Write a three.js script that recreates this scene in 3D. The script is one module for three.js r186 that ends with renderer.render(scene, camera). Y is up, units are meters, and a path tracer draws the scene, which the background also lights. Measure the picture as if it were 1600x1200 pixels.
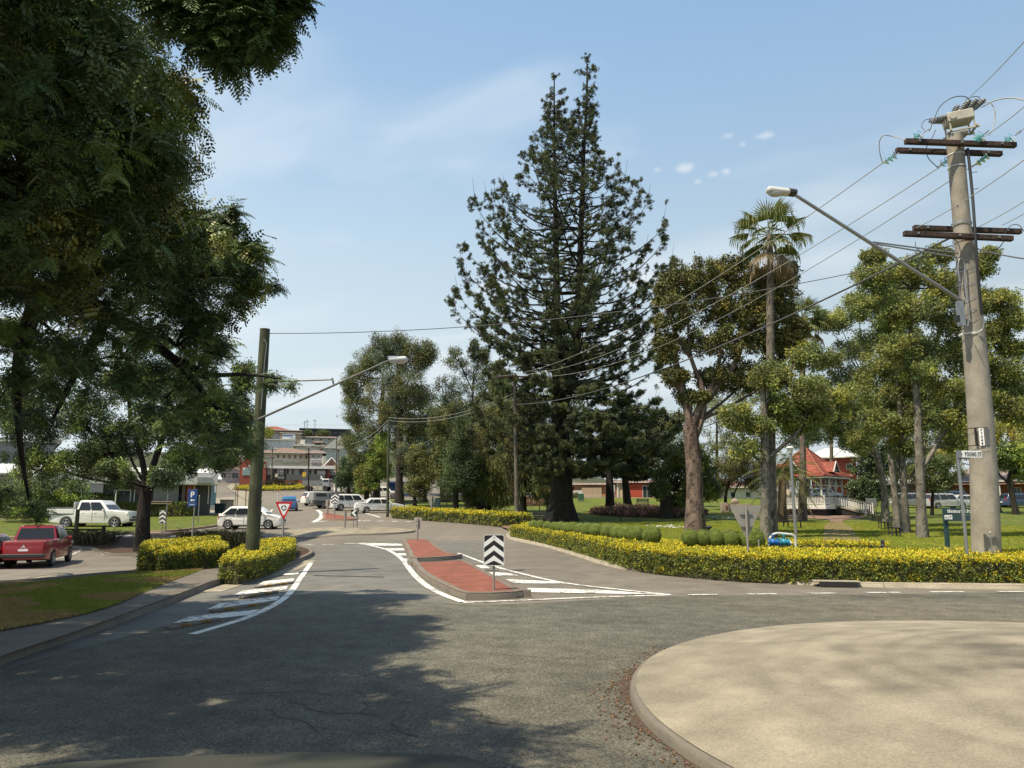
import * as THREE from 'three';
import * as BGU from 'three/addons/utils/BufferGeometryUtils.js';
import { FontLoader } from 'three/addons/loaders/FontLoader.js';
import { TextGeometry } from 'three/addons/geometries/TextGeometry.js';
import { RoundedBoxGeometry } from 'three/addons/geometries/RoundedBoxGeometry.js';

// ---------------------------------------------------------------- camera, sky, sun, exposure
const EYE = 1.75, FPX = 1200, PITCH = Math.atan(190 / 1200);
const scene = new THREE.Scene();
const camera = new THREE.PerspectiveCamera(2 * Math.atan(600 / FPX) * 180 / Math.PI, 4 / 3, 0.1, 6000);
camera.position.set(0, EYE, 0);
camera.rotation.x = PITCH;
const SUN_EL = 66 * Math.PI / 180, SUN_AZ = 14 * Math.PI / 180;        // straight from the left, a little behind
const SUN_DIR = new THREE.Vector3(-Math.cos(SUN_EL) * Math.cos(SUN_AZ), Math.sin(SUN_EL), Math.cos(SUN_EL) * Math.sin(SUN_AZ));
const EXPOSURE = 1.32, SUN_POWER = 5, SKY_POWER = 0.8;

function mulberry(a) { return function () { a |= 0; a = a + 0x6D2B79F5 | 0; let t = Math.imul(a ^ a >>> 15, 1 | a); t = t + Math.imul(t ^ t >>> 7, 61 | t) ^ t; return ((t ^ t >>> 14) >>> 0) / 4294967296; }; }
let R = mulberry(7);
const rr = (a, b) => a + (b - a) * R();
const hash = (x, y, s) => { let h = Math.imul(x, 374761393) + Math.imul(y, 668265263) + Math.imul(s, 1274126177); h = Math.imul(h ^ h >>> 13, 1274126177); return ((h ^ h >>> 16) >>> 0) / 4294967296; };
function vnoise(x, y, p, s) {                                          // tileable value noise, period p
  const xi = Math.floor(x), yi = Math.floor(y), fx = x - xi, fy = y - yi;
  const u = fx * fx * (3 - 2 * fx), v = fy * fy * (3 - 2 * fy), m = (a) => ((a % p) + p) % p;
  const a = hash(m(xi), m(yi), s), b = hash(m(xi + 1), m(yi), s), c = hash(m(xi), m(yi + 1), s), d = hash(m(xi + 1), m(yi + 1), s);
  return a + (b - a) * u + (c - a) * v + (a - b - c + d) * u * v;
}
function fbm(x, y, p, s, o = 4) { let v = 0, a = 0.5, t = 0; for (let i = 0; i < o; i++) { v += a * vnoise(x, y, p, s + i); t += a; a *= 0.5; x *= 2; y *= 2; p *= 2; } return v / t; }
const BIG = 1 << 20;
const wn = (x, y, s, o = 3) => fbm(x + 5000, y + 5000, BIG, s, o);
const sstep = (a, b, x) => { const t = Math.min(1, Math.max(0, (x - a) / (b - a))); return t * t * (3 - 2 * t); };
const lerp = (a, b, t) => a + (b - a) * t;

{ // sky: clear autumn blue, whiter to the horizon and towards the sun, thin streaks and a few small puffs
  const W = 2048, H = 1024, data = new Float32Array(W * H * 4);
  const srgb = (r, g, b) => [r, g, b].map(c => Math.pow(c / 255, 2.2));
  const hor = srgb(240, 249, 251), low = srgb(220, 236, 243), mid = srgb(180, 207, 231), top = srgb(140, 177, 216), zen = srgb(70, 112, 166);
  const mix = (a, b, t) => [lerp(a[0], b[0], t), lerp(a[1], b[1], t), lerp(a[2], b[2], t)];
  const puffs = [[1075, 262, 26, 9], [1112, 272, 12, 6], [1135, 267, 11, 6], [1090, 285, 10, 4], [1160, 226, 8, 3], [1195, 212, 18, 6], [1135, 212, 14, 5], [1028, 266, 9, 4], [1000, 440, 46, 20], [770, 452, 42, 18], [1450, 640, 30, 20], [660, 640, 40, 24], [905, 700, 40, 16]];
  const cs = Math.cos(PITCH), sn = Math.sin(PITCH);
  const pd = puffs.map(([x, y, a, b]) => { const u = (x - 800) / FPX, v = (600 - y) / FPX; const d = new THREE.Vector3(u, v * cs + sn, v * sn - cs).normalize(); return [Math.atan2(d.x, -d.z), Math.asin(d.y), a / FPX * .75, b / FPX * .7]; });
  for (let j = 0; j < H; j++) {
    const lat = ((j + 0.5) / H - 0.5) * Math.PI, y = Math.sin(lat), cl = Math.cos(lat);
    for (let i = 0; i < W; i++) {
      const phi = ((i + 0.5) / W - 0.5) * 2 * Math.PI, dx = cl * Math.cos(phi), dz = cl * Math.sin(phi);
      const az = Math.atan2(dx, -dz);
      let c;
      if (y <= 0) c = mix(hor, srgb(150, 158, 150), sstep(0, -0.25, y));
      else { c = mix(hor, low, sstep(0, 0.13, y)); c = mix(c, mid, sstep(0.1, 0.44, y)); c = mix(c, top, sstep(0.3, 0.62, y)); c = mix(c, zen, sstep(0.55, 1, y)); }
      const sd = Math.max(0, dx * SUN_DIR.x + y * SUN_DIR.y + dz * SUN_DIR.z);
      c = mix(c, srgb(232, 240, 246), 0.5 * Math.pow(sd, 3.2));
      if (y > 0) { const an = dx * SUN_DIR.x + y * SUN_DIR.y + dz * SUN_DIR.z, f = lerp(.68, 1.02, sstep(-.45, .5, an)); c = [c[0] * f, c[1] * f, c[2] * f]; }
      if (y > 0) {
        const k = 1 / (y + 0.12), cx = dx * k, cz = dz * k;              // streaks lie on a high flat layer
        const w = fbm(cx * 1.3 + 40, cz * 1.3 + 40, BIG, 11, 3);
        let s = fbm(cx * 0.9 + cz * 0.7 + w * 1.6 + 60, (cz * 0.9 - cx * 0.5) * 2.6 + w * 1.2 + 60, BIG, 21, 5);
        s = sstep(0.44, 0.8, s) * sstep(0.02, 0.12, y);
        c = mix(c, srgb(242, 247, 250), 0.42 * s);
        if (Math.abs(az) < 1) for (const [pa, pe, ra, re] of pd) {
          const ex = (az - pa) / ra, ey = (lat - pe) / re, q = ex * ex + ey * ey;
          if (q < 6) { const n = fbm(az * 60 + 300, lat * 110 + 300, BIG, 31, 4); const d = sstep(0.25, 0.9, 1.15 * n + 0.5 * (1 - q) - 0.22); c = mix(c, srgb(250, 250, 250), 0.45 * d); }
        }
      }
      const o = (j * W + i) * 4;
      data[o] = c[0] * SKY_POWER; data[o + 1] = c[1] * SKY_POWER; data[o + 2] = c[2] * SKY_POWER; data[o + 3] = 1;
    }
  }
  const t = new THREE.DataTexture(data, W, H, THREE.RGBAFormat, THREE.FloatType);
  t.mapping = THREE.EquirectangularReflectionMapping; t.magFilter = THREE.LinearFilter; t.minFilter = THREE.LinearFilter; t.needsUpdate = true;
  scene.background = t; scene.environment = t;
}
const sun = new THREE.DirectionalLight(new THREE.Color(1, 0.88, 0.67), SUN_POWER);
sun.position.copy(SUN_DIR).multiplyScalar(200); sun.target.position.set(0, 0, -40);
sun.castShadow = true; sun.shadow.mapSize.set(4096, 4096); sun.shadow.radius = 1;
Object.assign(sun.shadow.camera, { left: -120, right: 120, top: 120, bottom: -120, near: 1, far: 500 });
scene.add(sun, sun.target);

// ---------------------------------------------------------------- helpers
const CP = Math.cos(PITCH), SP = Math.sin(PITCH);
const V = (x, y, z) => new THREE.Vector3(x, y, z);
const PROF = [[-60, 0], [0, 0], [40, 0], [50, .15], [60, .4], [70, .78], [80, 1.1], [90, 1.45], [110, 2.6], [130, 4.3], [150, 6], [200, 10.5], [260, 18], [340, 25], [500, 24], [900, 12], [4000, 0]];
function prof(d) {
  if (d <= PROF[0][0]) return 0;
  let i = 0; while (i < PROF.length - 2 && d > PROF[i + 1][0]) i++;
  const sl = k => k <= 0 || k >= PROF.length - 1 ? 0 : (PROF[k + 1][1] - PROF[k - 1][1]) / (PROF[k + 1][0] - PROF[k - 1][0]);
  const [x0, y0] = PROF[i], [x1, y1] = PROF[i + 1], h = x1 - x0, t = Math.min(1, (d - x0) / h);
  return (2 * t ** 3 - 3 * t * t + 1) * y0 + (t ** 3 - 2 * t * t + t) * h * sl(i) + (-2 * t ** 3 + 3 * t * t) * y1 + (t ** 3 - t * t) * h * sl(i + 1);
}
function ground(x, z) {
  const d = -z;
  const pd = prof(d), flat = 2.6 + (Math.max(d, 110) - 110) * .006, k = d > 110 ? sstep(-8, 70, x) : 0;
  return lerp(pd, Math.min(pd, flat), k) - 0.95 * sstep(20, 35, d) * (1 - sstep(41, 49, d)) * sstep(-9, -15, x);
}
function at(px, py, d) { const u = (px - 800) / FPX, v = (600 - py) / FPX, t = d / (CP - v * SP); return V(u * t, EYE + (v * CP + SP) * t, -d); }
const unit = (py, d) => d / (CP - (600 - py) / FPX * SP) / FPX;         // metres per photo pixel at that depth
function gp(px, py, off = 0) {                                          // where the line of sight through a pixel meets the ground
  const u = (px - 800) / FPX, v = (600 - py) / FPX, dy = v * CP + SP, dz = CP - v * SP;
  let a = 2, b = 2; const f = t => EYE + dy * t - ground(u * t, -dz * t) - off;
  while (b < 600 && f(b) > 0) { a = b; b += 0.5; }
  for (let i = 0; i < 30; i++) { const m = (a + b) / 2; if (f(m) > 0) a = m; else b = m; }
  return V(u * a, EYE + dy * a, -dz * a);
}
const gd = (px, d, off = 0) => { const x = (px - 800) / FPX * d * 1.0; let p = V(x, 0, -d); for (let i = 0; i < 4; i++) { p.y = ground(p.x, p.z); const v = (p.y - EYE) / d; const t = d * CP + (p.y - EYE) * SP; p.x = (px - 800) / FPX * t; } p.y += off; return p; };

const used = {};
function numbered(n) { if (!(n in used)) { used[n] = 0; return n; } return n + '_' + String(++used[n]).padStart(3, '0'); }
function tag(o, label, category, group, kind) { if (label) o.userData.label = label; if (category) o.userData.category = category; if (group) o.userData.group = group; if (kind) o.userData.kind = kind; return o; }
function thing(name, label, category, p = V(0, 0, 0), turn = 0, group) { const o = new THREE.Group(); o.name = numbered(name); o.position.copy(p); o.rotation.y = turn; scene.add(o); return tag(o, label, category, group); }
function sh(m) { m.castShadow = true; m.receiveShadow = true; return m; }
function part(name, geo, mat, parent) { const m = sh(new THREE.Mesh(geo, mat)); m.name = parent ? name : numbered(name); (parent || scene).add(m); return m; }
function structure(name, geo, mat) { const m = part(name, geo, mat); m.userData.kind = 'structure'; return m; }
function cloneThing(o, label, p, turn, scale) { const c = o.clone(); c.name = numbered(o.name.replace(/_\d{3}$/, '')); c.userData = { ...o.userData, label }; if (p) c.position.copy(p); if (turn !== undefined) c.rotation.y = turn; if (scale) c.scale.setScalar(scale); scene.add(c); return c; }
function merge(list) {
  const L = list.map(g => { const q = g.index ? g.toNonIndexed() : g; for (const k of Object.keys(q.attributes)) if (!['position', 'normal', 'uv'].includes(k)) q.deleteAttribute(k); if (!q.attributes.normal) q.computeVertexNormals(); if (!q.attributes.uv) q.setAttribute('uv', new THREE.BufferAttribute(new Float32Array(q.attributes.position.count * 2), 2)); return q; });
  return BGU.mergeGeometries(L);
}
function uvm(g, s = 1) {                                                // uv in metres from position and facing
  const q = g.index ? g.toNonIndexed() : g, p = q.attributes.position, uv = new Float32Array(p.count * 2), a = V(), b = V(), c = V(), n = V();
  for (let i = 0; i < p.count; i += 3) {
    a.fromBufferAttribute(p, i); b.fromBufferAttribute(p, i + 1); c.fromBufferAttribute(p, i + 2); n.copy(b).sub(a).cross(c.clone().sub(a));
    const ax = Math.abs(n.x), ay = Math.abs(n.y), az = Math.abs(n.z);
    for (let k = 0; k < 3; k++) { const x = p.getX(i + k), y = p.getY(i + k), z = p.getZ(i + k); const [u, w] = ay >= ax && ay >= az ? [x, z] : ax >= az ? [z, y] : [x, y]; uv[(i + k) * 2] = u * s; uv[(i + k) * 2 + 1] = w * s; }
  }
  q.setAttribute('uv', new THREE.BufferAttribute(uv, 2)); if (!q.attributes.normal) q.computeVertexNormals(); return q;
}
function box(w, h, d, x = 0, y = 0, z = 0, ry = 0, bevel = 0) {
  let g = bevel ? new RoundedBoxGeometry(w, h, d, 2, Math.min(bevel, w / 2.01, h / 2.01, d / 2.01)) : new THREE.BoxGeometry(w, h, d);
  g = uvm(g); if (ry) g.rotateY(ry); g.translate(x, y, z); return g;
}
function rod(a, b, r0, r1 = r0, n = 8, open = false) {
  const d = b.clone().sub(a), L = d.length(), g = new THREE.CylinderGeometry(r1, r0, L, n, 1, open);
  const uv = g.attributes.uv; for (let i = 0; i < uv.count; i++) uv.setXY(i, uv.getX(i) * 6.28 * r0, uv.getY(i) * L);
  g.translate(0, L / 2, 0); g.applyQuaternion(new THREE.Quaternion().setFromUnitVectors(V(0, 1, 0), d.normalize())); g.translate(a.x, a.y, a.z); return g;
}
function taper(pts, radii, sides = 6, seg = 0, wob = 0) {               // tapered tube along a smooth path
  const curve = pts.length > 2 ? new THREE.CatmullRomCurve3(pts, false, 'centripetal') : new THREE.LineCurve3(pts[0], pts[1]);
  const n = seg || Math.max(2, (pts.length - 1) * 3), pos = [], nor = [], uv = [], idx = [];
  let up = V(0.13, 0.2, 1).normalize(), L = 0, prev = null; const P = V(), T = V(), A = V(), B = V();
  for (let i = 0; i <= n; i++) {
    const t = i / n; curve.getPoint(t, P); curve.getTangent(t, T); if (prev) L += P.distanceTo(prev); prev = P.clone();
    A.copy(up).addScaledVector(T, -up.dot(T)); if (A.lengthSq() < 1e-4) A.set(1, 0, 0).addScaledVector(T, -T.x); A.normalize(); up.copy(A); B.crossVectors(T, A);
    const k = t * (radii.length - 1), ki = Math.min(radii.length - 2, Math.floor(k)), r = lerp(radii[ki], radii[ki + 1], k - ki);
    for (let j = 0; j <= sides; j++) {
      const f = j / sides * Math.PI * 2, ww = wob ? 1 + wob * (wn(Math.cos(f) * 1.3 + P.x, Math.sin(f) * 1.3 + P.y * 0.7, 77, 2) - 0.5) * 2 : 1, c = Math.cos(f), s = Math.sin(f), n2 = A.clone().multiplyScalar(c).addScaledVector(B, s);
      pos.push(P.x + n2.x * r * ww, P.y + n2.y * r * ww, P.z + n2.z * r * ww); nor.push(n2.x, n2.y, n2.z); uv.push(j / sides * 6.28 * r, L);
    }
  }
  for (let i = 0; i < n; i++) for (let j = 0; j < sides; j++) { const a = i * (sides + 1) + j, b = a + sides + 1; idx.push(a, a + 1, b, b, a + 1, b + 1); }
  const g = new THREE.BufferGeometry(); g.setAttribute('position', new THREE.Float32BufferAttribute(pos, 3)); g.setAttribute('normal', new THREE.Float32BufferAttribute(nor, 3)); g.setAttribute('uv', new THREE.Float32BufferAttribute(uv, 2)); g.setIndex(idx); return g.toNonIndexed();
}
function flat(pts, holes = [], thick = 0.004) { const s = new THREE.Shape(pts.map(p => new THREE.Vector2(p[0], p[1]))); for (const h of holes) s.holes.push(new THREE.Path(h.map(p => new THREE.Vector2(p[0], p[1])))); return uvm(new THREE.ExtrudeGeometry(s, { depth: thick, bevelEnabled: false })); }
const lathe = (pts, n = 16) => new THREE.LatheGeometry(pts.map(p => new THREE.Vector2(p[0], p[1])), n);
const font = await new FontLoader().loadAsync('fonts/droid/droid_sans_bold.typeface.json');
const fontSerif = await new FontLoader().loadAsync('fonts/droid/droid_serif_bold.typeface.json');
const fontR = await new FontLoader().loadAsync('fonts/droid/droid_sans_regular.typeface.json');
function text(s, size, f = font, depth = 0.004, sx = 1) { const g = new TextGeometry(s, { font: f, size, depth, curveSegments: 4, bevelEnabled: false }); g.computeBoundingBox(); const b = g.boundingBox; g.translate(-(b.min.x + b.max.x) / 2, -(b.min.y + b.max.y) / 2, 0); g.scale(sx, 1, 1); return g; }

// ---------------------------------------------------------------- materials
function tex(n, fn, rep = 1, srgb = true) {                             // fn(u, v) -> grey or [r,g,b], 0..1 (display values when srgb)
  const d = new Uint8Array(n * n * 4);
  for (let j = 0; j < n; j++) for (let i = 0; i < n; i++) { const c = fn(i / n, j / n, i, j), o = (j * n + i) * 4, a = Array.isArray(c) ? c : [c, c, c]; for (let k = 0; k < 3; k++) d[o + k] = Math.max(0, Math.min(255, a[k] * 255)); d[o + 3] = 255; }
  const t = new THREE.DataTexture(d, n, n); t.wrapS = t.wrapT = THREE.RepeatWrapping; t.magFilter = THREE.LinearFilter; t.minFilter = THREE.LinearMipmapLinearFilter; t.generateMipmaps = true;
  t.repeat.set(rep, rep); if (srgb) t.colorSpace = THREE.SRGBColorSpace; t.needsUpdate = true; return t;
}
const rep = (t, r, r2 = r) => { const c = t.clone(); c.repeat.set(r, r2); c.needsUpdate = true; return c; };
const T = {};
T.mottle = tex(512, (u, v) => 0.78 + 0.22 * (0.6 * fbm(u * 6, v * 6, 6, 3, 5) + 0.4 * fbm(u * 60, v * 60, 60, 9, 2)), 0.5);
T.chip = tex(1024, (u, v, i, j) => { const n = fbm(u * 150, v * 150, 150, 5, 2), m = fbm(u * 9, v * 9, 9, 15, 3), s = hash(i >> 1, j >> 1, 44); return 0.7 + 0.6 * (n - 0.5) + 0.2 * (m - 0.5) + (s > 0.975 ? 0.18 : 0) - (s < 0.03 ? 0.14 : 0); }, 0.5);
T.chipBump = tex(1024, (u, v) => fbm(u * 150, v * 150, 150, 5, 2), 0.5, false);
T.fine = tex(1024, (u, v, i, j) => { const n = fbm(u * 220, v * 220, 220, 6, 2), m = fbm(u * 7, v * 7, 7, 16, 4); return 0.78 + 0.28 * (n - 0.5) + 0.22 * (m - 0.5); }, 0.33);
T.concrete = tex(1024, (u, v, i, j) => { const n = fbm(u * 180, v * 180, 180, 26, 3), m = fbm(u * 8, v * 8, 8, 36, 5), s = hash(i, j, 4); return 0.82 + 0.2 * (n - 0.5) + 0.26 * (m - 0.5) - (s < 0.004 ? 0.3 : 0); }, 0.4);
T.soft = tex(256, (u, v) => fbm(u * 40, v * 40, 40, 8, 3), 1, false);
T.grass = tex(1024, (u, v) => { const n = fbm(u * 260, v * 130, 260, 41, 2), m = fbm(u * 9, v * 9, 9, 42, 4); const k = 0.62 + 0.5 * (n - 0.5) + 0.35 * (m - 0.5); const y = fbm(u * 5, v * 5, 5, 47, 4); return [k * lerp(0.82, 1.08, y), k, k * 0.8]; }, 0.25);
T.bark = tex(512, (u, v) => { const n = fbm(u * 40, v * 7, 40, 51, 4), m = fbm(u * 6, v * 6, 6, 52, 4); return 0.6 + 0.7 * (n - 0.5) + 0.4 * (m - 0.5); }, 0.7);
T.barkBump = tex(512, (u, v) => fbm(u * 40, v * 7, 40, 51, 4), 0.7, false);
T.paleBark = tex(512, (u, v) => { const m = fbm(u * 9, v * 5, 9, 61, 4), k = fbm(u * 16, v * 12, 16, 66, 3), s = k > 0.62 ? -0.25 : 0; return 0.78 + 0.5 * (m - 0.5) + s; }, 0.45);
T.timber = tex(512, (u, v) => 0.7 + 0.5 * (fbm(u * 60, v * 3, 60, 71, 4) - 0.5) + 0.25 * (fbm(u * 5, v * 5, 5, 72, 3) - 0.5), 0.8);
T.tile = tex(512, (u, v) => 0.75 + 0.4 * (fbm(u * 14, v * 14, 14, 81, 4) - 0.5) + 0.18 * (fbm(u * 90, v * 90, 90, 82, 2) - 0.5), 0.5);
T.paint = tex(512, (u, v) => { const w = fbm(u * 30, v * 30, 30, 91, 4), c = fbm(u * 5, v * 5, 5, 92, 3); const worn = sstep(0.56, 0.7, w * 0.7 + c * 0.4); return lerp(0.97, 0.62, worn); }, 0.6);
function mat(c, rough = 0.8, o = {}) { const m = new (o.phys ? THREE.MeshPhysicalMaterial : THREE.MeshStandardMaterial)({ roughness: rough, metalness: o.metal || 0, side: THREE.DoubleSide }); m.color.setRGB(...c); for (const k of Object.keys(o)) if (!['metal', 'phys'].includes(k)) m[k] = o[k]; return m; }
const M = {
  seal: mat([.215, .205, .16], .88, { map: T.chip, bumpMap: T.chipBump, bumpScale: .006, vertexColors: true }),
  road: mat([.28, .245, .2], .85, { map: T.fine, bumpMap: rep(T.soft, 8), bumpScale: .0015, vertexColors: true }),
  conc: mat([.4, .355, .268], .9, { map: T.concrete, bumpMap: rep(T.soft, 6), bumpScale: .002 }),
  path: mat([.21, .185, .15], .9, { map: T.concrete, bumpMap: rep(T.soft, 6), bumpScale: .003 }),
  kerb: mat([.5, .44, .34], .88, { map: T.concrete, bumpMap: rep(T.soft, 8), bumpScale: .003 }),
  kerbOld: mat([.22, .195, .16], .92, { map: T.mottle, bumpMap: rep(T.soft, 8), bumpScale: .004 }),
  kerbBrown: mat([.3, .21, .15], .92, { map: T.mottle }),
  red: mat([.33, .11, .07], .92, { map: T.concrete, bumpMap: rep(T.soft, 8), bumpScale: .003 }),
  white: mat([.78, .77, .72], .7, { map: T.paint }),
  lawn: mat([.33, .37, .036], .95, { map: T.grass, bumpMap: rep(T.soft, 5), bumpScale: .02 }),
  verge: mat([.33, .29, .075], .95, { map: T.grass, bumpMap: rep(T.soft, 5), bumpScale: .02 }),
  mulch: mat([.105, .06, .035], .95, { map: rep(T.mottle, 2), bumpMap: rep(T.soft, 4), bumpScale: .03 }),
  dirt: mat([.125, .09, .065], .95, { map: rep(T.mottle, 1.5), bumpMap: rep(T.soft, 6), bumpScale: .012 }),
  land: mat([.12, .13, .05], .95, { map: rep(T.grass, .05) }),
  pave: mat([.3, .19, .14], .9, { map: T.concrete }),
  bark: mat([.095, .075, .056], .95, { map: T.bark, bumpMap: T.barkBump, bumpScale: .03 }),
  darkBark: mat([.06, .045, .034], .95, { map: T.bark, bumpMap: T.barkBump, bumpScale: .03 }),
  pinkBark: mat([.27, .19, .15], .9, { map: T.paleBark, bumpMap: T.barkBump, bumpScale: .01 }),
  greyBark: mat([.27, .245, .2], .9, { map: T.paleBark, bumpMap: T.barkBump, bumpScale: .008 }),
  palmBark: mat([.24, .2, .16], .9, { map: T.paleBark, bumpMap: T.barkBump, bumpScale: .01 }),
  timber: mat([.095, .058, .045], .9, { map: T.timber, bumpMap: rep(T.soft, 3), bumpScale: .004 }),
  poleGreen: mat([.125, .14, .075], .9, { map: T.timber, bumpMap: rep(T.soft, 3), bumpScale: .004 }),
  poleGrey: mat([.23, .2, .16], .9, { map: T.timber, bumpMap: rep(T.soft, 3), bumpScale: .004 }),
  poleConc: mat([.44, .4, .325], .85, { map: T.concrete, bumpMap: rep(T.soft, 6), bumpScale: .002 }),
  galv: mat([.42, .43, .43], .45, { metal: .75, map: T.mottle }),
  steel: mat([.24, .25, .25], .5, { metal: .5, map: T.mottle }),
  beigeBack: mat([.47, .42, .35], .55, { map: T.mottle }),
  greyBack: mat([.33, .31, .28], .55, { map: T.mottle }),
  black: mat([.018, .018, .018], .5), rubber: mat([.022, .022, .022], .85), plastic: mat([.03, .03, .032], .5),
  signWhite: mat([.8, .81, .8], .4), signBlack: mat([.015, .016, .018], .4), signRed: mat([.5, .018, .025], .4), signBlue: mat([.012, .06, .24], .4), signGreen: mat([.018, .05, .055], .55), signYellow: mat([.75, .45, .02], .4),
  glass: mat([.018, .022, .026], .06), glassBlue: mat([.03, .05, .06], .08), houseGlass: mat([.03, .035, .04], .12),
  insul: mat([.35, .72, .64], .03, { phys: true, transmission: .85, thickness: 0.02, ior: 1.5 }),
  boxBeige: mat([.56, .53, .44], .55, { map: T.mottle }), bushing: mat([.24, .25, .25], .5, { map: T.mottle }),
  trimWhite: mat([.78, .77, .73], .55, { map: T.mottle }), wire: mat([.09, .09, .095], .6), wireLight: mat([.34, .33, .31], .5),
  brick: mat([.34, .085, .055], .9, { map: rep(T.mottle, 1) }), brickOrange: mat([.5, .26, .13], .9, { map: rep(T.mottle, 1) }), cream: mat([.74, .66, .5], .85, { map: T.mottle }), pale: mat([.7, .68, .6], .8, { map: T.mottle }),
  roofRed: mat([.44, .115, .07], .8, { map: T.tile }), roofBrown: mat([.36, .23, .17], .85, { map: T.tile }), roofWhite: mat([.82, .82, .8], .6, { map: T.mottle }), roofPink: mat([.5, .3, .24], .8, { map: T.tile }), roofGrey: mat([.52, .49, .45], .7, { map: T.mottle }),
  navy: mat([.03, .045, .09], .6), darkClad: mat([.05, .055, .06], .6, { map: T.mottle }), fence: mat([.1, .1, .1], .7), blueWall: mat([.03, .07, .22], .7, { map: T.mottle }), teal: mat([.03, .14, .2], .6), tealBox: mat([.03, .065, .07], .6, { map: T.mottle }), greenBox: mat([.035, .1, .06], .6),
  white2: mat([.74, .74, .72], .7, { map: T.mottle }), tan: mat([.55, .42, .28], .85, { map: T.mottle }), stone: mat([.55, .46, .36], .9, { map: T.concrete }),
};

// ---------------------------------------------------------------- ground, road, islands, kerbs, markings
const G2 = (a) => a.map(p => p.isVector3 ? p : gp(p[0], p[1], p[2] || 0));
function smooth(pts, step = 0.6, closed = false) { const c = new THREE.CatmullRomCurve3(pts, closed, 'centripetal'), n = Math.max(2, Math.round(c.getLength() / step)); const o = c.getSpacedPoints(n); if (closed) o.pop(); return o; }
function area(p) { let s = 0; for (let i = 0; i < p.length; i++) { const a = p[i], b = p[(i + 1) % p.length]; s += a.x * b.z - b.x * a.z; } return s / 2; }
function drapeGeo(pts, off, step = 1.5, colorFn = null) {
  const P2 = pts.map(p => new THREE.Vector2(p.x, p.z)), tri = THREE.ShapeUtils.triangulateShape(P2, []);
  let v = P2.map(p => [p.x, p.y]), f = tri.map(t => t.slice());
  for (let it = 0; it < 9; it++) {
    const mid = new Map(), nf = []; let split = false;
    const long = (a, b) => Math.hypot(v[a][0] - v[b][0], v[a][1] - v[b][1]) > step;
    const m = (a, b) => { const k = a < b ? a + '_' + b : b + '_' + a; if (!mid.has(k)) { mid.set(k, v.length); v.push([(v[a][0] + v[b][0]) / 2, (v[a][1] + v[b][1]) / 2]); } return mid.get(k); };
    for (let [a, b, c] of f) {
      for (let r = 0; r < 3; r++) { const l = [long(a, b), long(b, c), long(c, a)], n = l.filter(Boolean).length; if (n === 0 || n === 3 || (n === 1 && l[0]) || (n === 2 && l[0] && l[1])) break; [a, b, c] = [b, c, a]; }
      const l = [long(a, b), long(b, c), long(c, a)], n = l.filter(Boolean).length;
      if (!n) nf.push([a, b, c]);
      else { split = true; if (n === 1) { const p = m(a, b); nf.push([a, p, c], [p, b, c]); } else if (n === 2) { const p = m(a, b), q = m(b, c); nf.push([a, p, c], [p, q, c], [p, b, q]); } else { const p = m(a, b), q = m(b, c), s = m(c, a); nf.push([a, p, s], [p, b, q], [s, q, c], [p, q, s]); } }
    }
    f = nf; if (!split) break;
  }
  const pos = [], uv = [], col = [], idx = [];
  for (const [x, z] of v) { pos.push(x, ground(x, z) + (typeof off === 'function' ? off(x, z) : off), z); uv.push(x, z); if (colorFn) col.push(...colorFn(x, z)); }
  for (const [a, b, c] of f) { const s = (v[b][0] - v[a][0]) * (v[c][1] - v[a][1]) - (v[c][0] - v[a][0]) * (v[b][1] - v[a][1]); s > 0 ? idx.push(a, c, b) : idx.push(a, b, c); }
  const g = new THREE.BufferGeometry(); g.setAttribute('position', new THREE.Float32BufferAttribute(pos, 3)); g.setAttribute('uv', new THREE.Float32BufferAttribute(uv, 2)); if (colorFn) g.setAttribute('color', new THREE.Float32BufferAttribute(col, 3)); g.setIndex(idx); g.computeVertexNormals(); return g;
}
function gridGeo(x0, x1, d0, d1, st, off, colorFn) {
  const nx = Math.round((x1 - x0) / st), nz = Math.round((d1 - d0) / st), pos = [], uv = [], col = [], idx = [];
  for (let j = 0; j <= nz; j++) for (let i = 0; i <= nx; i++) { const x = x0 + i * st, z = -(d0 + j * st); pos.push(x, ground(x, z) + (typeof off === 'function' ? off(x, z) : off), z); uv.push(x, z); if (colorFn) col.push(...colorFn(x, z)); }
  for (let j = 0; j < nz; j++) for (let i = 0; i < nx; i++) { const a = j * (nx + 1) + i, b = a + nx + 1; idx.push(a, a + 1, b, b, a + 1, b + 1); }
  const g = new THREE.BufferGeometry(); g.setAttribute('position', new THREE.Float32BufferAttribute(pos, 3)); g.setAttribute('uv', new THREE.Float32BufferAttribute(uv, 2)); if (colorFn) g.setAttribute('color', new THREE.Float32BufferAttribute(col, 3)); g.setIndex(idx); g.computeVertexNormals(); return g;
}
function ribbonGeo(pts, w, off, step = 0.5) {
  const c = smooth(pts, step), pos = [], uv = [], idx = []; let L = 0;
  for (let i = 0; i < c.length; i++) {
    const t = c[Math.min(c.length - 1, i + 1)].clone().sub(c[Math.max(0, i - 1)]); t.y = 0; t.normalize(); const n = V(-t.z, 0, t.x); if (i) L += c[i].distanceTo(c[i - 1]);
    for (const s of [-1, 1]) { const x = c[i].x + n.x * w / 2 * s, z = c[i].z + n.z * w / 2 * s; pos.push(x, ground(x, z) + off, z); uv.push(x, z); }
    if (i) { const a = 2 * i - 2; idx.push(a, a + 2, a + 1, a + 1, a + 2, a + 3); }
  }
  const g = new THREE.BufferGeometry(); g.setAttribute('position', new THREE.Float32BufferAttribute(pos, 3)); g.setAttribute('uv', new THREE.Float32BufferAttribute(uv, 2)); g.setIndex(idx); g.computeVertexNormals(); return g;
}
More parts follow.
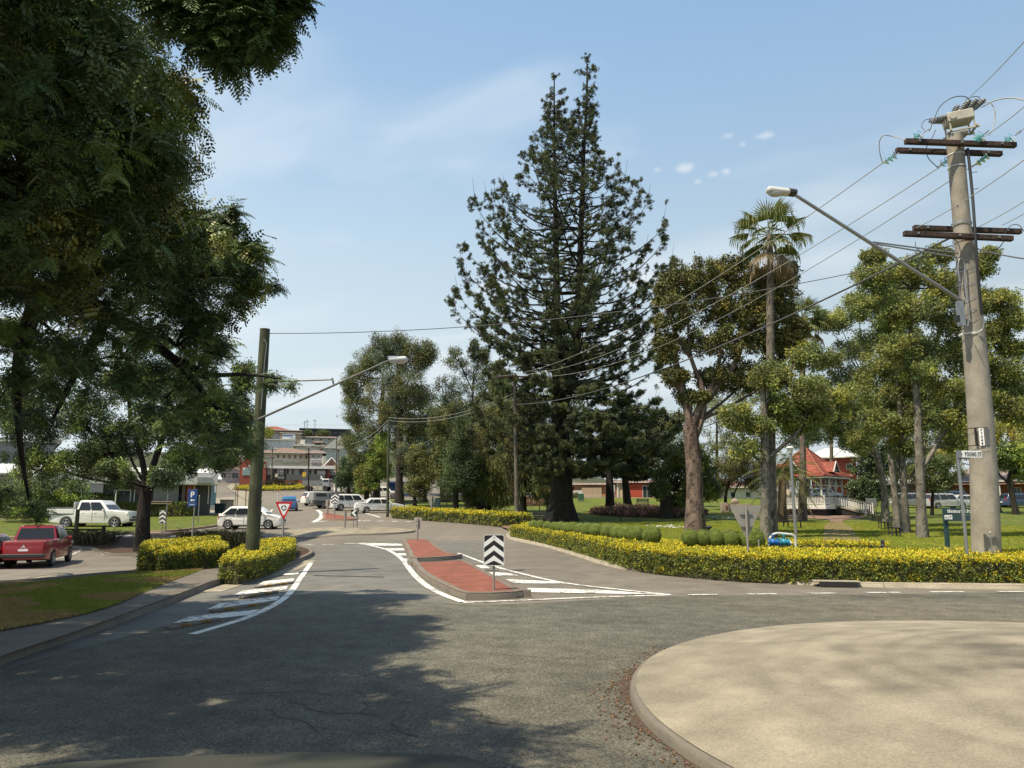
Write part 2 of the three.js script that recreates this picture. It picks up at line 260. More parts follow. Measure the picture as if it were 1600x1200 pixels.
function kerbSeg(c, w, h, inside, r = 0.03, out = 0) {                  // one kerb stone along points c, body on the inside
  const prof = [[-out, -0.12], [-out * 0.2, Math.max(0.02, h - r - out * 0.3)], [r * 0.35, h - r * 0.3], [r, h], [w, h], [w, -0.12]], pos = [], idx = [], n = prof.length;
  for (let i = 0; i < c.length; i++) {
    const t = c[Math.min(c.length - 1, i + 1)].clone().sub(c[Math.max(0, i - 1)]); t.y = 0; t.normalize(); const nx = -t.z * inside, nz = t.x * inside;
    for (const [a, b] of prof) { const x = c[i].x + nx * a, z = c[i].z + nz * a; pos.push(x, ground(x, z) + b, z); }
    if (i) for (let k = 0; k < n - 1; k++) { const a = (i - 1) * n + k, b = i * n + k; inside > 0 ? idx.push(a, a + 1, b, b, a + 1, b + 1) : idx.push(a, b, a + 1, b, b + 1, a + 1); }
  }
  const e = (c.length - 1) * n; for (let k = 1; k < n - 1; k++) { idx.push(0, k, k + 1, e, e + k + 1, e + k); }
  const g = new THREE.BufferGeometry(); g.setAttribute('position', new THREE.Float32BufferAttribute(pos, 3)); g.setIndex(idx); const q = g.toNonIndexed(); q.computeVertexNormals(); return BGU.toCreasedNormals(uvm(q), 0.7);
}
function kerb(name, pts, closed, { w = 0.15, h = 0.13, m = M.kerb, seg = 2.4, gap = 0.012, inside, out = 0, sm = true } = {}) {
  const c = sm ? smooth(pts, 0.3, closed) : pts; if (closed) c.push(c[0].clone());
  const side = inside ?? (area(c) > 0 ? 1 : -1), root = new THREE.Group(); root.name = numbered(name); root.userData.kind = 'structure'; scene.add(root);
  let run = [c[0]], L = 0, k = 0;
  const flush = () => { if (run.length > 1) part('kerb_stone' + (k ? '_' + String(k).padStart(3, '0') : ''), kerbSeg(run, w, h + rr(-0.004, 0.004), side, 0.03, out), m, root); k++; };
  for (let i = 1; i < c.length; i++) { run.push(c[i]); L += c[i].distanceTo(c[i - 1]); if (L > seg * rr(0.92, 1.08)) { flush(); const d = c[Math.min(c.length - 1, i + 1)].clone().sub(c[i]).normalize().multiplyScalar(gap); run = [c[i].clone().add(d)]; L = 0; } }
  flush(); return root;
}
function inPoly(p, x, z) { let r = false; for (let i = 0, j = p.length - 1; i < p.length; j = i++) if ((p[i].z > z) !== (p[j].z > z) && x < (p[j].x - p[i].x) * (z - p[i].z) / (p[j].z - p[i].z) + p[i].x) r = !r; return r; }

const roadTint = (x, z) => { const d = -z, n = wn(x * 0.09, z * 0.09, 5, 4), f = wn(x * 0.35, z * 0.35, 8, 3); const k = 0.74 + 0.5 * n + 0.16 * (f - 0.5); const grey = sstep(-9, -2, -Math.abs(x + 4.4) * 2.2 + 2) * sstep(44, 34, d); return [k * lerp(1, 0.86, grey), k * lerp(1, 0.94, grey), k * lerp(0.98, 1.02, grey)]; };
const ISL = { big: null };
{
  structure('road', gridGeo(-80, 96, -16, 172, 1, 0, roadTint), M.road);
  const inside = (x, z) => sstep(-84, -76, x) * sstep(100, 92, x) * sstep(-20, -14, -z) * sstep(176, 168, -z);
  structure('terrain', gridGeo(-700, 700, -300, 900, 8, (x, z) => -0.15 - 1.4 * inside(x, z) - 0.12), M.land);
  structure('outer_ground', gridGeo(-5200, 5200, -5200, 5200, 200, (x, z) => -0.6 - 6 * (Math.abs(x) < 640 && -z > -280 && -z < 880 ? 1 : 0), null), M.land);
  // coarse seal round the near roundabout
  const edge = G2([[2300, 928], [1900, 924], [1600, 926], [1300, 930], [1047, 932], [940, 937], [825, 943], [740, 946], [690, 943], [610, 934], [520, 928], [430, 930], [300, 968], [100, 1020], [-120, 1085]]);
  const c = smooth(edge, 1); c.push(V(-9, 0, 12), V(48, 0, 12));
  const sealTint = (x, z) => { const n = wn(x * 0.3, z * 0.3, 15, 4), f = wn(x * 1.3, z * 1.3, 18, 3); let k = 0.72 + 0.56 * n + 0.3 * (f - 0.5); const b = wn(x * 0.16 + 9, z * 0.16, 19, 3), dr = Math.hypot(x - 5.87, z + 6.91) - 4.8; for (const t of [1.3, 2.9]) k += .13 * Math.exp(-(((dr - t - .3 * (wn(x * .2, z * .2, 27, 2) - .5)) / .4) ** 2)) * (.4 + wn(x * 1.1, z * 1.1, 28, 3)); k -= .2 * sstep(.66, .74, wn(x * .9 + 40, z * .9, 29, 4)); return [k * lerp(0.94, 1.1, b), k, k * lerp(1.06, 0.88, b)]; };
  structure('road_seal', drapeGeo(c, 0.006, 0.5, sealTint), M.seal);

  // near roundabout: a low concrete dome with tyre marks
  const P = [gp(985, 1065, .09), gp(1130, 1199, .09), gp(1500, 970, .09)];
  const ax = P[0].x, az = P[0].z, bx = P[1].x, bz = P[1].z, cx = P[2].x, cz = P[2].z;
  const D = 2 * (ax * (bz - cz) + bx * (cz - az) + cx * (az - bz)), ux = ((ax * ax + az * az) * (bz - cz) + (bx * bx + bz * bz) * (cz - az) + (cx * cx + cz * cz) * (az - bz)) / D, uz = ((ax * ax + az * az) * (cx - bx) + (bx * bx + bz * bz) * (ax - cx) + (cx * cx + cz * cz) * (bx - ax)) / D, rad = Math.hypot(ax - ux, az - uz);
  ISL.big = { x: ux, z: uz, r: rad };
  console.log('roundabout', ux.toFixed(2), uz.toFixed(2), rad.toFixed(2));
  const disc = (x0, z0, r, rise, edgeH, tint, mat, name) => {
    const nr = 60, na = 160, pos = [], uv = [], col = [], idx = [];
    for (let j = 0; j <= nr; j++) for (let i = 0; i <= na; i++) {
      const q = j / nr, a = i / na * Math.PI * 2, rj = r * Math.sin(q * Math.PI / 2) ** 0.8 - 0.05, x = x0 + Math.cos(a) * Math.max(0, rj), z = z0 + Math.sin(a) * Math.max(0, rj), s = Math.max(0, rj) / r;
      pos.push(x, ground(x, z) + edgeH + rise * (1 - s * s) + 0.006 * (wn(x * 0.8, z * 0.8, 3) - 0.5), z); uv.push(x, z); col.push(...tint(x, z));
      if (j && i) { const A = (j - 1) * (na + 1) + i - 1, B = A + na + 1; idx.push(A, A + 1, B, B, A + 1, B + 1); }
    }
    const g = new THREE.BufferGeometry(); g.setAttribute('position', new THREE.Float32BufferAttribute(pos, 3)); g.setAttribute('uv', new THREE.Float32BufferAttribute(uv, 2)); g.setAttribute('color', new THREE.Float32BufferAttribute(col, 3)); g.setIndex(idx); g.computeVertexNormals();
    const m = structure(name, g, mat);
    const ring = []; for (let i = 0; i < 140; i++) { const a = i / 140 * Math.PI * 2; ring.push(V(x0 + Math.cos(a) * r, 0, z0 + Math.sin(a) * r)); }
    kerb(name + '_edge', ring, true, { w: 0.12, h: edgeH + 0.003, m: M.kerbOld, seg: 60, out: 0.02, sm: false, gap: 0.001 });
    return m;
  };
  const concV = M.conc.clone(); concV.vertexColors = true;
  const domeTint = (x, z) => {
    const n = wn(x * 0.5, z * 0.5, 33, 4), f = wn(x * 2.6, z * 2.6, 35, 3); let k = 0.82 + 0.34 * n + 0.1 * (f - 0.5);
    const dx = x - ux, dz = z - uz, ra = Math.hypot(dx, dz), th = Math.atan2(dz, dx);
    for (const [c0, w0, d0] of [[rad * 0.42, .16, .24], [rad * 0.5, .1, .16], [rad * 0.58, .13, .18], [rad * 0.3, .18, .22], [rad * .24, .1, .2], [rad * .68, .07, .12], [rad * .76, .09, .1], [rad * .36, .06, .2]]) { const wv = c0 + 0.25 * (wn(th * 2, c0, 51) - 0.5); const q = Math.exp(-(((ra - wv) / w0) ** 2)); k -= 1.5 * d0 * q * sstep(0.3, 0.62, wn(th * 3.2, ra * 0.8, 61, 4) + 0.12 * wn(ra * 14, th * 3, 62, 2)); }
    k -= 0.2 * sstep(.52, .6, wn(dx * .7 + 3, dz * 1.1, 71, 4)) * sstep(rad * .7, rad * .2, ra);
    return [k, k * .985, k * .96];
  };
  disc(ux, uz, rad, 0.3, 0.09, domeTint, concV, 'roundabout_island');
  // the next roundabout: another plain concrete disc
  const n1 = gp(548, 836, .05), n2 = gp(548, 823.5, .1), cz2 = (n1.z + n2.z) / 2, r2 = 100 * unit(829, -cz2); ISL.mid = { x: (n1.x + n2.x) / 2, z: cz2, r: r2 };
  console.log('mid roundabout', ISL.mid);
  disc(ISL.mid.x, cz2, r2, 0.2, 0.1, (x, z) => { const n = wn(x * 0.5, z * 0.5, 38, 4), q = sstep(r2 * .8, r2 * .2, Math.hypot(x - ISL.mid.x, z - cz2)); const k = .8 + .3 * n - .28 * q * sstep(.42, .6, wn(x, z * .6, 39, 4)); return [k, k * .98, k * .94]; }, concV, 'roundabout_island');

  // dirt that has washed up along the near island
  const dr = []; for (let a = 2.35; a < 3.75; a += 0.03) dr.push(V(ux + Math.cos(a) * (rad + 0.22), 0, uz + Math.sin(a) * (rad + 0.22)));
  for (const n of [1]) { const outer = dr.map((p, i) => { const q = (wn(i * 0.5, 4, 77, 3) - 0.34) * 0.42 * Math.sin(Math.PI * i / dr.length) + .02, dx = p.x - ux, dz = p.z - uz, l = Math.hypot(dx, dz); return V(ux + dx / l * (rad + Math.max(.02, q)), 0, uz + dz / l * (rad + Math.max(.02, q))); }); const inner = dr.map(p => { const dx = p.x - ux, dz = p.z - uz, l = Math.hypot(dx, dz); return V(ux + dx / l * (rad - .03), 0, uz + dz / l * (rad - .03)); }).reverse(); structure('dirt_strip', drapeGeo(outer.concat(inner), 0.011, 0.3), M.dirt); }
  { const g = new THREE.IcosahedronGeometry(1, 0), im = new THREE.InstancedMesh(g, mat([.15, .11, .08], .95), 900), m4 = new THREE.Matrix4(), q = new THREE.Quaternion(), e = new THREE.Euler();
    for (let i = 0; i < 900; i++) { const a = rr(2.3, 3.8), ro = rad + Math.abs(rr(-1, 1) * rr(0, 1)) * 0.4 + 0.03, s = rr(.003, .011); const x = ux + Math.cos(a) * ro, z = uz + Math.sin(a) * ro; e.set(rr(0, 6), rr(0, 6), 0); m4.compose(V(x, s * .5 + .008, z), q.setFromEuler(e), V(s * rr(.8, 1.6), s * .8, s)); im.setMatrixAt(i, m4); im.setColorAt(i, new THREE.Color().setRGB(...(R() < .12 ? [2, 1.9, 1.7] : [1, .8, .65]).map(c => c * rr(.6, 1.2)))); }
    im.name = 'gravel'; tag(sh(im), 'loose brown gravel and soil along the edge of the near concrete roundabout', 'gravel', null, 'stuff'); scene.add(im); }
}
function slab(name, px, h, m, ko = {}, { sm = true, top = 0.006, step = 1.5, kerbName = 'kerb', smStep = 0.5 } = {}) {
  const P = G2(px), c = sm ? smooth(P, smStep, true) : P;
  structure(name, drapeGeo(c, h - top, step), m);
  if (ko) kerb(kerbName, c, true, { h, sm: false, ...ko });
  return c;
}
// red splitter islands
slab('red_island', [[644, 881], [647, 888], [657, 901], [675, 914], [694, 924], [716, 935], [726, 937.5], [770, 937.5], [815, 934.5], [824, 932], [820, 924, .13], [802, 914.5, .13], [776, 901, .13], [727, 876, .13], [722, 875, .13], [655, 878.5, .13]], .14, M.red, { m: M.kerbOld, w: .15 });
slab('red_island', [[631, 848], [633, 856], [637, 866], [641, 876], [645, 878.5], [680, 877], [718, 873.5], [721, 871], [712, 865.5, .13], [690, 857, .13], [671, 844, .13], [664, 842.5, .13], [636, 842.5, .13]], .14, M.red, { m: M.kerbOld, w: .15 });
slab('red_island', [[506, 803.5], [506, 809], [509, 813], [545, 813.5], [560, 812.5], [548, 808.5, .1], [528, 804, .1], [512, 802, .1]], .13, M.red, { m: M.kerbBrown, w: .15 });
slab('red_island', [[222, 835], [228, 838], [262, 838], [272, 836.5], [270, 834.5], [250, 833.5], [228, 833.5]], .12, M.kerbBrown, { m: M.kerbBrown, w: .12 });
// left verge: mulch bed, footpath and grass
const VERGE = slab('garden_bed', [[-160, 1112], [0, 1040], [105, 1003], [220, 962], [300, 930], [345, 913], [375, 906], [410, 898], [447, 887], [470, 878], [486, 870.5], [490, 866], [484, 861.5], [470, 858], [450, 853], [420, 850], [380, 848], [330, 847], [300, 847], [262, 847.5], [230, 843], [165, 842], [118, 843], [40, 846], [-60, 848], [-120, 851], [-120, 858], [-40, 857], [60, 856], [118, 857], [140, 859], [158, 866], [175, 869], [205, 868.5], [221, 869], [219, 880], [216, 893], [206, 898], [150, 903], [100, 908], [50, 913], [0, 916], [-160, 928]], .13, M.mulch, { m: M.kerbOld, w: .14 });
structure('footpath', drapeGeo(smooth(G2([[-150, 1090, .13], [0, 1026, .13], [105, 991, .13], [220, 950, .13], [300, 920, .13], [345, 903, .13], [378, 896, .13], [372, 885, .13], [345, 883, .13], [320, 887, .13], [270, 907, .13], [228, 924, .13], [150, 955, .13], [0, 985, .13], [-150, 1008, .13]]), .4, true), .134, 1), M.path);
const LAWN1 = smooth(G2([[-150, 1010, .13], [0, 987, .13], [150, 956, .13], [228, 925, .13], [270, 908, .13], [318, 888, .13], [310, 885, .13], [250, 891, .13], [216, 897, .13], [150, 902, .13], [100, 907, .13], [50, 912, .13], [0, 915, .13], [-150, 926, .13]]), .4, true);
structure('lawn', drapeGeo(LAWN1, (x, z) => .139 + .02 * wn(x * 2, z * 2, 4), .6), M.verge);
slab('concrete_nib', [[30, 913], [60, 906], [100, 901], [114, 902.5], [112, 907], [85, 911], [50, 914]], .1, M.conc, { m: M.kerbOld, w: .1 });
// park
const PARK_PX = [[612, 809], [640, 811.5], [700, 815.5], [760, 820.7], [795, 825], [798, 829], [793, 834], [792.5, 837], [799, 842.6], [824, 848.5], [860, 856.5], [905, 870], [950, 884], [1000, 893.5], [1060, 900.5], [1140, 907], [1240, 913], [1330, 916.5], [1450, 919], [1600, 921], [1800, 923.5], [2200, 927]];
const PARK = smooth(G2(PARK_PX), .6).concat([V(60, 0, -34), V(94, 0, -60), V(94, 0, -118), V(20, 0, -114), V(-20, 0, -108), ...G2([[520, 771], [484, 774.5], [480, 778], [496, 780], [520, 778], [560, 780.5], [600, 785.5], [632, 792], [640, 799], [622, 803]])]);
structure('park_lawn', drapeGeo(PARK, (x, z) => .072 + .02 * wn(x * .6, z * .6, 14), 1.4), M.lawn);
kerb('park_kerb', PARK, true, { w: .5, h: .1, m: M.kerb, sm: false, out: .14, seg: 2.6, inside: area(PARK) > 0 ? 1 : -1 });
structure('park_path', drapeGeo(smooth(G2([[1286, 870, .13], [1286, 845, .13], [1288, 822, .13], [1289, 811, .13], [1262, 809.5, .13], [1238, 808.5, .13], [1180, 806.5, .13], [1175, 803, .13], [1230, 801.5, .13], [1300, 803, .13], [1348, 805, .13], [1342, 810, .13], [1320, 811.5, .13], [1330, 824, .13], [1346, 842, .13], [1372, 862, .13]]), .6, true), (x, z) => .115, 1), M.pave);
structure('park_path', drapeGeo(smooth(G2([[786, 823.5, .13], [800, 826.5, .13], [822, 812, .13], [812, 808, .13], [786, 818, .13]]), .6, true), .115, 1), mat([.2, .13, .08], .95, { map: T.mottle }));
// far side of the cross street
const LAWN2 = slab('lawn', [[-160, 850], [60, 840], [200, 836], [228, 833.5], [262, 832], [300, 828], [345, 821.5], [358, 815], [352, 808.5], [330, 806], [280, 807], [200, 809], [60, 812], [-160, 818]], .13, M.lawn, { m: M.kerbBrown, w: .25 });
structure('forecourt', drapeGeo(smooth(G2([[300, 806], [352, 807], [392, 797], [408, 786], [398, 776], [350, 778], [300, 790], [180, 800]]), .8, true), .05, 1.2), M.conc);
structure('footpath', drapeGeo(smooth(G2([[398, 776], [408, 786], [380, 800], [372, 800], [392, 788], [372, 775], [356, 760], [366, 757]]), .8, true), .12, 1.2), M.conc);
// far roundabout
{ const c = gp(427, 764.5), r = 63 * unit(764, -c.z); ISL.far = { x: c.x, z: c.z, r };
  const ring = []; for (let i = 0; i < 60; i++) { const a = i / 60 * Math.PI * 2; ring.push(V(c.x + Math.cos(a) * r, 0, c.z + Math.sin(a) * r)); }
  structure('roundabout_island', drapeGeo(ring, .14, 1.2), M.mulch); kerb('kerb', ring, true, { h: .15, w: .2, sm: false, seg: 4 }); }
// painted lines: each sheet lies 4 mm and more above the road under it
const OFF = .012;
const line = (px, w = .13) => ribbonGeo(G2(px), w, OFF);
const quad = px => drapeGeo(G2(px), OFF, .8);
const mark = (name, geos) => structure(name, merge(geos), M.white);
mark('edge_line', [line([[559, 849], [583, 853.5], [606, 860], [627, 873], [637.5, 886], [650.6, 902], [674, 920.5], [700, 933], [724, 941.5]], .16)]);
mark('edge_line', [line([[724, 942.2], [820, 938.5], [900, 935], [1047, 930.3]], .12)]);
mark('edge_line', [line([[716, 864.5], [775, 886], [820, 898], [880, 911], [960, 921], [1047, 930]], .13)]);
for (const q of [[[562, 848.6], [628, 850], [629, 853.2], [582, 852.6]], [[602, 857.2], [631, 857], [632, 860.4], [609, 860.6]], [[617, 865], [634, 864.8], [635, 868.4], [622, 868.4]], [[627, 873.5], [638, 873.2], [640, 877], [631, 877.4]], [[741, 883.7], [757, 884], [768, 888.5], [750, 888.6]], [[762, 894.5], [795, 896], [812, 900.2], [772, 900]], [[790, 905.5], [868, 909.3], [884, 912.5], [803, 912]], [[824, 919.5], [930, 922], [1035, 929.6], [826, 926]]]) mark('hatch_bar', [quad(q)]);
for (const [a, b, y] of [[1075, 1121, 930], [1168, 1214, 929], [1260, 1307, 927.8], [1355, 1406, 926.6], [1454, 1506, 925.6], [1559, 1612, 925], [472, 488, 852], [504, 522, 851], [538, 556, 849.6]]) mark('give_way_dash', [line([[a, y], [b, y - .3]], y > 900 ? .12 : .3)]);
for (const [a, b, y] of [[559, 564, 813.6], [567, 579, 813.7], [590, 600, 814.3], [613, 621, 814.8], [634, 643, 815.4]]) mark('give_way_dash', [line([[a, y], [b, y]], .5)]);
mark('edge_line', [line([[486, 880], [477, 893], [466, 909], [448, 932], [425, 948], [380, 968], [300, 992]], .14)]);
for (const q of [[[446, 895.8], [468, 894], [466, 897.8], [441, 899.5]], [[412, 909], [460, 904.3], [458, 908.7], [400, 917]], [[380, 923.5], [450, 916.5], [447, 921.8], [364, 931]], [[342, 944], [438, 932], [433, 938.5], [322, 954]], [[296, 964], [406, 953], [388, 962], [270, 975]]]) mark('hatch_bar', [quad(q)]);
mark('edge_line', [line([[490, 816.2], [501, 809], [502.5, 803], [496, 797]], .4)]);
mark('edge_line', [line([[495, 815.2], [511, 814.4]], .4)]);
mark('edge_line', [line([[566, 800.5], [594, 808.5]], .25), ]);
mark('lane_line', [line([[417, 806.5], [425.5, 796]], .2)]);
mark('lane_line', [line([[404, 826], [409, 818]], .2)]);
mark('lane_line', [line([[268, 839], [296, 831.5]], .3)]);
mark('edge_line', [line([[168, 837.5], [206, 836.5]], .5)]);
mark('lane_line', [line([[442, 782], [450, 777]], .2)]);
for (const l of [[[-30, 880], [22, 868.6]], [[30, 866.5], [58, 860]], [[70, 876], [128, 858.8]], [[160, 867], [188, 855]]]) mark('parking_line', [line(l, .1)]);
for (const [a, b] of [[[518, 797], [548, 789]], [[548, 803], [585, 792]]]) mark('parking_line', [line([a, b], .12)]);
structure('tar_seam', ribbonGeo(G2([[490, 899.5], [520, 900.3], [560, 901], [600, 902]]), .1, .01), mat([.03, .03, .03], .6));
structure('tar_seam', ribbonGeo(G2([[795, 891], [806, 891.2], [818, 890.6]]), .22, .01), mat([.035, .033, .03], .6));
structure('gutter', ribbonGeo(G2([[330, 925], [378, 910], [420, 900], [455, 889], [484, 876]]), .42, .008), M.kerb);
const CRACK = mat([.07, .062, .052], .95);
// rubber lane bars between the painted bars on the left
[[[400, 919], [457, 911.5], 'worn yellow and black rubber lane bar nearest the hedge'], [[376, 936], [431, 926.5], 'worn rubber lane bar second from the hedge, half in tree shade'], [[330, 957], [416, 944.5], 'worn rubber lane bar third from the hedge, in tree shade'], [[262, 984], [342, 969.5], 'worn rubber lane bar farthest from the hedge, nearest the camera']].forEach(([a, b, l]) => {
  const A = gp(...a), B = gp(...b), d = B.clone().sub(A), t = thing('lane_bar', l, 'lane bar', A, Math.atan2(-d.z, d.x), 'rubber lane bars beside the left kerb'), L = d.length(), n = 5;
  for (let i = 0; i < n; i++) part('rubber_block', box(L / n - .012, .045, .14, L / n * (i + .5), .022, 0, 0, .018), i % 2 ? mat([.36, .22, .06], .9, { map: T.paint }) : mat([.2, .18, .15], .9, { map: T.mottle }), t);
});
// cracks in the worn patch of seal in front of the camera
{ const rc = mulberry(17), gs = []; for (const [x, y, n] of [[520, 1088, 9], [560, 1078, 8], [610, 1062, 9], [640, 1110, 8], [700, 1104, 7], [590, 1120, 8], [420, 1110, 7], [740, 1070, 8], [660, 1140, 7], [800, 1040, 6], [300, 1060, 7], [900, 1030, 6]]) { let p = gp(x, y), a = rc() * 6.28; const l = [p.clone()]; for (let i = 0; i < n; i++) { a += (rc() - .5) * 1.5; p = p.clone().add(V(Math.cos(a) * .16, 0, Math.sin(a) * .11)); l.push(p); } gs.push(ribbonGeo(l, .006 + rc() * .008, .0105, .06)); } gs.forEach(g => structure('road_crack', g, CRACK)); }
// drain in the kerb on the right
{ const a = gp(1281, 917.5), b = gp(1340, 918.5), d = b.clone().sub(a), t = thing('kerb_drain', 'dark slot of the stormwater drain in the pale kerb before the long hedge', 'drain', a, Math.atan2(-d.z, d.x)); part('inlet', box(d.length(), .1, .06, d.length() / 2, .07, .0), M.black, t); part('lintel', box(d.length() + .2, .03, .3, d.length() / 2, .115, -.2, 0, .01), M.kerb, t); }

// ---------------------------------------------------------------- foliage
R = mulberry(1234);
function leafGeo(list) {                                                // list of [pos, dir, normal, length, width] -> folded diamond leaves
  const pos = [], nor = [], idx = []; const B = V();
  for (const [p, d, n, L, w] of list) {
    B.crossVectors(d, n).normalize(); const o = pos.length / 3, mid = p.clone().addScaledVector(d, L * .45), tip = p.clone().addScaledVector(d, L).addScaledVector(n, -L * .12);
    const a = mid.clone().addScaledVector(B, w / 2).addScaledVector(n, w * .12), b = mid.clone().addScaledVector(B, -w / 2).addScaledVector(n, w * .12);
    for (const q of [p, a, tip, b]) { pos.push(q.x, q.y, q.z); nor.push(n.x, n.y, n.z); }
    idx.push(o, o + 1, o + 2, o, o + 2, o + 3);
  }
  const g = new THREE.BufferGeometry(); g.setAttribute('position', new THREE.Float32BufferAttribute(pos, 3)); g.setAttribute('normal', new THREE.Float32BufferAttribute(nor, 3)); g.setIndex(idx); g.computeVertexNormals(); return g;
}
const rdir = () => { const z = rr(-1, 1), a = rr(0, 6.2832), s = Math.sqrt(1 - z * z); return V(s * Math.cos(a), z, s * Math.sin(a)); };
function clump(n, Rad, L, w, flatY = .7, up = .8) {                      // leaves all round a twig end
  const l = []; for (let i = 0; i < n; i++) { const p = rdir().multiplyScalar(Rad * Math.cbrt(R())); p.y *= flatY; const d = rdir(); d.y = d.y * .6 - .15; d.normalize(); const nn = rdir().multiplyScalar(.8).add(V(0, up, 0)).normalize(); l.push([p, d, nn.addScaledVector(d, -nn.dot(d)).normalize(), L * rr(.7, 1.25), w * rr(.7, 1.2)]); } return leafGeo(l);
}
function hang(n, Rad, L, w) { const l = []; for (let i = 0; i < n; i++) { const p = rdir().multiplyScalar(Rad * Math.cbrt(R())); const d = V(rr(-.35, .35), -1, rr(-.35, .35)).normalize(), nn = V(rr(-1, 1), rr(-.2, .4), rr(-1, 1)).normalize(); l.push([p, d, nn.addScaledVector(d, -nn.dot(d)).normalize(), L * rr(.7, 1.3), w]); } return leafGeo(l); }
function spray(n, Rad, L, w) { const l = []; for (let i = 0; i < n; i++) { const d = rdir(); d.y += .35; d.normalize(); const nn = rdir(); l.push([d.clone().multiplyScalar(Rad * rr(0, .5)), d, nn.addScaledVector(d, -nn.dot(d)).normalize(), L * rr(.7, 1.2), w * rr(.8, 1.2)]); } return leafGeo(l); }
function frond(L, pairs, pl, pw, droop) {                               // feathery twice-cut leaf: a rib with narrow drooping pinnae
  const l = [], P = t => V(t * L, -droop * t * t * L, 0);
  for (let i = 0; i < pairs; i++) { const t = (i + 1) / (pairs + .5), p = P(t), k = Math.sin(Math.PI * Math.min(1, .18 + t * .8)); for (const s of [-1, 1]) { const d = V(.45 + rr(-.1, .1), -.32 - rr(0, .3), s * rr(.75, 1)).normalize(), nn = V(.2, 1, -s * .2); l.push([p, d, nn.addScaledVector(d, -nn.dot(d)).normalize(), pl * k * rr(.85, 1.1), pw]); } }
  for (let i = 0; i < 6; i++) { const a = P(i / 6), d = P((i + 1) / 6).sub(a); l.push([a, d.clone().normalize(), V(0, 1, 0), d.length() * 1.1, .008]); }
  return leafGeo(l);
}
function fronds(n, L) { const gs = []; for (let i = 0; i < n; i++) { const g = frond(L * rr(.8, 1.15), 11, L * .34, L * .075, rr(.25, .7)); g.rotateZ(rr(-.5, .45)); g.rotateY(i / n * 6.283 + rr(-.5, .5)); g.translate(rr(-.1, .1), rr(-.12, .12), rr(-.1, .1)); gs.push(g); } return BGU.mergeGeometries(gs); }
function ovals(n, L) { const l = []; for (let k = 0; k < n; k++) { const base = rdir().multiplyScalar(.2), d0 = V(rr(-1, 1), rr(-.7, .3), rr(-1, 1)).normalize(), side = V(0, 1, 0).cross(d0).normalize(); for (let i = 0; i < 5; i++) for (const s of [-1, 1]) { const d = d0.clone().multiplyScalar(.5).addScaledVector(side, s).normalize(), nn = V(rr(-.4, .4), 1, rr(-.4, .4)); l.push([base.clone().addScaledVector(d0, i * L * .75), d, nn.addScaledVector(d, -nn.dot(d)).normalize(), L * rr(.8, 1.1), L * .55]); } } return leafGeo(l); }
const leafMat = (rough = .6, tr = .35) => { const m = new THREE.MeshPhysicalMaterial({ roughness: rough, side: THREE.DoubleSide }); m.color.setRGB(1, 1, 1); if (tr) { m.transmission = tr; m.thickness = 0; } return m; };
const LEAF = leafMat(.7, 0), LEAFT = leafMat(.8, .35), LEAFDULL = leafMat(.95, 0), LEAFGLOSS = leafMat(.45, 0);
const many = (n, f) => Array.from({ length: n }, f);
const KIND = {
  leaflet: many(5, () => clump(44, .2, .06, .022, .8, .5)),
  frond: many(4, () => fronds(4, .48)), frondFar: many(3, () => fronds(4, .6)), oval: many(3, () => ovals(5, .075)),
  broad: many(5, () => clump(17, .4, .2, .11)), broadS: many(5, () => clump(22, .4, .15, .075)),
  fine: many(5, () => clump(34, .46, .15, .05, .8, .4)), hang: many(5, () => hang(30, .5, .34, .045)), tuft: many(5, () => spray(24, .08, .27, .05)), layer: many(5, () => clump(17, .46, .2, .09, .45, 1.4)),
};
function crown(kind, items, parent, m = LEAF, name = 'crown') {          // items: [pos, scale, color]
  const gs = KIND[kind], by = gs.map(() => []); items.forEach(it => by[Math.floor(R() * gs.length)].push(it));
  const q = new THREE.Quaternion(), e = new THREE.Euler(), m4 = new THREE.Matrix4();
  const tilt = kind === 'hang' ? .12 : kind.startsWith('frond') ? .35 : kind === 'layer' ? .35 : 3.1;
  const pieces = [];
  gs.forEach((g, i) => { if (!by[i].length) return; const im = new THREE.InstancedMesh(g, m, by[i].length); by[i].forEach(([p, s, c], k) => { e.set(rr(-tilt, tilt), rr(0, 6.283), rr(-tilt, tilt)); m4.compose(p, q.setFromEuler(e), V(s, s, s)); im.setMatrixAt(k, m4); im.setColorAt(k, new THREE.Color().setRGB(c[0], c[1], c[2])); }); im.name = name; sh(im); parent.add(im); pieces.push(im); });
  pieces.forEach((p, i) => { p.name = name; p.userData.kind = 'stuff'; });
}
const tint = (c, v = .25, h = .12) => { const k = 1 + rr(-v, v), s = rr(-h, h); return [c[0] * k * (1 + s), c[1] * k, c[2] * k * (1 - s)]; };
// lobes: [centre, radius xyz]; every lobe breaks into small clumps with gaps between them
function fill(lobes, { clumps = 12, per = 10, size = .3, shell = .55, s = 1, col, col2 = null, mix2 = .15, v = .3, drop = 0, flat = 1 }) {
  const items = [], ends = [];
  for (const [c, rx, ry, rz, k = 1] of lobes) {
    const n = Math.round(clumps * k);
    for (let i = 0; i < n; i++) {
      const d = rdir(); const q = lerp(shell, 1, Math.sqrt(R())); const cc = V(c.x + d.x * rx * q, c.y + d.y * ry * q, c.z + d.z * rz * q); ends.push([c, cc]);
      const base = col2 && R() < mix2 ? col2 : col, t = tint(base, v), rs = size * Math.min(rx, ry) * rr(.7, 1.3);
      for (let j = 0; j < per; j++) { const g = rdir().multiplyScalar(rs * Math.pow(R(), .45) * 1.35); g.y *= flat; const p = cc.clone().add(g); p.y -= drop * R(); items.push([p, s * rr(.75, 1.25), tint(t, .14, .05)]); }
    }
  }
  return { items, ends };
}
const CROWNS = { n: 0 };
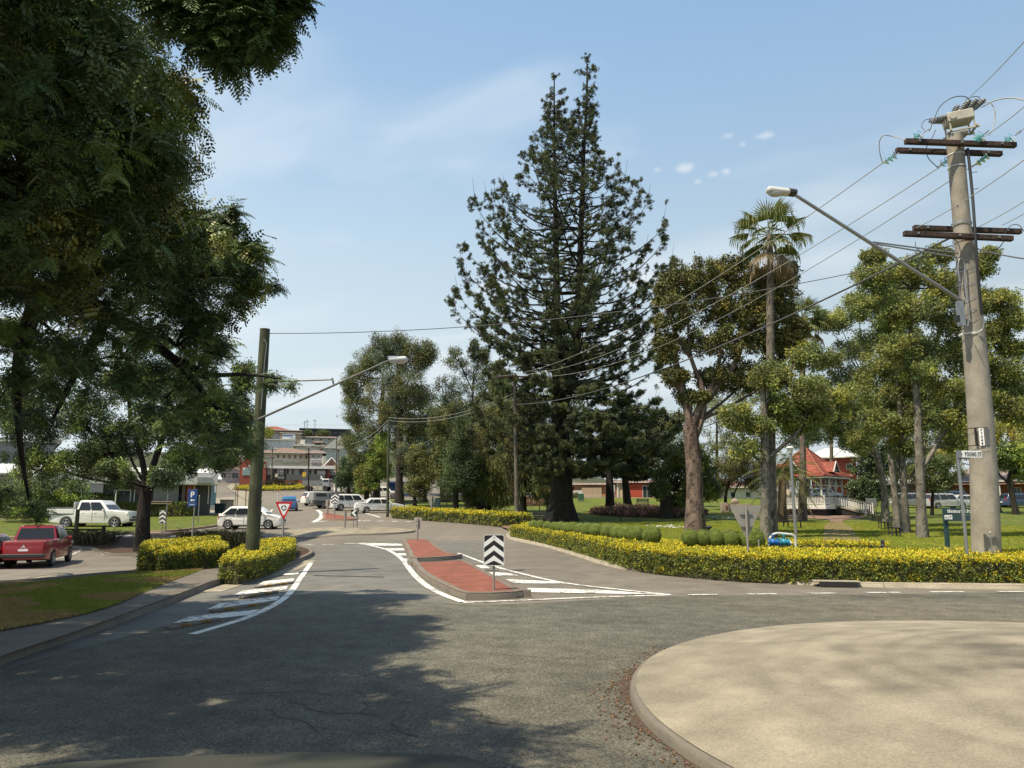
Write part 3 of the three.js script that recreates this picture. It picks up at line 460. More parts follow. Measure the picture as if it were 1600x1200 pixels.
// a tree from photo pixels: base, depth, trunk width, trunk path, lobes [px, py, rx, ry, dz, density]
function tree(name, label, o) {
  const root = thing(name, label, o.cat || 'tree', V(0, 0, 0), 0, o.group), d = o.d, B = gd(o.base[0], d, o.sink ?? -.1);
  root.position.copy(B); const loc = p => p.clone().sub(B);
  const P = (px, py, dz = 0) => loc(at(px, py, d + dz));
  const geos = [], w = o.w * unit(o.base[1], d) / 2, path = [V(0, 0, 0), ...(o.trunk || []).map(t => P(t[0], t[1], t[2] || 0))];
  if (path.length > 1) {
    geos.push(taper(path, o.flare === false ? [w, w * (o.tip ?? .5)] : [w * 1.55, w * 1.06, w, w * .93, lerp(w, w * (o.tip ?? .5), .5), w * (o.tip ?? .5)], 9, path.length * 5, .12));
    for (const l of o.limbs || []) { const pts = l.pts.map(t => P(t[0], t[1], t[2] || 0)), r = (l.w || 4) * unit(o.base[1], d) / 2; geos.push(taper(pts, [r, r * .8, r * (l.tip ?? .45)], 7, 0, .1)); }
  }
  o = { ...o, clumps: (o.clumps || 12) * 2.5, size: (o.size || .3) * .62, per: Math.round((o.per || 10) * .62), twigEvery: o.twigEvery || 3 };
  const lobes = (o.lobes || []).map(([x, y, rx, ry, dz = rr(-1, 1) * rx * unit(y, d) * .6, k = 1]) => { const u = unit(y, d); return [P(x, y, dz), rx * u, ry * u, (o.deep ?? 1) * Math.min(rx, ry * 1.6) * u, k]; });
  const f = fill(lobes, o), tops = path.length > 1 ? path[path.length - 1] : V(0, 0, 0);
  if (path.length > 1 && o.twigs !== false) {
    lobes.forEach(([c, rx]) => { if (o.spokes !== false) { let a = tops, best = 1e9; const cand = [...path.slice(1), ...(o.limbs || []).map(l => P(...l.pts[l.pts.length - 1]))]; for (const q of cand) { const dd = q.distanceTo(c) + Math.max(0, q.y - c.y) * 2; if (dd < best) { best = dd; a = q; } } geos.push(taper([a, a.clone().lerp(c, .5).add(V(0, -.15 * rx, 0)), c], [w * .28, w * .18, w * .1], 5)); } });
    f.ends.forEach(([c, e], i) => { if (i % (o.twigEvery || 2) === 0) geos.push(taper([c, e], [w * .07 + .012, .01], 4, 1)); });
  }
  if (geos.length) part('trunk', merge(geos), o.bark || M.bark, root);
  crown(o.kind, f.items, root, o.leaf || LEAF);
  CROWNS.n += f.items.length; return root;
}
// linear albedos
const C = { jac: [0.072, 0.122, 0.026], jacL: [0.17, 0.24, 0.04], dark: [0.052, 0.084, 0.032], mid: [0.096, 0.131, 0.038], olive: [0.131, 0.137, 0.038], yel: [0.228, 0.245, 0.038], lime: [0.263, 0.350, 0.052], pine: [.075, .092, .045], pineL: [.14, .165, .06], leo: [0.149, 0.175, 0.049], gold: [0.350, 0.298, 0.035], teal: [0.123, 0.158, 0.096] };

// ---- the big feathery tree overhanging from the left (its trunk stands outside the frame)
{
  R = mulberry(77);
  const root = thing('jacaranda_tree', 'big dark feathery tree overhanging the road from the left edge, nearest the camera', 'tree', V(-11.2, .1, -8.5)), B = root.position.clone(), loc = p => p.clone().sub(B), A = (x, y, d) => loc(at(x, y, d));
  const lobesPx = [[40, 30, 7.8, 1.05], [120, 20, 8.4, .95], [190, 70, 9.2, .7], [70, 140, 8, 1.15], [165, 170, 9.2, .95], [225, 165, 9.6, .6], [262, 150, 10, .32], [30, 250, 8.6, 1.15], [135, 270, 9.4, 1.15], [215, 270, 10.2, .8], [60, 370, 9.8, 1.05],
    [175, 370, 11, 1.05], [262, 370, 12, .9], [325, 390, 13, .72], [355, 428, 13.4, .6], [300, 455, 13.4, .85], [395, 400, 13.6, .3], [405, 450, 13.8, .32], [330, 350, 13, .4], [360, 325, 13, .2], [245, 450, 13, .85], [150, 470, 12, 1.0], [60, 500, 11, .9], [322, 500, 13.8, .55], [275, 540, 13.6, .8], [318, 590, 14.2, .72], [350, 640, 14.8, .6], [320, 665, 14.8, .65], [260, 620, 14.2, .7],
    [190, 560, 13, .7], [100, 580, 12, .65], [25, 600, 11, .6], [345, 552, 14.4, .42], [428, 588, 15, .3], [450, 606, 15, .2], [375, 690, 15.2, .4], [350, 715, 15.4, .35], [15, 770, 12, .34], [48, 800, 13, .26]];
  const lobes = lobesPx.map(([x, y, d, r]) => [A(x, y, d), r, r * .85, r, Math.pow(r, 1.6) * (y > 560 ? .7 : 1)]);
  const off = [[-12, 6.5, -13, 2.2], [-13, 8, -9, 2.4], [-10.5, 8.6, -10, 2.0], [-14, 7, -5, 2.2], [-10.5, 7, -5.5, 1.9], [-11, 7.6, -2, 2.0], [-9, 7, -2.6, 1.3], [-12, 6, 1, 2], [-9.6, 6.2, .4, 1.5], [-15.5, 7, -12, 2.2], [-9.2, 7.6, -7.4, 1.4], [-8.6, 7.6, -.6, 1.1], [-8.3, 6.5, -8, 1.6], [-7.5, 7, -6, 1.5], [-8, 6.5, -4.5, 1.6], [-7, 7.2, -9.5, 1.2], [-6.7, 6.7, -5, 1.1], [-9, 6, -11, 1.6], [-8.5, 6.2, -2.5, 1.5], [-7.4, 6.8, -7.6, 1.2], [-4.7, 7.2, -6.2, .9], [-4.2, 6.9, -5, .8], [-5.6, 7.6, -7.6, 1], [-5, 6.8, -4.2, .9], [-6.2, 7.5, -5.8, 1], [-6.4, 7.3, -8.8, .9], [-4, 7.4, -3.6, .9], [-6.6, 7, -10.4, .8], [-4, 8, 1.5, 1.6], [-6.5, 7.6, 3.5, 2], [-3.6, 8.6, 4.5, 1.8], [-8, 8.6, 5, 2.2], [-1.6, 8.8, 2.6, 1.3], [-2.6, 8.2, -.6, 1], [-5.4, 8.6, -1.5, 1.3], [-12.5, 7, -15, 1.6], [-10.9, 6.6, -14, 1.2], [-11, 7, -11.5, 1.5], [-12.4, 6, -17, 1.3]].map(([x, y, z, r]) => [loc(V(x, y, z)), r, r * .8, r, r * 1.2]);
  const f = fill(lobes, { clumps: 19, per: 10, size: .3, shell: .4, s: .66, col: C.jac, col2: C.jacL, mix2: .28, v: .4, drop: .1 });
  const f2 = fill(off, { clumps: 9, per: 7, size: .3, shell: .25, s: 1.05, col: C.jac, v: .3 });
  { const mixd = [[], []]; f.items.forEach(it => { const q = R() < .5 ? 1 : 0; it[1] *= q ? rr(.9, 1.5) : rr(.6, 1.1); mixd[q].push(it); }); crown('frond', mixd[0], root, LEAFT); crown('frond', f2.items, root); crown('leaflet', mixd[1], root, LEAFT); }
  const fo = fill(lobes.slice(0, 18), { clumps: 11, per: 9, size: .3, shell: .6, s: .9, col: [.07, .1, .02], col2: [.17, .18, .03], mix2: .3 });
  crown('oval', fo.items, root, LEAFGLOSS);
  const g = [taper([V(0, -.3, 0), V(.1, 1.2, .1), V(.3, 2.6, -.1), V(.5, 3.6, -.4)], [.75, .5, .44, .4], 12, 14, .1)], top = V(.5, 3.5, -.4);
  const limb = (pts, r) => g.push(taper(pts, r, 9, pts.length * 4, .12));
  limb([top, A(-60, 420, 10.5), A(60, 462, 12), A(170, 492, 13), A(270, 560, 14), A(340, 640, 14.8)], [.34, .24, .17, .12, .08, .04]);
  limb([A(60, 462, 12), A(150, 420, 12.6), A(250, 400, 13.2), A(350, 420, 14)], [.17, .12, .08, .03]);
  limb([top, A(-40, 250, 9), A(60, 150, 8.6), A(150, 80, 8.8)], [.3, .22, .12, .04]);
  limb([A(-40, 250, 9), A(80, 300, 9.4), A(190, 270, 9.8), A(235, 200, 9.8)], [.2, .13, .09, .03]);
  limb([A(60, 462, 12), A(30, 560, 12), A(30, 680, 12.2), A(45, 780, 12.8)], [.14, .09, .05, .02]);
  limb([A(170, 492, 13), A(120, 580, 12.8), A(80, 660, 12.6)], [.1, .06, .02]);
  limb([A(270, 560, 14), A(330, 585, 14.5), A(385, 585, 14.8), A(440, 592, 15)], [.08, .05, .03, .015]);
  for (const [x, y, z] of [[-12, 7, -13], [-13, 8, -5], [-9.5, 8.2, -9], [-9, 7.2, -3], [-11, 6.8, 0]]) limb([top, top.clone().lerp(loc(V(x, y, z)), .5).add(V(0, .4, 0)), loc(V(x, y, z))], [.28, .17, .07]);
  [...f.ends, ...f2.ends].forEach(([c, e], i) => { if (i % 2 === 0) g.push(taper([c, c.clone().lerp(e, .5).add(V(0, .08, 0)), e], [.025, .018, .007], 4, 3)); });
  // one spray of fronds hangs from a branch that passes above the camera
  const HS = .52, hangPts = [[262, 5, .16], [300, 16, .24], [340, 36, .24], [345, 74, .15], [385, 30, .26], [412, 48, .2], [395, 10, .26], [440, 0, .14], [330, -10, .3], [280, -30, .36], [410, -35, .3], [375, -30, .3]].map(([x, y, r]) => [A(x, y, 3.7), r * HS, r * HS, r * HS, .6]);
  const fh = fill(hangPts, { clumps: 13, per: 5, size: .4, shell: .2, s: .62 * HS, col: C.jac, v: .25 });
  crown('frond', fh.items, root);
  const hb = [], start = loc(V(-5.6, 6.4, -4)); hb.push(taper([start, A(180, -110, 4), A(330, -20, 3.7), A(420, 2, 3.6)], [.08, .04, .02, .008], 6)); fh.ends.forEach(([c, e], i) => { if (i % 2 === 0) hb.push(taper([c, e], [.008, .004], 4, 1)); });
  g.push(...hb); part('trunk', merge(g), M.darkBark, root);
}
// ---- trees of the town side and the park, from photo pixels
R = mulberry(4242);
tree('jacaranda_tree', 'large dark tree with thick black forked trunk in the mulch bed left of the hedges', {
  base: [224, 846], d: 43, w: 21, trunk: [[224, 815], [226, 785], [230, 762]], tip: .8, bark: M.darkBark, kind: 'broadS', s: .85, clumps: 24, per: 12, size: .34, shell: .25, col: [.07, .1, .032], col2: C.jacL, mix2: .2, drop: .3,
  limbs: [{ pts: [[226, 780], [205, 745], [170, 710], [130, 660]], w: 13 }, { pts: [[229, 768], [240, 725], [255, 680], [262, 620]], w: 12 }, { pts: [[230, 765], [222, 720], [205, 660], [200, 590]], w: 11 }, { pts: [[231, 768], [262, 735], [300, 700], [335, 670]], w: 9 }],
  lobes: [[130, 640, 45, 38], [200, 590, 48, 40], [262, 590, 45, 40], [255, 660, 45, 38], [190, 680, 40, 32], [320, 650, 40, 38], [365, 640, 34, 30], [375, 690, 26, 24], [345, 705, 26, 26, 0, .8], [20, 640, 40, 36], [380, 590, 24, 26, 0, .7], [225, 530, 40, 24, 0, .7], [110, 560, 40, 28, 0, .7], [160, 700, 36, 26, 0, .8], [290, 715, 36, 24, 0, .7], [120, 720, 38, 26, 0, .7], [60, 660, 50, 40], [50, 720, 46, 26, 0, .8], [180, 735, 30, 16, -2, .5], [260, 740, 22, 14, -2, .4], [60, 600, 50, 40], [300, 600, 40, 36]] });
tree('shrub_tree', 'low leafy green tree beside the white utility truck at the left edge', { base: [60, 828], d: 60, w: 8, trunk: [[58, 790]], bark: M.darkBark, kind: 'broadS', s: 1, clumps: 14, per: 9, size: .34, shell: .3, col: C.mid, col2: C.lime, mix2: .15, lobes: [[20, 770, 34, 26], [70, 760, 34, 26], [120, 775, 28, 20], [40, 795, 40, 18], [100, 800, 36, 12, 0, .7]] });
tree('gum_tree', 'tall broad dark gum tree left of the gum with the straight brown trunk', { base: [588, 782], d: 98, w: 9, trunk: [[590, 740], [593, 690], [596, 640], [600, 590]], bark: M.greyBark, kind: 'fine', s: 1.45, clumps: 15, per: 12, size: .36, shell: .3, col: C.olive, col2: C.mid, mix2: .4, lobes: [[565, 585, 26, 30], [556, 640, 22, 34], [590, 560, 30, 28], [600, 620, 32, 36], [565, 690, 26, 30], [600, 680, 28, 30], [548, 600, 12, 22, 0, .6], [575, 735, 24, 18, 0, .6]] });
tree('gum_tree', 'tall gum with one straight brown trunk beside the green steel pole', { base: [624, 791], d: 90, w: 11.5, trunk: [[624, 740], [624, 680], [624, 620], [623, 560]], tip: .55, bark: M.bark, kind: 'fine', s: 1.4, clumps: 15, per: 12, size: .36, shell: .3, col: C.olive, col2: C.teal, mix2: .35, limbs: [{ pts: [[624, 620], [645, 585], [665, 560]], w: 3 }, { pts: [[624, 600], [605, 570], [592, 545]], w: 3 }], lobes: [[622, 545, 22, 24], [645, 560, 24, 26], [665, 555, 15, 20], [600, 545, 20, 24, 0, .8], [628, 600, 34, 30], [652, 620, 24, 26], [612, 640, 22, 28], [645, 665, 26, 28], [640, 710, 26, 26], [660, 740, 22, 22, 0, .8]] });
tree('bright_green_tree', 'small sunlit yellow-green tree between the green pole and the parked white sedan', { base: [574, 783], d: 97, w: 8, trunk: [[573, 765], [578, 740]], leaf: LEAFT, bark: M.darkBark, kind: 'broad', s: 1.05, clumps: 17, per: 10, size: .34, shell: .35, col: C.lime, col2: C.yel, mix2: .3, lobes: [[578, 735, 18, 18], [592, 705, 16, 20], [574, 758, 16, 12], [598, 735, 14, 22], [566, 742, 10, 14, 0, .7], [600, 690, 9, 14, 0, .7]], limbs: [{ pts: [[588, 784], [590, 755], [592, 730]], w: 7 }] });
tree('round_tree', 'small round dark tree at the corner of the far yellow hedge', { base: [545, 778], d: 108, w: 6, trunk: [[545, 755]], bark: M.darkBark, kind: 'broadS', s: 1.2, clumps: 16, per: 10, size: .34, shell: .3, col: C.dark, col2: C.mid, mix2: .25, lobes: [[545, 735, 16, 22], [537, 750, 12, 14], [556, 752, 12, 14]] });
tree('olive_tree', 'short dense olive-brown tree with its crown low over the teal cabinet', { base: [648, 795], d: 84, w: 7, trunk: [[648, 770]], bark: M.darkBark, kind: 'broadS', s: 1.1, clumps: 16, per: 9, size: .34, shell: .3, col: C.olive, col2: C.yel, mix2: .12, lobes: [[670, 735, 28, 26], [655, 760, 20, 18], [690, 700, 24, 36], [700, 750, 24, 26], [685, 665, 14, 26], [650, 715, 16, 22, 0, .8]] });
tree('dark_tree', 'slim dark tree with a straight black trunk behind the short hedge', { base: [712, 799], d: 76, w: 9, trunk: [[712, 770], [712, 740]], bark: M.darkBark, kind: 'fine', s: 1.15, clumps: 14, per: 9, size: .34, shell: .3, col: C.dark, col2: C.mid, mix2: .3, lobes: [[712, 720, 22, 40], [722, 680, 16, 40], [708, 752, 20, 18], [730, 740, 14, 24]] });
tree('sparse_tree', 'tall sparse tree with open crown and bare twigs showing sky', { base: [736, 790], d: 100, w: 6, trunk: [[736, 740], [737, 690], [738, 640], [740, 580]], tip: .3, bark: M.bark, kind: 'broadS', s: 1.35, clumps: 12, per: 7, size: .3, shell: .45, col: C.teal, col2: C.olive, mix2: .3, limbs: [{ pts: [[737, 660], [720, 625], [695, 600]], w: 2.6 }, { pts: [[737, 640], [758, 610], [772, 580]], w: 2.6 }, { pts: [[738, 610], [722, 575], [712, 550]], w: 2.4 }, { pts: [[739, 600], [748, 560], [741, 535]], w: 2 }], lobes: [[712, 560, 18, 18], [740, 575, 24, 26], [765, 590, 20, 26], [700, 605, 20, 22], [735, 620, 30, 24], [765, 635, 22, 22], [742, 540, 5, 8], [755, 553, 8, 10], [712, 640, 22, 18], [690, 660, 26, 24], [735, 670, 28, 24], [760, 665, 22, 20]] });
tree('weeping_tree', 'broad cone-shaped olive weeping tree with two dark trunks left of the timber power pole', { base: [757, 794], d: 78, w: 17, trunk: [[757, 770], [759, 720], [762, 660]], tip: .4, bark: M.darkBark, kind: 'hang', s: 1.25, clumps: 16, per: 10, size: .32, shell: .45, drop: .6, col: C.olive, col2: C.mid, mix2: .35, limbs: [{ pts: [[750, 794], [748, 770], [745, 740]], w: 8 }], lobes: [[785, 600, 16, 26], [783, 645, 26, 34], [772, 690, 36, 38], [755, 730, 32, 34], [785, 735, 32, 36], [745, 760, 18, 20, 0, .7], [800, 690, 24, 40], [780, 765, 20, 14, 0, .6]] });
tree('weeping_tree', 'brown-green weeping tree between the timber power pole and the giant pine', { base: [817, 799], d: 72, w: 10, trunk: [[817, 770], [818, 720], [820, 670]], tip: .5, bark: M.darkBark, kind: 'hang', s: 1.2, clumps: 15, per: 10, size: .32, shell: .4, drop: .5, col: [.06, .055, .02], col2: C.olive, mix2: .4, limbs: [{ pts: [[817, 770], [800, 750], [790, 720]], w: 5 }, { pts: [[817, 775], [828, 750], [836, 720]], w: 5 }], lobes: [[822, 630, 24, 28], [830, 680, 30, 36], [808, 715, 24, 32], [840, 725, 26, 32], [812, 665, 22, 34], [828, 750, 26, 18, 0, .7]] });
tree('broad_tree', 'low broadleaf shrub tree against the left side of the giant pine trunk', { base: [856, 798], d: 70, w: 5, trunk: [[856, 785]], bark: M.darkBark, kind: 'broadS', s: .9, clumps: 12, per: 8, size: .34, shell: .3, col: C.mid, col2: C.olive, mix2: .3, lobes: [[853, 762, 14, 16], [860, 780, 10, 14], [848, 745, 14, 14]] });
tree('dark_pine_tree', 'dark spreading pine with thick black trunk in the flower bed right of the giant pine', { base: [953, 798], d: 78, w: 13, trunk: [[953, 770], [952, 740], [950, 700]], tip: .8, bark: M.darkBark, kind: 'tuft', s: 1.6, clumps: 20, per: 12, size: .34, shell: .25, flat: .6, col: C.pine, col2: C.pineL, mix2: .25, lobes: [[935, 705, 44, 16], [975, 690, 46, 18], [1010, 715, 36, 16], [940, 665, 40, 18], [985, 650, 42, 18], [915, 735, 28, 10], [1000, 740, 30, 10]] });
tree('dark_pine_tree', 'second dark pine with a leaning black trunk, right of the thicker one', { base: [981, 792], d: 88, w: 12, trunk: [[979, 770], [976, 740], [975, 700]], tip: .8, bark: M.darkBark, kind: 'tuft', s: 1.7, clumps: 18, per: 12, size: .34, shell: .25, flat: .6, col: C.pine, col2: C.pineL, mix2: .2, lobes: [[980, 715, 46, 16], [1020, 690, 40, 18], [960, 735, 30, 10], [1040, 660, 36, 20]] });
tree('evergreen_magnolia', 'low dark broadleaf tree with a flared trunk in front of the red shop', { base: [1041, 802], d: 66, w: 19, trunk: [[1041, 785], [1042, 765]], tip: .7, bark: M.bark, kind: 'broad', s: .85, leaf: LEAFGLOSS, clumps: 16, per: 10, size: .34, shell: .4, col: C.mid, col2: C.yel, mix2: .16, lobes: [[1045, 745, 26, 22], [1075, 750, 26, 26], [1030, 765, 16, 16], [1105, 765, 18, 18], [1085, 715, 24, 22], [1060, 712, 24, 20], [1065, 780, 26, 12], [1095, 735, 20, 24]] });
tree('fig_tree', 'big round-crowned tree with pinkish forked trunk at the edge of the lawn', {
  base: [1086, 832], d: 43, w: 27, trunk: [[1086, 790], [1084, 730], [1080, 690], [1078, 664]], tip: .8, bark: M.pinkBark, kind: 'broad', s: .72, clumps: 19, per: 11, size: .32, shell: .42, col: [.11, .115, .03], col2: [.2, .17, .03], mix2: .16,
  limbs: [{ pts: [[1079, 675], [1072, 630], [1062, 590], [1052, 545], [1058, 500]], w: 15 }, { pts: [[1080, 670], [1095, 635], [1120, 605], [1148, 570], [1165, 520]], w: 14 }, { pts: [[1085, 690], [1100, 640], [1096, 600], [1080, 560], [1075, 500]], w: 10 }, { pts: [[1080, 560], [1060, 530], [1045, 490]], w: 7 }, { pts: [[1110, 612], [1125, 560], [1135, 490]], w: 8 }],
  lobes: [[1060, 440, 30, 28], [1105, 430, 36, 28], [1150, 425, 34, 26], [1050, 490, 26, 28], [1100, 480, 40, 34], [1150, 475, 38, 34], [1040, 545, 20, 22], [1095, 535, 30, 20, 0, .6], [1150, 535, 36, 30], [1185, 500, 30, 36], [1190, 450, 24, 28], [1210, 540, 26, 30], [1120, 590, 34, 22], [1170, 590, 36, 24], [1055, 590, 22, 12, 0, .7], [1080, 620, 30, 10, 0, .6], [1035, 460, 14, 18, 0, .7], [1215, 590, 26, 20, 0, .8], [1225, 470, 24, 34], [1238, 520, 20, 30], [1230, 430, 16, 18]] });
const LEAFY = { leaf: LEAFT, bark: M.greyBark, kind: 'broadS', clumps: 19, per: 6, size: .27, shell: .15, flat: .6, v: .38, col: [.17, .205, .045], col2: [.31, .32, .05], mix2: .28 };
tree('smooth_bark_tree', 'tree with thick grey trunk standing right beside the palm trunk', { base: [1196, 838], d: 40, w: 14, trunk: [[1196, 780], [1195, 720], [1194, 660], [1192, 600]], tip: .6, ...LEAFY, kind: 'broadS', s: .95, limbs: [{ pts: [[1195, 730], [1170, 705], [1140, 690]], w: 5 }, { pts: [[1195, 720], [1225, 695], [1250, 670], [1265, 630]], w: 7 }, { pts: [[1193, 640], [1215, 600], [1250, 560]], w: 6 }], lobes: [[1150, 650, 24, 18], [1165, 700, 26, 14, 0, .6], [1225, 640, 30, 24], [1262, 610, 28, 24], [1250, 660, 30, 18], [1205, 590, 30, 24], [1255, 560, 26, 22], [1280, 640, 20, 18], [1190, 665, 22, 14, 0, .6]] });
const GP = 'pale-trunked trees on the lawn by the park path';
tree('pale_trunk_tree', 'pale-trunked tree leaning left, first of the clump right of the path', { base: [1384, 806], d: 62, w: 9, trunk: [[1381, 760], [1372, 720], [1362, 680], [1356, 640], [1350, 590]], tip: .5, ...LEAFY, s: 1.15, limbs: [{ pts: [[1372, 720], [1350, 700], [1330, 660]], w: 4 }], lobes: [[1330, 590, 36, 18], [1300, 620, 28, 16], [1340, 545, 34, 20], [1310, 500, 32, 18], [1345, 640, 36, 18], [1295, 560, 26, 16, 0, .8], [1320, 670, 30, 14, 0, .7], [1290, 500, 22, 14, 0, .7], [1345, 690, 30, 18], [1300, 655, 28, 18], [1340, 470, 24, 14]] });
tree('pale_trunk_tree', 'thin upright pale tree in the middle of the clump right of the path', { base: [1403, 818], d: 52, w: 9, trunk: [[1398, 770], [1392, 720], [1388, 660], [1386, 600], [1384, 540]], tip: .45, ...LEAFY, s: 1.05, limbs: [{ pts: [[1390, 700], [1378, 650], [1370, 600]], w: 4 }, { pts: [[1387, 620], [1400, 580], [1412, 540]], w: 4 }], lobes: [[1385, 470, 34, 22], [1360, 430, 28, 18], [1400, 520, 34, 22], [1375, 575, 34, 22], [1352, 480, 24, 18], [1410, 455, 26, 18], [1390, 640, 30, 16, 0, .7], [1372, 520, 36, 24], [1350, 610, 34, 24], [1410, 580, 34, 24], [1380, 430, 24, 14], [1425, 640, 30, 20]] });
tree('pale_trunk_tree', 'pale tree with a low side branch, just left of the thickest trunk in the clump', { base: [1415, 829], d: 46, w: 11, trunk: [[1413, 780], [1411, 740], [1408, 700], [1406, 640], [1402, 590]], tip: .5, ...LEAFY, s: 1, limbs: [{ pts: [[1412, 752], [1404, 740], [1402, 700], [1400, 660]], w: 6 }, { pts: [[1412, 752], [1425, 742], [1432, 730]], w: 4 }], lobes: [[1400, 560, 30, 20], [1425, 600, 30, 20], [1395, 620, 28, 18], [1430, 540, 26, 18], [1405, 665, 26, 14, 0, .6], [1440, 650, 30, 22], [1455, 610, 30, 22], [1415, 700, 30, 16, 0, .7], [1370, 660, 30, 20]] });
tree('pale_trunk_tree', 'thickest pale-trunked tree, nearest of the clump, left of the street name post', {
  base: [1441, 839], d: 41, w: 14, trunk: [[1440, 800], [1438, 750], [1436, 700], [1434, 640], [1430, 600]], tip: .7, ...LEAFY, s: .95, mix2: .35,
  limbs: [{ pts: [[1437, 735], [1455, 710], [1475, 670], [1490, 640], [1505, 600]], w: 9 }, { pts: [[1432, 610], [1425, 560], [1422, 500], [1424, 450]], w: 8 }, { pts: [[1432, 610], [1450, 570], [1465, 530], [1475, 480]], w: 7 }, { pts: [[1470, 680], [1500, 660], [1540, 650]], w: 4 }, { pts: [[1505, 600], [1540, 560], [1570, 540]], w: 4 }],
  lobes: [[1370, 440, 32, 18], [1365, 402, 18, 9], [1425, 425, 34, 20], [1470, 440, 36, 20], [1440, 480, 40, 24], [1400, 490, 32, 22], [1490, 500, 34, 24], [1530, 470, 30, 18], [1545, 520, 36, 22], [1580, 500, 24, 18], [1460, 550, 36, 24], [1520, 570, 36, 20], [1570, 580, 36, 20], [1540, 620, 36, 20], [1590, 640, 30, 22], [1490, 610, 28, 18], [1530, 420, 20, 14], [1545, 400, 12, 8], [1465, 400, 22, 10], [1580, 545, 24, 12], [1500, 460, 30, 20], [1560, 470, 26, 16], [1480, 650, 34, 22], [1510, 540, 34, 22], [1440, 580, 34, 24], [1500, 690, 30, 16, 0, .7], [1575, 610, 30, 20], [1405, 540, 30, 20]] });
tree('golden_tree', 'yellow-green tree behind the concrete power pole', { base: [1560, 800], d: 76, w: 8, trunk: [[1556, 775], [1550, 750], [1545, 730]], bark: M.darkBark, kind: 'broadS', s: 1.2, clumps: 16, per: 9, size: .32, shell: .45, col: C.yel, col2: C.gold, mix2: .3, lobes: [[1495, 690, 30, 24], [1530, 675, 36, 26], [1570, 690, 34, 28], [1590, 655, 24, 24], [1500, 660, 24, 20], [1580, 725, 26, 14, 0, .8], [1475, 715, 18, 14, 0, .7]] });
tree('leaning_tree', 'small tree with a bent dark trunk before the red brick building at the right edge', { base: [1588, 800], d: 72, w: 8, trunk: [[1582, 775], [1576, 755], [1578, 738]], bark: M.bark, kind: 'broad', s: .95, clumps: 15, per: 9, size: .34, shell: .4, col: C.mid, col2: C.lime, mix2: .3, limbs: [{ pts: [[1577, 756], [1562, 742], [1556, 725]], w: 4 }, { pts: [[1578, 745], [1592, 730], [1600, 715]], w: 4 }], lobes: [[1595, 705, 26, 20], [1570, 715, 22, 16], [1600, 740, 20, 12, 0, .7]] });
tree('small_tree', 'small dark-leaved tree by the parked silver cars', { base: [1456, 802], d: 70, w: 5, trunk: [[1457, 780], [1458, 760]], bark: M.darkBark, kind: 'broadS', s: 1, clumps: 14, per: 8, size: .34, shell: .4, col: C.mid, col2: C.olive, mix2: .3, lobes: [[1460, 748, 28, 20], [1440, 740, 20, 16], [1480, 735, 22, 16], [1460, 720, 26, 16]] });
tree('dense_tree', 'dense dark green tree at the right side of the bandstand', { base: [1362, 800], d: 74, w: 8, trunk: [[1361, 785], [1360, 770]], bark: M.darkBark, kind: 'broad', s: .95, leaf: LEAFGLOSS, clumps: 18, per: 10, size: .34, shell: .35, col: C.dark, col2: C.mid, mix2: .4, lobes: [[1355, 730, 22, 26], [1365, 760, 26, 24], [1345, 765, 18, 20], [1375, 710, 24, 26], [1350, 690, 22, 24]] });
tree('bushy_tree', 'olive-brown bushy tree behind the stone memorial', { base: [1134, 793], d: 84, w: 5, trunk: [[1134, 775], [1140, 750]], bark: M.darkBark, kind: 'fine', s: 1.15, clumps: 15, per: 9, size: .34, shell: .4, col: [.11, .095, .035], col2: C.olive, mix2: .4, limbs: [{ pts: [[1142, 793], [1148, 770], [1158, 748]], w: 3 }], lobes: [[1130, 740, 26, 24], [1160, 735, 26, 22], [1185, 745, 20, 22], [1145, 720, 30, 18], [1120, 765, 14, 14, 0, .6]] });
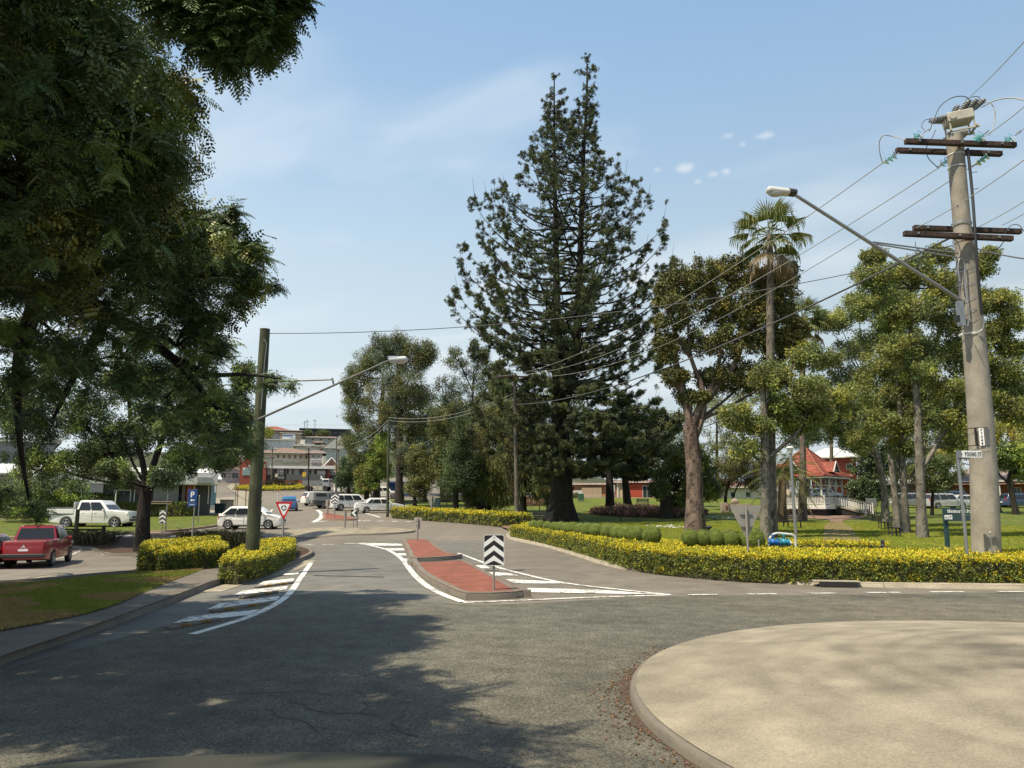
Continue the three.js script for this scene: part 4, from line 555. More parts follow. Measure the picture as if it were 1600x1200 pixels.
const BACK = [['leafy tree filling the gap behind the straight brown gum', 664, 650, 104, [[655, 640, 26, 34], [690, 640, 22, 30], [672, 690, 32, 30], [708, 660, 20, 34], [722, 700, 26, 30], [640, 690, 26, 34]], C.mid], ['leafy tree closing the gap between the sparse tree and the weeping tree', 762, 660, 112, [[760, 640, 24, 30], [745, 690, 30, 26], [775, 670, 24, 30], [730, 650, 20, 24]], C.olive], ['spreading leafy tree standing far behind the fig tree fork', 1120, 660, 128, [[1100, 640, 36, 26], [1150, 655, 40, 26], [1110, 690, 40, 22], [1060, 670, 30, 26], [1165, 610, 30, 22], [1170, 690, 34, 22]], C.leo], ['leafy tree whose crown spreads above the bandstand roof from behind', 1262, 660, 104, [[1245, 680, 34, 20], [1280, 670, 30, 20], [1310, 650, 30, 22], [1235, 640, 30, 24], [1330, 690, 24, 18], [1275, 610, 30, 20]], C.mid], ['dark leafy tree far behind the pale clump, left half', 1400, 700, 110, [[1380, 690, 34, 28], [1420, 680, 34, 28], [1350, 660, 34, 26], [1400, 730, 30, 20], [1440, 720, 28, 22], [1340, 620, 30, 24]], C.mid], ['leafy tree far behind the street name post', 1480, 690, 112, [[1460, 660, 34, 28], [1500, 640, 34, 28], [1510, 690, 30, 26], [1470, 710, 30, 16]], C.leo], ['tall leafy tree at the far right behind the golden tree', 1580, 640, 108, [[1560, 620, 36, 28], [1600, 600, 34, 30], [1590, 660, 36, 28], [1620, 690, 30, 26]], C.mid], ['dark tree behind the weeping trees in the middle of the park', 840, 660, 125, [[850, 640, 34, 34], [880, 690, 40, 30], [820, 700, 34, 28], [900, 640, 30, 34], [860, 730, 40, 16]], C.dark], ['dark leafy tree behind the sparse tree', 690, 690, 118, [[670, 690, 34, 28], [710, 700, 34, 28], [690, 735, 40, 18], [640, 720, 30, 24]], C.dark], ['dark leafy tree behind the dark pines', 1010, 690, 122, [[1000, 680, 40, 28], [1045, 690, 34, 28], [960, 700, 34, 24], [1030, 730, 34, 14]], C.dark]];
for (const [l, x, y, d, lobes, col] of BACK) tree('background_tree', l, { base: [x, 785], d, w: 6, trunk: [[x, 770], [x, 740], [x, y]], bark: M.bark, kind: 'broadS', s: 1.75, clumps: 14, per: 8, size: .34, shell: .4, col, col2: C.leo, mix2: .3, lobes, twigEvery: 3, group: 'trees along the back of the park' });
// trees up the hill
for (const [l, x, y, d, rx, ry] of [['round golden bush on the hillside below the red-roofed building', 418, 676, 236, 7, 7], ['small green tree below the long dark flat-roofed building, left one', 482, 677, 268, 5, 3], ['small green tree below the long dark flat-roofed building, right one', 505, 678, 268, 8, 3.5], ['green tree at the edge of the pale hall', 545, 690, 190, 12, 14], ['dark green tree beside the white house by the hall', 542, 735, 150, 11, 18]]) tree('hill_tree', l, { base: [x, y + 6], d, w: 1.5, trunk: [[x, y]], bark: M.darkBark, kind: 'broadS', s: 2.2, clumps: 14, per: 9, size: .4, shell: .3, col: x === 418 ? C.yel : C.mid, lobes: [[x, y, rx, ry]], sink: -1 });

// ---- giant hoop pine with two leaders
{
  R = mulberry(99);
  const d = 62, B = gd(877, d, -.2), root = thing('hoop_pine', 'giant dark pine with two leaders, by far the tallest tree', 'tree', B), P = (x, y, dz = 0) => at(x, y, d + dz).sub(B), g = [], items = [];
  const L1 = [V(0, 0, 0), P(878, 780), P(876, 700), P(873, 600), P(870, 480), P(868, 350), P(866, 220), P(866, 118)], L2 = [P(876, 640), P(890, 600), P(903, 500), P(907, 380), P(912, 240), P(917, 150), P(917, 88)];
  const u = unit(800, d);
  g.push(taper(L1, [34 * u, 20 * u, 17 * u, 14 * u, 9 * u, 6 * u, 4 * u, 2 * u, 1 * u].map(v => v * .95), 12, 40, .1));
  g.push(taper(L2, [10, 9, 7, 5, 3, 2, .9].map(v => v * u), 9, 30, .08));
  const c1 = new THREE.CatmullRomCurve3(L1, false, 'centripetal'), c2 = new THREE.CatmullRomCurve3(L2, false, 'centripetal');
  const widths = [[88, 2], [105, 7], [118, 6], [140, 22], [160, 42], [185, 60], [210, 80], [250, 106], [300, 138], [350, 168], [400, 176], [450, 190], [500, 192], [540, 168], [580, 140], [620, 130], [660, 150], [700, 155], [730, 125], [748, 40]];
  const wAt = y => { for (let i = 0; i < widths.length - 1; i++) if (y <= widths[i + 1][0]) return lerp(widths[i][1], widths[i + 1][1], Math.max(0, (y - widths[i][0]) / (widths[i + 1][0] - widths[i][0]))); return 20; };
  const pyOf = h => { const a = at(880, 800, d), yw = h + B.y; const v = ((yw - EYE) * CP / d - SP) / (CP + (yw - EYE) * SP / d); return 600 - v * FPX; };
  const H = L2[6].y;
  const put = (p, s, bright) => items.push([p, s, tint(R() < bright ? C.pineL : C.pine, .3)]);
  for (let h = 4; h < H - .6;) {
    const y = pyOf(h), low = sstep(520, 690, y), n = y > 560 ? 9 : y > 480 ? 7 : y < 165 ? 2 : 4 + Math.round(R());
    for (const [cu, which] of [[c1, 0], [c2, 1]]) {
      if (which === 1 && (y > 600)) continue; if (which === 0 && y < 122) continue;
      let t = 0, pt; { let lo = 0, hi = 1; for (let i = 0; i < 24; i++) { t = (lo + hi) / 2; pt = cu.getPoint(t); if (pt.y < h) lo = t; else hi = t; } }
      const cx = 875 / 1, uu = unit(y, d), half = wAt(y - 72 * (1 - low)) * uu * (y > 600 ? 1 : .82);
      for (let k = 0; k < n; k++) {
        const az = (k + which * .5) / n * 6.283 + h * 2.4 + rr(-.3, .3), xs = pt.x - P(880, y).x, dirx = Math.cos(az), dz = Math.sin(az);
        let len = half * rr(.7, 1.08) - (dirx * xs > 0 ? Math.abs(xs) * .6 : -Math.abs(xs) * .2); if (len < .5) len = .5;
        if (y < 165 && R() < .45) continue;
        if (low > .5 && dirx < -.3) len *= .85;
        const rise = lerp(.5, -.04, low), a = pt.clone(), e = V(a.x + dirx * len, a.y + len * (rise * .55) + len * .14, a.z + dz * len), m = V(a.x + dirx * len * .55, a.y + len * rise * .18 - len * .06 * low, a.z + dz * len * .55);
        const cv = new THREE.CatmullRomCurve3([a, m, e, V(e.x + dirx * len * .07, e.y + len * lerp(.16, .05, low), e.z + dz * len * .07)], false, 'centripetal');
        g.push(taper([a, m, e, cv.getPoint(1)], [.03 + .011 * len, .02 + .007 * len, .02, .012], 5, 8));
        const nt = Math.round((2 + len * 1.7) * lerp(.95, 2.1, sstep(300, 600, y))); for (let j = 0; j < nt; j++) { // tufted side shoots, thick towards the end
          const q = 1 - Math.pow(R(), 1.25) * .82, p = cv.getPoint(q), sl = rr(.25, .95) * (1.15 - q * .5), sa = az + (R() < .5 ? 1 : -1) * rr(.4, 1.3), s2 = V(p.x + Math.cos(sa) * sl, p.y + rr(-.05, .45) * sl + .05, p.z + Math.sin(sa) * sl);
          if (j % 2 === 0) g.push(taper([p, s2], [.02, .01], 3, 1)); const nn = Math.round(rr(4, 8)), bright = .2 + .2 * (R() < .5);
          for (let w = 0; w < nn; w++) put(s2.clone().add(rdir().multiplyScalar(rr(.03, .27))), rr(.4, .72), bright);
        }
        for (let w = 0; w < 7; w++) put(cv.getPoint(1).clone().add(rdir().multiplyScalar(rr(.05, .24))), rr(.4, .75), .3);
        if (R() < .4 && len > 3) { const q0 = cv.getPoint(1), q1 = q0.clone().add(V(dirx * .25, rr(.8, 1.8), dz * .25)); g.push(taper([q0, q1], [.018, .008], 3, 1)); if (R() < .55) for (let w = 0; w < 4; w++) put(q1.clone().add(rdir().multiplyScalar(.13)), .7, .3); }
      }
      // needles close about the stem
      if (y > 190 && y < 735) for (let w = 0; w < (y > 500 ? 14 : 4); w++) put(pt.clone().add(rdir().multiplyScalar(rr(.5, 1.7))), rr(.8, 1.25), .25);
    }
    h += lerp(.55, 1.05, sstep(150, 420, y)) * rr(.85, 1.15);
  }
  for (const [top, n] of [[L1[7], 26], [L2[6], 26]]) for (let w = 0; w < n; w++) put(top.clone().add(rdir().multiplyScalar(rr(.1, .5))).add(V(0, -.1, 0)), rr(.45, .7), .35);
  { // the heavy lower skirt of drooping boughs
    const lo = [[835, 560, 34, 9], [905, 565, 36, 9], [850, 600, 40, 10], [910, 605, 44, 10], [955, 625, 40, 10], [865, 640, 42, 10], [925, 655, 48, 11], [990, 660, 38, 10], [845, 680, 40, 10], [905, 695, 46, 10], [965, 700, 46, 10], [1015, 705, 34, 9], [860, 715, 34, 8], [930, 728, 40, 8], [990, 735, 36, 7]].map(([x, y, rx, ry]) => { const q = unit(y, d); return [P(x, y, rr(-3.5, 2.5)), rx * q, ry * q, rx * q * .8]; });
    const f = fill(lo, { clumps: 26, per: 10, size: .42, shell: .15, s: .8, col: C.pine, col2: C.pineL, mix2: .2, flat: .5 }); items.push(...f.items);
    lo.forEach(([c]) => { const b = V(.1 * c.x, c.y + .4, .1 * c.z); g.push(taper([b, c.clone().lerp(b, .4).add(V(0, .25, 0)), c], [.11, .07, .03], 5, 6)); }); f.ends.forEach(([c, e], i) => { if (i % 2) g.push(taper([c, e], [.025, .01], 3, 1)); });
  }
  part('trunk', merge(g), M.darkBark, root); crown('tuft', items, root, LEAFDULL); CROWNS.n += items.length;
}
// ---- palms
function palm(name, label, px, pyBase, pyTop, d, w, sc, o = {}) {
  const B = gd(px, d, -.1), root = thing(name, label, 'palm', B), top = at(px + (o.lean || 0), pyTop, d).sub(B), u = unit(pyBase, d) * w / 2;
  part('trunk', taper([V(0, 0, 0), top.clone().multiplyScalar(.3), top.clone().multiplyScalar(.7), top], [u * 1.5, u, u * .9, u * .7], 10, 16, .05), o.bark || M.palmBark, root);
  const nF = o.n || 34;
  for (let i = 0; i < nF; i++) {
    const f = i / nF, el = lerp(1.35, -1.1, Math.pow(f, .9)), az = i * 2.4 + rr(-.2, .2), st = sc * rr(.6, .85), L = [], dead = f > .78;
    const base = V(Math.cos(az) * Math.cos(el) * st, Math.sin(el) * st, Math.sin(az) * Math.cos(el) * st).add(top).add(V(0, dead ? -.35 * sc : 0, 0)), dir = V(Math.cos(az) * Math.cos(el), Math.sin(el), Math.sin(az) * Math.cos(el)), side = V(-Math.sin(az), 0, Math.cos(az)), nn = side.clone().cross(dir).normalize();
    if (o.feather) { for (let k = 0; k < 22; k++) { const t = k / 22, p = top.clone().addScaledVector(dir, t * sc * 1.9).add(V(0, -t * t * sc * .9, 0)); for (const s of [-1, 1]) { const dd = dir.clone().multiplyScalar(.6).addScaledVector(side, s).add(V(0, -.6, 0)).normalize(); L.push([p, dd, nn.clone().addScaledVector(dd, -nn.dot(dd)).normalize(), sc * .42, .035]); } } }
    else for (let k = -9; k <= 9; k++) { const a = k / 9 * 1.25, dd = dir.clone().multiplyScalar(Math.cos(a)).addScaledVector(side, Math.sin(a)).add(V(0, -.22 - .12 * Math.abs(k) / 9, 0)).normalize(), n2 = nn.clone().addScaledVector(dd, -nn.dot(dd)).normalize(), len = sc * .78 * rr(.85, 1.1); L.push([base, dd, n2, len, sc * .05]); if (R() < .7) { const e = base.clone().addScaledVector(dd, len * .75), d3 = V(dd.x * .4, -1, dd.z * .4).normalize(); L.push([e, d3, V(dd.x, .2, dd.z).normalize(), len * .55, sc * .03]); } }
    if (!o.feather) L.push([top, base.clone().sub(top).normalize(), nn, base.distanceTo(top), .05]);
    const c = dead ? [.2, .15, .08] : tint([.1, .13, .035], .25), m = leafMat(.6, .25); m.color.setRGB(...c);
    part('frond', leafGeo(L), PALM_MATS[dead ? 3 : i % 3], root);
  }
  return root;
}
const PALM_MATS = [[.19, .22, .06], [.25, .27, .08], [.13, .17, .05], [.32, .24, .13]].map(c => { const m = leafMat(.6, .25); m.color.setRGB(...c); return m; });
palm('fan_palm', 'tall fan palm with shaggy crown rising above the fig tree', 1205, 834, 366, 41, 14, 1.5, { lean: -2, n: 27 });
palm('fan_palm', 'second palm crown, lower and behind the right side of the tall fan palm', 1254, 815, 498, 62, 10, 1.5, { n: 26 });
palm('fan_palm', 'small distant palm seen in the sky gap above the bandstand', 1299, 780, 632, 110, 6, 1.5, { n: 26 });
palm('date_palm', 'short bushy palm in front of the left side of the bandstand', 1222, 812, 735, 60, 14, 1.6, { feather: true, n: 34, bark: M.darkBark });

// ---- hedges
KIND.hedge = many(4, () => clump(20, .085, .06, .034, .8, .7)); KIND.hedgeS = many(3, () => clump(16, .06, .04, .026, .9, .5)); KIND.hedgeF = many(3, () => clump(16, .14, .11, .07, .8, .7));
const YEL = [.5, .43, .016], HG = [.19, .21, .028], HD = [.085, .11, .024];
function hedge(name, label, poly, h, o = {}) {
  const c = V(0, 0, 0); poly.forEach(p => c.add(p)); c.multiplyScalar(1 / poly.length); c.y = ground(c.x, c.z) + (o.base ?? .12);
  const root = thing(name, label, 'hedge', c, 0, o.group), sc = (o.s || 1) * .82, kind = o.kind || 'hedge', sp = (o.sp || .062), items = [], topI = [];
  const pos = [], idx = [], inset = .06 * sc, ar = area(poly) > 0 ? 1 : -1, n = poly.length;
  const ins = poly.map((p, i) => { const a = poly[(i + n - 1) % n], b = poly[(i + 1) % n], t = b.clone().sub(a); t.y = 0; t.normalize(); return V(p.x - t.z * inset * ar, 0, p.z + t.x * inset * ar); });
  const hh = (x, z) => h + .09 * h * (wn(x * 1.1, z * 1.1, 23, 3) - .5) + .05 * (wn(x * 5, z * 5, 29, 2) - .5);
  const tri = THREE.ShapeUtils.triangulateShape(ins.map(p => new THREE.Vector2(p.x, p.z)), []);
  ins.forEach(p => { const y = ground(p.x, p.z) + (o.base ?? .12) - c.y; pos.push(p.x - c.x, y - .1, p.z - c.z, p.x - c.x, y + hh(p.x, p.z) - inset, p.z - c.z); });
  for (let i = 0; i < n; i++) { const a = i * 2, b = ((i + 1) % n) * 2; idx.push(a, b, a + 1, a + 1, b, b + 1); } for (const [a, b, d] of tri) idx.push(a * 2 + 1, b * 2 + 1, d * 2 + 1);
  const g = new THREE.BufferGeometry(); g.setAttribute('position', new THREE.Float32BufferAttribute(pos, 3)); g.setIndex(idx); part('branches', uvm(g.toNonIndexed()), o.core || HCORE, root);
  for (let i = 0; i < n; i++) { // sides
    const a = poly[i], b = poly[(i + 1) % n], L = a.distanceTo(b), k = Math.round(L * h / (sp * sp)); 
    for (let j = 0; j < k; j++) { const t = R(), q = R(), x = lerp(a.x, b.x, t), z = lerp(a.z, b.z, t), y = ground(x, z) + (o.base ?? .12) + hh(x, z) * q, bare = wn(x * 3, y * 3 + z, 44, 3); if (bare < .3 && R() < .7) continue; const nx = -(b.z - a.z) / L * ar, nz = (b.x - a.x) / L * ar, dep = rr(-.04, .035) * sc + .035 * (wn(x * 2.2, z * 2.2 + y * 3, 46, 2) - .5); const yl = (o.yel ?? .16) * .38; items.push([V(x - nx * -dep - c.x, y - c.y, z - nz * -dep - c.z), sc * rr(.7, 1.2), tint(R() < (q > .88 ? .6 : yl * (.4 + 1.2 * wn(x * 4, z * 4 + y * 4, 49, 2))) ? (o.yc || YEL).map(v => v * .8) : R() < .5 ? HG : HD, .3)]); }
  }
  let x0 = 1e9, x1 = -1e9, z0 = 1e9, z1 = -1e9; poly.forEach(p => { x0 = Math.min(x0, p.x); x1 = Math.max(x1, p.x); z0 = Math.min(z0, p.z); z1 = Math.max(z1, p.z); });
  const k = Math.round((x1 - x0) * (z1 - z0) / (sp * sp) * 1.15);
  for (let j = 0; j < k; j++) { const x = rr(x0, x1), z = rr(z0, z1); if (!inPoly(poly, x, z)) continue; const y = ground(x, z) + (o.base ?? .12) + hh(x, z) + rr(-.045, .035) * sc; topI.push([V(x - c.x, y - c.y, z - c.z), sc * rr(.75, 1.25), tint(R() < .86 - .3 * sstep(.55, .7, wn(x * 1.6, z * 1.6, 52, 3)) ? (o.yc || YEL) : HG, .22)]); }
  crown(kind, items, root, LEAF, 'side_leaves'); crown(kind, topI, root, LEAF, 'top_leaves'); CROWNS.n += items.length + topI.length; return root;
}
const HCORE = mat([.12, .11, .055], .95, { map: T.mottle });
const band = (pts, w) => { const c = smooth(G2(pts), .5), b = c.map((p, i) => { const t = c[Math.min(c.length - 1, i + 1)].clone().sub(c[Math.max(0, i - 1)]); t.y = 0; t.normalize(); return V(p.x + t.z * (typeof w === 'function' ? w(i / (c.length - 1)) : w), 0, p.z - t.x * (typeof w === 'function' ? w(i / (c.length - 1)) : w)); }); return c.concat(b.reverse()); };
R = mulberry(555);
hedge('hedge', 'long clipped yellow-topped hedge along the pale kerb, running to the right edge', band([[951, 879, .09], [1000, 889, .09], [1060, 896, .09], [1140, 902.5, .09], [1240, 907, .09], [1330, 909, .09], [1450, 911, .09], [1600, 912, .09], [1760, 913, .09]], t => lerp(2.2, 3.0, sstep(0, .5, t))), .52, { base: .085 });
hedge('hedge', 'clipped yellow-topped hedge on the park bend, left of the long hedge', band([[799, 838.5, .09], [825, 844, .09], [860, 852, .09], [905, 864.5, .09], [948, 878, .09]], 1.2), .56, { sp: .075, s: 1.15, yel: .26, base: .085 });
hedge('hedge', 'thin second row of yellow hedge beside the small round topiary bushes', band([[812, 826, .09], [850, 833, .09], [900, 842, .09], [960, 853, .09], [1010, 860, .09], [1075, 866, .09]], 1.0), .34, { sp: .1, s: 1.2, base: .085 });
hedge('hedge', 'yellow hedge strip behind the long hedge in front of the path', band([[1195, 868, .09], [1290, 870, .09], [1390, 872, .09]], 1), .4, { sp: .1, s: 1.2 });
hedge('hedge', 'short yellow-topped hedge between the green pole and the gap by the timber pole', band([[611, 808, .09], [640, 810.5, .09], [700, 814.5, .09], [760, 819.5, .09], [782, 822, .09]], 2.4), .72, { kind: 'hedgeF', sp: .16, s: 1.15, yel: .22 });
hedge('hedge', 'boxy yellow-topped hedge at the foot of the timber lamp pole', G2([[346, 904, .13], [375, 905, .13], [420, 893, .13], [456, 875, .13], [458, 861, .13], [433, 860.5, .13], [408, 866, .13], [372, 880, .13], [358, 891, .13]]), .43, { yel: .1 });
hedge('hedge', 'yellow-topped hedge left of the concrete path, front row', G2([[245, 895, .13], [330, 888, .13], [350, 880, .13], [352, 873, .13], [335, 871, .13], [300, 878, .13], [243, 885, .13]]), .5, { yel: .12 });
hedge('hedge', 'yellow-topped hedge left of the concrete path, rear row with a pale left end', G2([[219, 896, .13], [246, 894, .13], [300, 875, .13], [340, 869, .13], [335, 864, .13], [285, 868, .13], [222, 884, .13]]), .58, { yel: .14 });
hedge('hedge', 'low yellow hedge ring on the far roundabout up the road', (() => { const o = []; for (let i = 0; i < 40; i++) { const a = i / 40 * 6.283; o.push(V(ISL.far.x + Math.cos(a) * ISL.far.r * .9, 0, ISL.far.z + Math.sin(a) * ISL.far.r * .9)); } return o; })(), .32, { kind: 'hedgeF', sp: .26, s: 1.9, base: .14 });
hedge('hedge', 'far yellow hedge beside the small round tree', band([[532, 771, .1], [560, 772, .1], [585, 773, .1]], 2), .7, { kind: 'hedgeF', sp: .26, s: 1.9 });
hedge('hedge', 'dark green hedge in front of the white building', band([[182, 809, .1], [230, 808, .1], [296, 807.5, .1]], 1.2), 1.15, { kind: 'hedgeF', sp: .18, s: 1.3, yc: [.09, .13, .02], yel: .1 });
hedge('hedge', 'long dark hedge behind the white utility truck', band([[-60, 806, .1], [40, 809, .1], [178, 809, .1]], 1.5), 1.9, { kind: 'hedgeF', sp: .2, s: 1.4, yc: [.06, .09, .02], yel: .1 });
// topiary balls: one shape of each size, copied
{ R = mulberry(321); const BALLC = mat([.165, .215, .038], .95, { map: rep(T.mottle, 2), bumpMap: rep(T.soft, 3), bumpScale: .02 });
  const ball = (label, p, r, k, sp, s) => { const t = thing('topiary_ball', label, 'topiary bush', p, 0, undefined), g = new THREE.SphereGeometry(r * .985, 24, 16); part('branches', g, BALLC, t); const items = [], n = Math.round(8 * r * r / (sp * sp)); for (let i = 0; i < n; i++) { const d = rdir(); if (d.y < -.75) continue; const q = d.clone().multiplyScalar(r * rr(.955, 1.0)); items.push([q, s * rr(.75, 1.2), tint(R() < .3 + .35 * Math.max(0, d.y) ? [.21, .26, .04] : [.14, .185, .032], .2)]); } crown('hedgeS', items, t, LEAF, 'leaves'); return t; };
  const small = [[834, 824], [844, 824.5], [855, 826], [866, 826.5], [876, 827.5], [885, 828.5], [895, 829.5], [907, 830.5], [919, 831.5], [932, 832.5], [950, 834.5], [966, 836], [979, 837], [993, 838], [1018, 839.5]];
  const ord = ['first', 'second', 'third', 'fourth', 'fifth', 'sixth', 'seventh', 'eighth', 'ninth', 'tenth', 'eleventh', 'twelfth', 'thirteenth', 'fourteenth', 'fifteenth'];
  const sd = x => { const k = [[834, 37.8], [876, 33], [919, 28.5], [966, 25.3], [1018, 23.6]]; for (let q = 0; q < 4; q++) if (x <= k[q + 1][0]) return lerp(k[q][1], k[q + 1][1], (x - k[q][0]) / (k[q + 1][0] - k[q][0])); return 23.6; };
  let b0 = null; small.forEach(([x, y], i) => { const p = at(x, y - 3.5 + rr(-1, 1), sd(x)); const l = `small clipped round bush, ${ord[i]} from the pine in the row behind the bend hedge`; if (!b0) { b0 = ball(l, p, .24, 1, .028, .36); b0.userData.group = 'small round bushes behind the bend hedge'; } else cloneThing(b0, l, p, rr(0, 6), lerp(.88, 1.18, i / 14) * rr(.95, 1.05)); });
  let b1 = null; const big = [[1078, 'darkest'], [1098, 'second'], [1117, 'third'], [1140, 'fourth, brownish'], [1174, 'largest, behind the triangular sign']];
  big.forEach(([x, w], i) => { const p = at(x, 840 + i * .6, 21.2), l = `large clipped round bush among five left of the blue pump, ${w}`; if (!b1) { b1 = ball(l, p, .235, 1, .028, .36); b1.userData.group = 'large round bushes in the long hedge'; } else cloneThing(b1, l, p, rr(0, 6), [1, .95, 1.05, 1.1, 1.5][i]); });
}
// ---- grass, tussocks, flowers
function blades(name, label, poly, n, h, col, off, parent, catKind = 'stuff') {
  const l = []; for (let i = 0; i < 9; i++) { const d = V(rr(-.5, .5), 1, rr(-.5, .5)).normalize(), nn = rdir(); l.push([V(rr(-.03, .03), 0, rr(-.03, .03)), d, nn.addScaledVector(d, -nn.dot(d)).normalize(), h * rr(.6, 1.2), h * .16]); }
  const g = leafGeo(l), its = []; let x0 = 1e9, x1 = -1e9, z0 = 1e9, z1 = -1e9; poly.forEach(p => { x0 = Math.min(x0, p.x); x1 = Math.max(x1, p.x); z0 = Math.min(z0, p.z); z1 = Math.max(z1, p.z); });
  let guard = 0; while (its.length < n && guard++ < n * 8) { const x = rr(x0, x1), z = rr(z0, z1); if (inPoly(poly, x, z)) its.push([x, z]); }
  const im = new THREE.InstancedMesh(g, LEAFDULL, its.length), q = new THREE.Quaternion(), e = new THREE.Euler(), m4 = new THREE.Matrix4();
  its.forEach(([x, z], i) => { e.set(0, rr(0, 6.28), 0); const s = rr(.6, 1.3); m4.compose(V(x, ground(x, z) + off, z), q.setFromEuler(e), V(s, s, s)); im.setMatrixAt(i, m4); const w = wn(x * .7, z * .7, 91, 3); im.setColorAt(i, new THREE.Color().setRGB(...tint(w > .52 ? col[1] : col[0], .25))); });
  im.name = numbered(name); tag(sh(im), label, 'grass', null, catKind); scene.add(im);
}
R = mulberry(808);
blades('grass', 'short patchy green and brown grass on the verge left of the footpath', LAWN1, 26000, .05, [[.22, .25, .04], [.34, .25, .1]], .14);
{ const near = smooth(G2([[800, 836, .13], [1000, 860, .13], [1600, 868, .13], [1700, 850, .13], [1600, 822, .13], [1300, 815, .13], [1000, 815, .13], [830, 820, .13]]), 2, true); blades('grass', 'mown bright green grass of the park lawn', near, 42000, .07, [[.26, .3, .03], [.33, .34, .05]], .075); }
function tussock(label, p, r, n, L, cols) { const t = thing('grass_tussock', label, 'plant', p), by = [[], []]; for (let i = 0; i < n; i++) { const a = rr(0, 6.283), q = Math.sqrt(R()) * r, d = V(Math.cos(a) * rr(.1, .8), 1, Math.sin(a) * rr(.1, .8)).normalize(), nn = rdir(); nn.addScaledVector(d, -nn.dot(d)).normalize(); const b = V(Math.cos(a) * q, 0, Math.sin(a) * q), len = L * rr(.6, 1.2); const arr = by[i % 2]; arr.push([b, d, nn, len, .02]); arr.push([b.clone().addScaledVector(d, len * .8), V(d.x, .1, d.z).normalize(), V(0, 1, 0), len * .5, .018]); } by.forEach((l, i) => { const m = leafMat(.7, .3); m.color.setRGB(...cols[i]); part('blades', leafGeo(l), m, t); }); }
for (const [x, y, r, l] of [[312, 857, .8, 'left'], [338, 857, .9, 'middle'], [366, 858, .9, 'right']]) tussock(`clump of long arching dark grass behind the hedges, ${l} one`, gp(x, y, .13), r, 420, 1.0, [[.06, .075, .025], [.11, .11, .045]]);
for (const [x, y, l] of [[126, 850, 'left'], [142, 851, 'middle'], [158, 851, 'right']]) tussock(`low strappy bush by the timber fence in front of the red utility truck, ${l} one`, gp(x, y, .05), .8, 200, .8, [[.05, .06, .02], [.09, .09, .04]]);
tussock('dark spiky bush on the far roundabout, left one', gp(411, 764), 1.2, 200, 1.7, [[.03, .035, .02], [.05, .05, .03]]);
tussock('dark spiky bush on the far roundabout, right one', gp(447, 764), 1.2, 200, 1.6, [[.04, .035, .02], [.07, .05, .03]]);
function bed(label, px, py, rx, ry, cols, n, s) {
  const c = gp(px, py), d = -c.z, a = gp(px, py + ry), b = gp(px, py - ry), rz = Math.abs(a.z - b.z) / 2, rxm = rx * unit(py, d); c.z = (a.z + b.z) / 2; c.y = ground(c.x, c.z) + .12;
  const t = thing('flower_bed', label, 'flower bed', c), ring = []; for (let i = 0; i < 48; i++) { const q = i / 48 * 6.283; ring.push(V(c.x + Math.cos(q) * rxm, 0, c.z + Math.sin(q) * rz)); }
  const g = drapeGeo(ring, (x, z) => .14 + .22 * (1 - ((x - c.x) / rxm) ** 2 - ((z - c.z) / rz) ** 2), 1); g.translate(-c.x, -c.y, -c.z); part('soil', g, M.mulch, t);
  const items = []; for (let i = 0; i < n; i++) { const q = rr(0, 6.283), r = Math.sqrt(R()) * .97, x = Math.cos(q) * rxm * r, z = Math.sin(q) * rz * r; items.push([V(x, ground(c.x + x, c.z + z) - c.y + .14 + .22 * (1 - r * r) + rr(.04, .3), z), s * rr(.7, 1.2), tint(cols[Math.floor(R() * cols.length)], .25)]); }
  crown('hedgeF', items, t, LEAF, 'flowers'); CROWNS.n += n; return t;
}
bed('low pinkish-brown flower bed on the lawn right of the giant pine', 1015, 805, 92, 5.5, [[.25, .12, .09], [.18, .085, .06], [.1, .1, .03], [.36, .2, .16]], 2200, 1.6);
bed('low pinkish flower bed on the lawn left of the giant pine', 826, 788, 42, 4, [[.25, .12, .09], [.18, .085, .06], [.12, .13, .03]], 900, 1.9);
bed('pale green planted bed behind the dark slim tree', 740, 783, 60, 2.6, [[.2, .21, .1], [.26, .25, .14], [.12, .14, .05]], 900, 1.9);
{ R = mulberry(61); // loose rose bushes in the big bed
  [[962, 797, 'left'], [1000, 797, 'middle'], [885, 779, 'far left']].forEach(([x, y, l]) => { const d = -gp(x, y).z; tree('rose_bush', `loose pale green rose bush at the back of the flower beds, ${l} one`, { cat: 'bush', base: [x, y], d, w: 1.4, trunk: [[x, y - 4]], flare: false, bark: M.bark, kind: 'broadS', s: .7, clumps: 14, per: 7, size: .35, shell: .3, col: [.13, .15, .07], col2: [.2, .12, .1], mix2: .2, lobes: [[x, y - 5, 12, 5], [x + 14, y - 4, 9, 4]] }); }); }
console.log('leaf clusters', CROWNS.n);

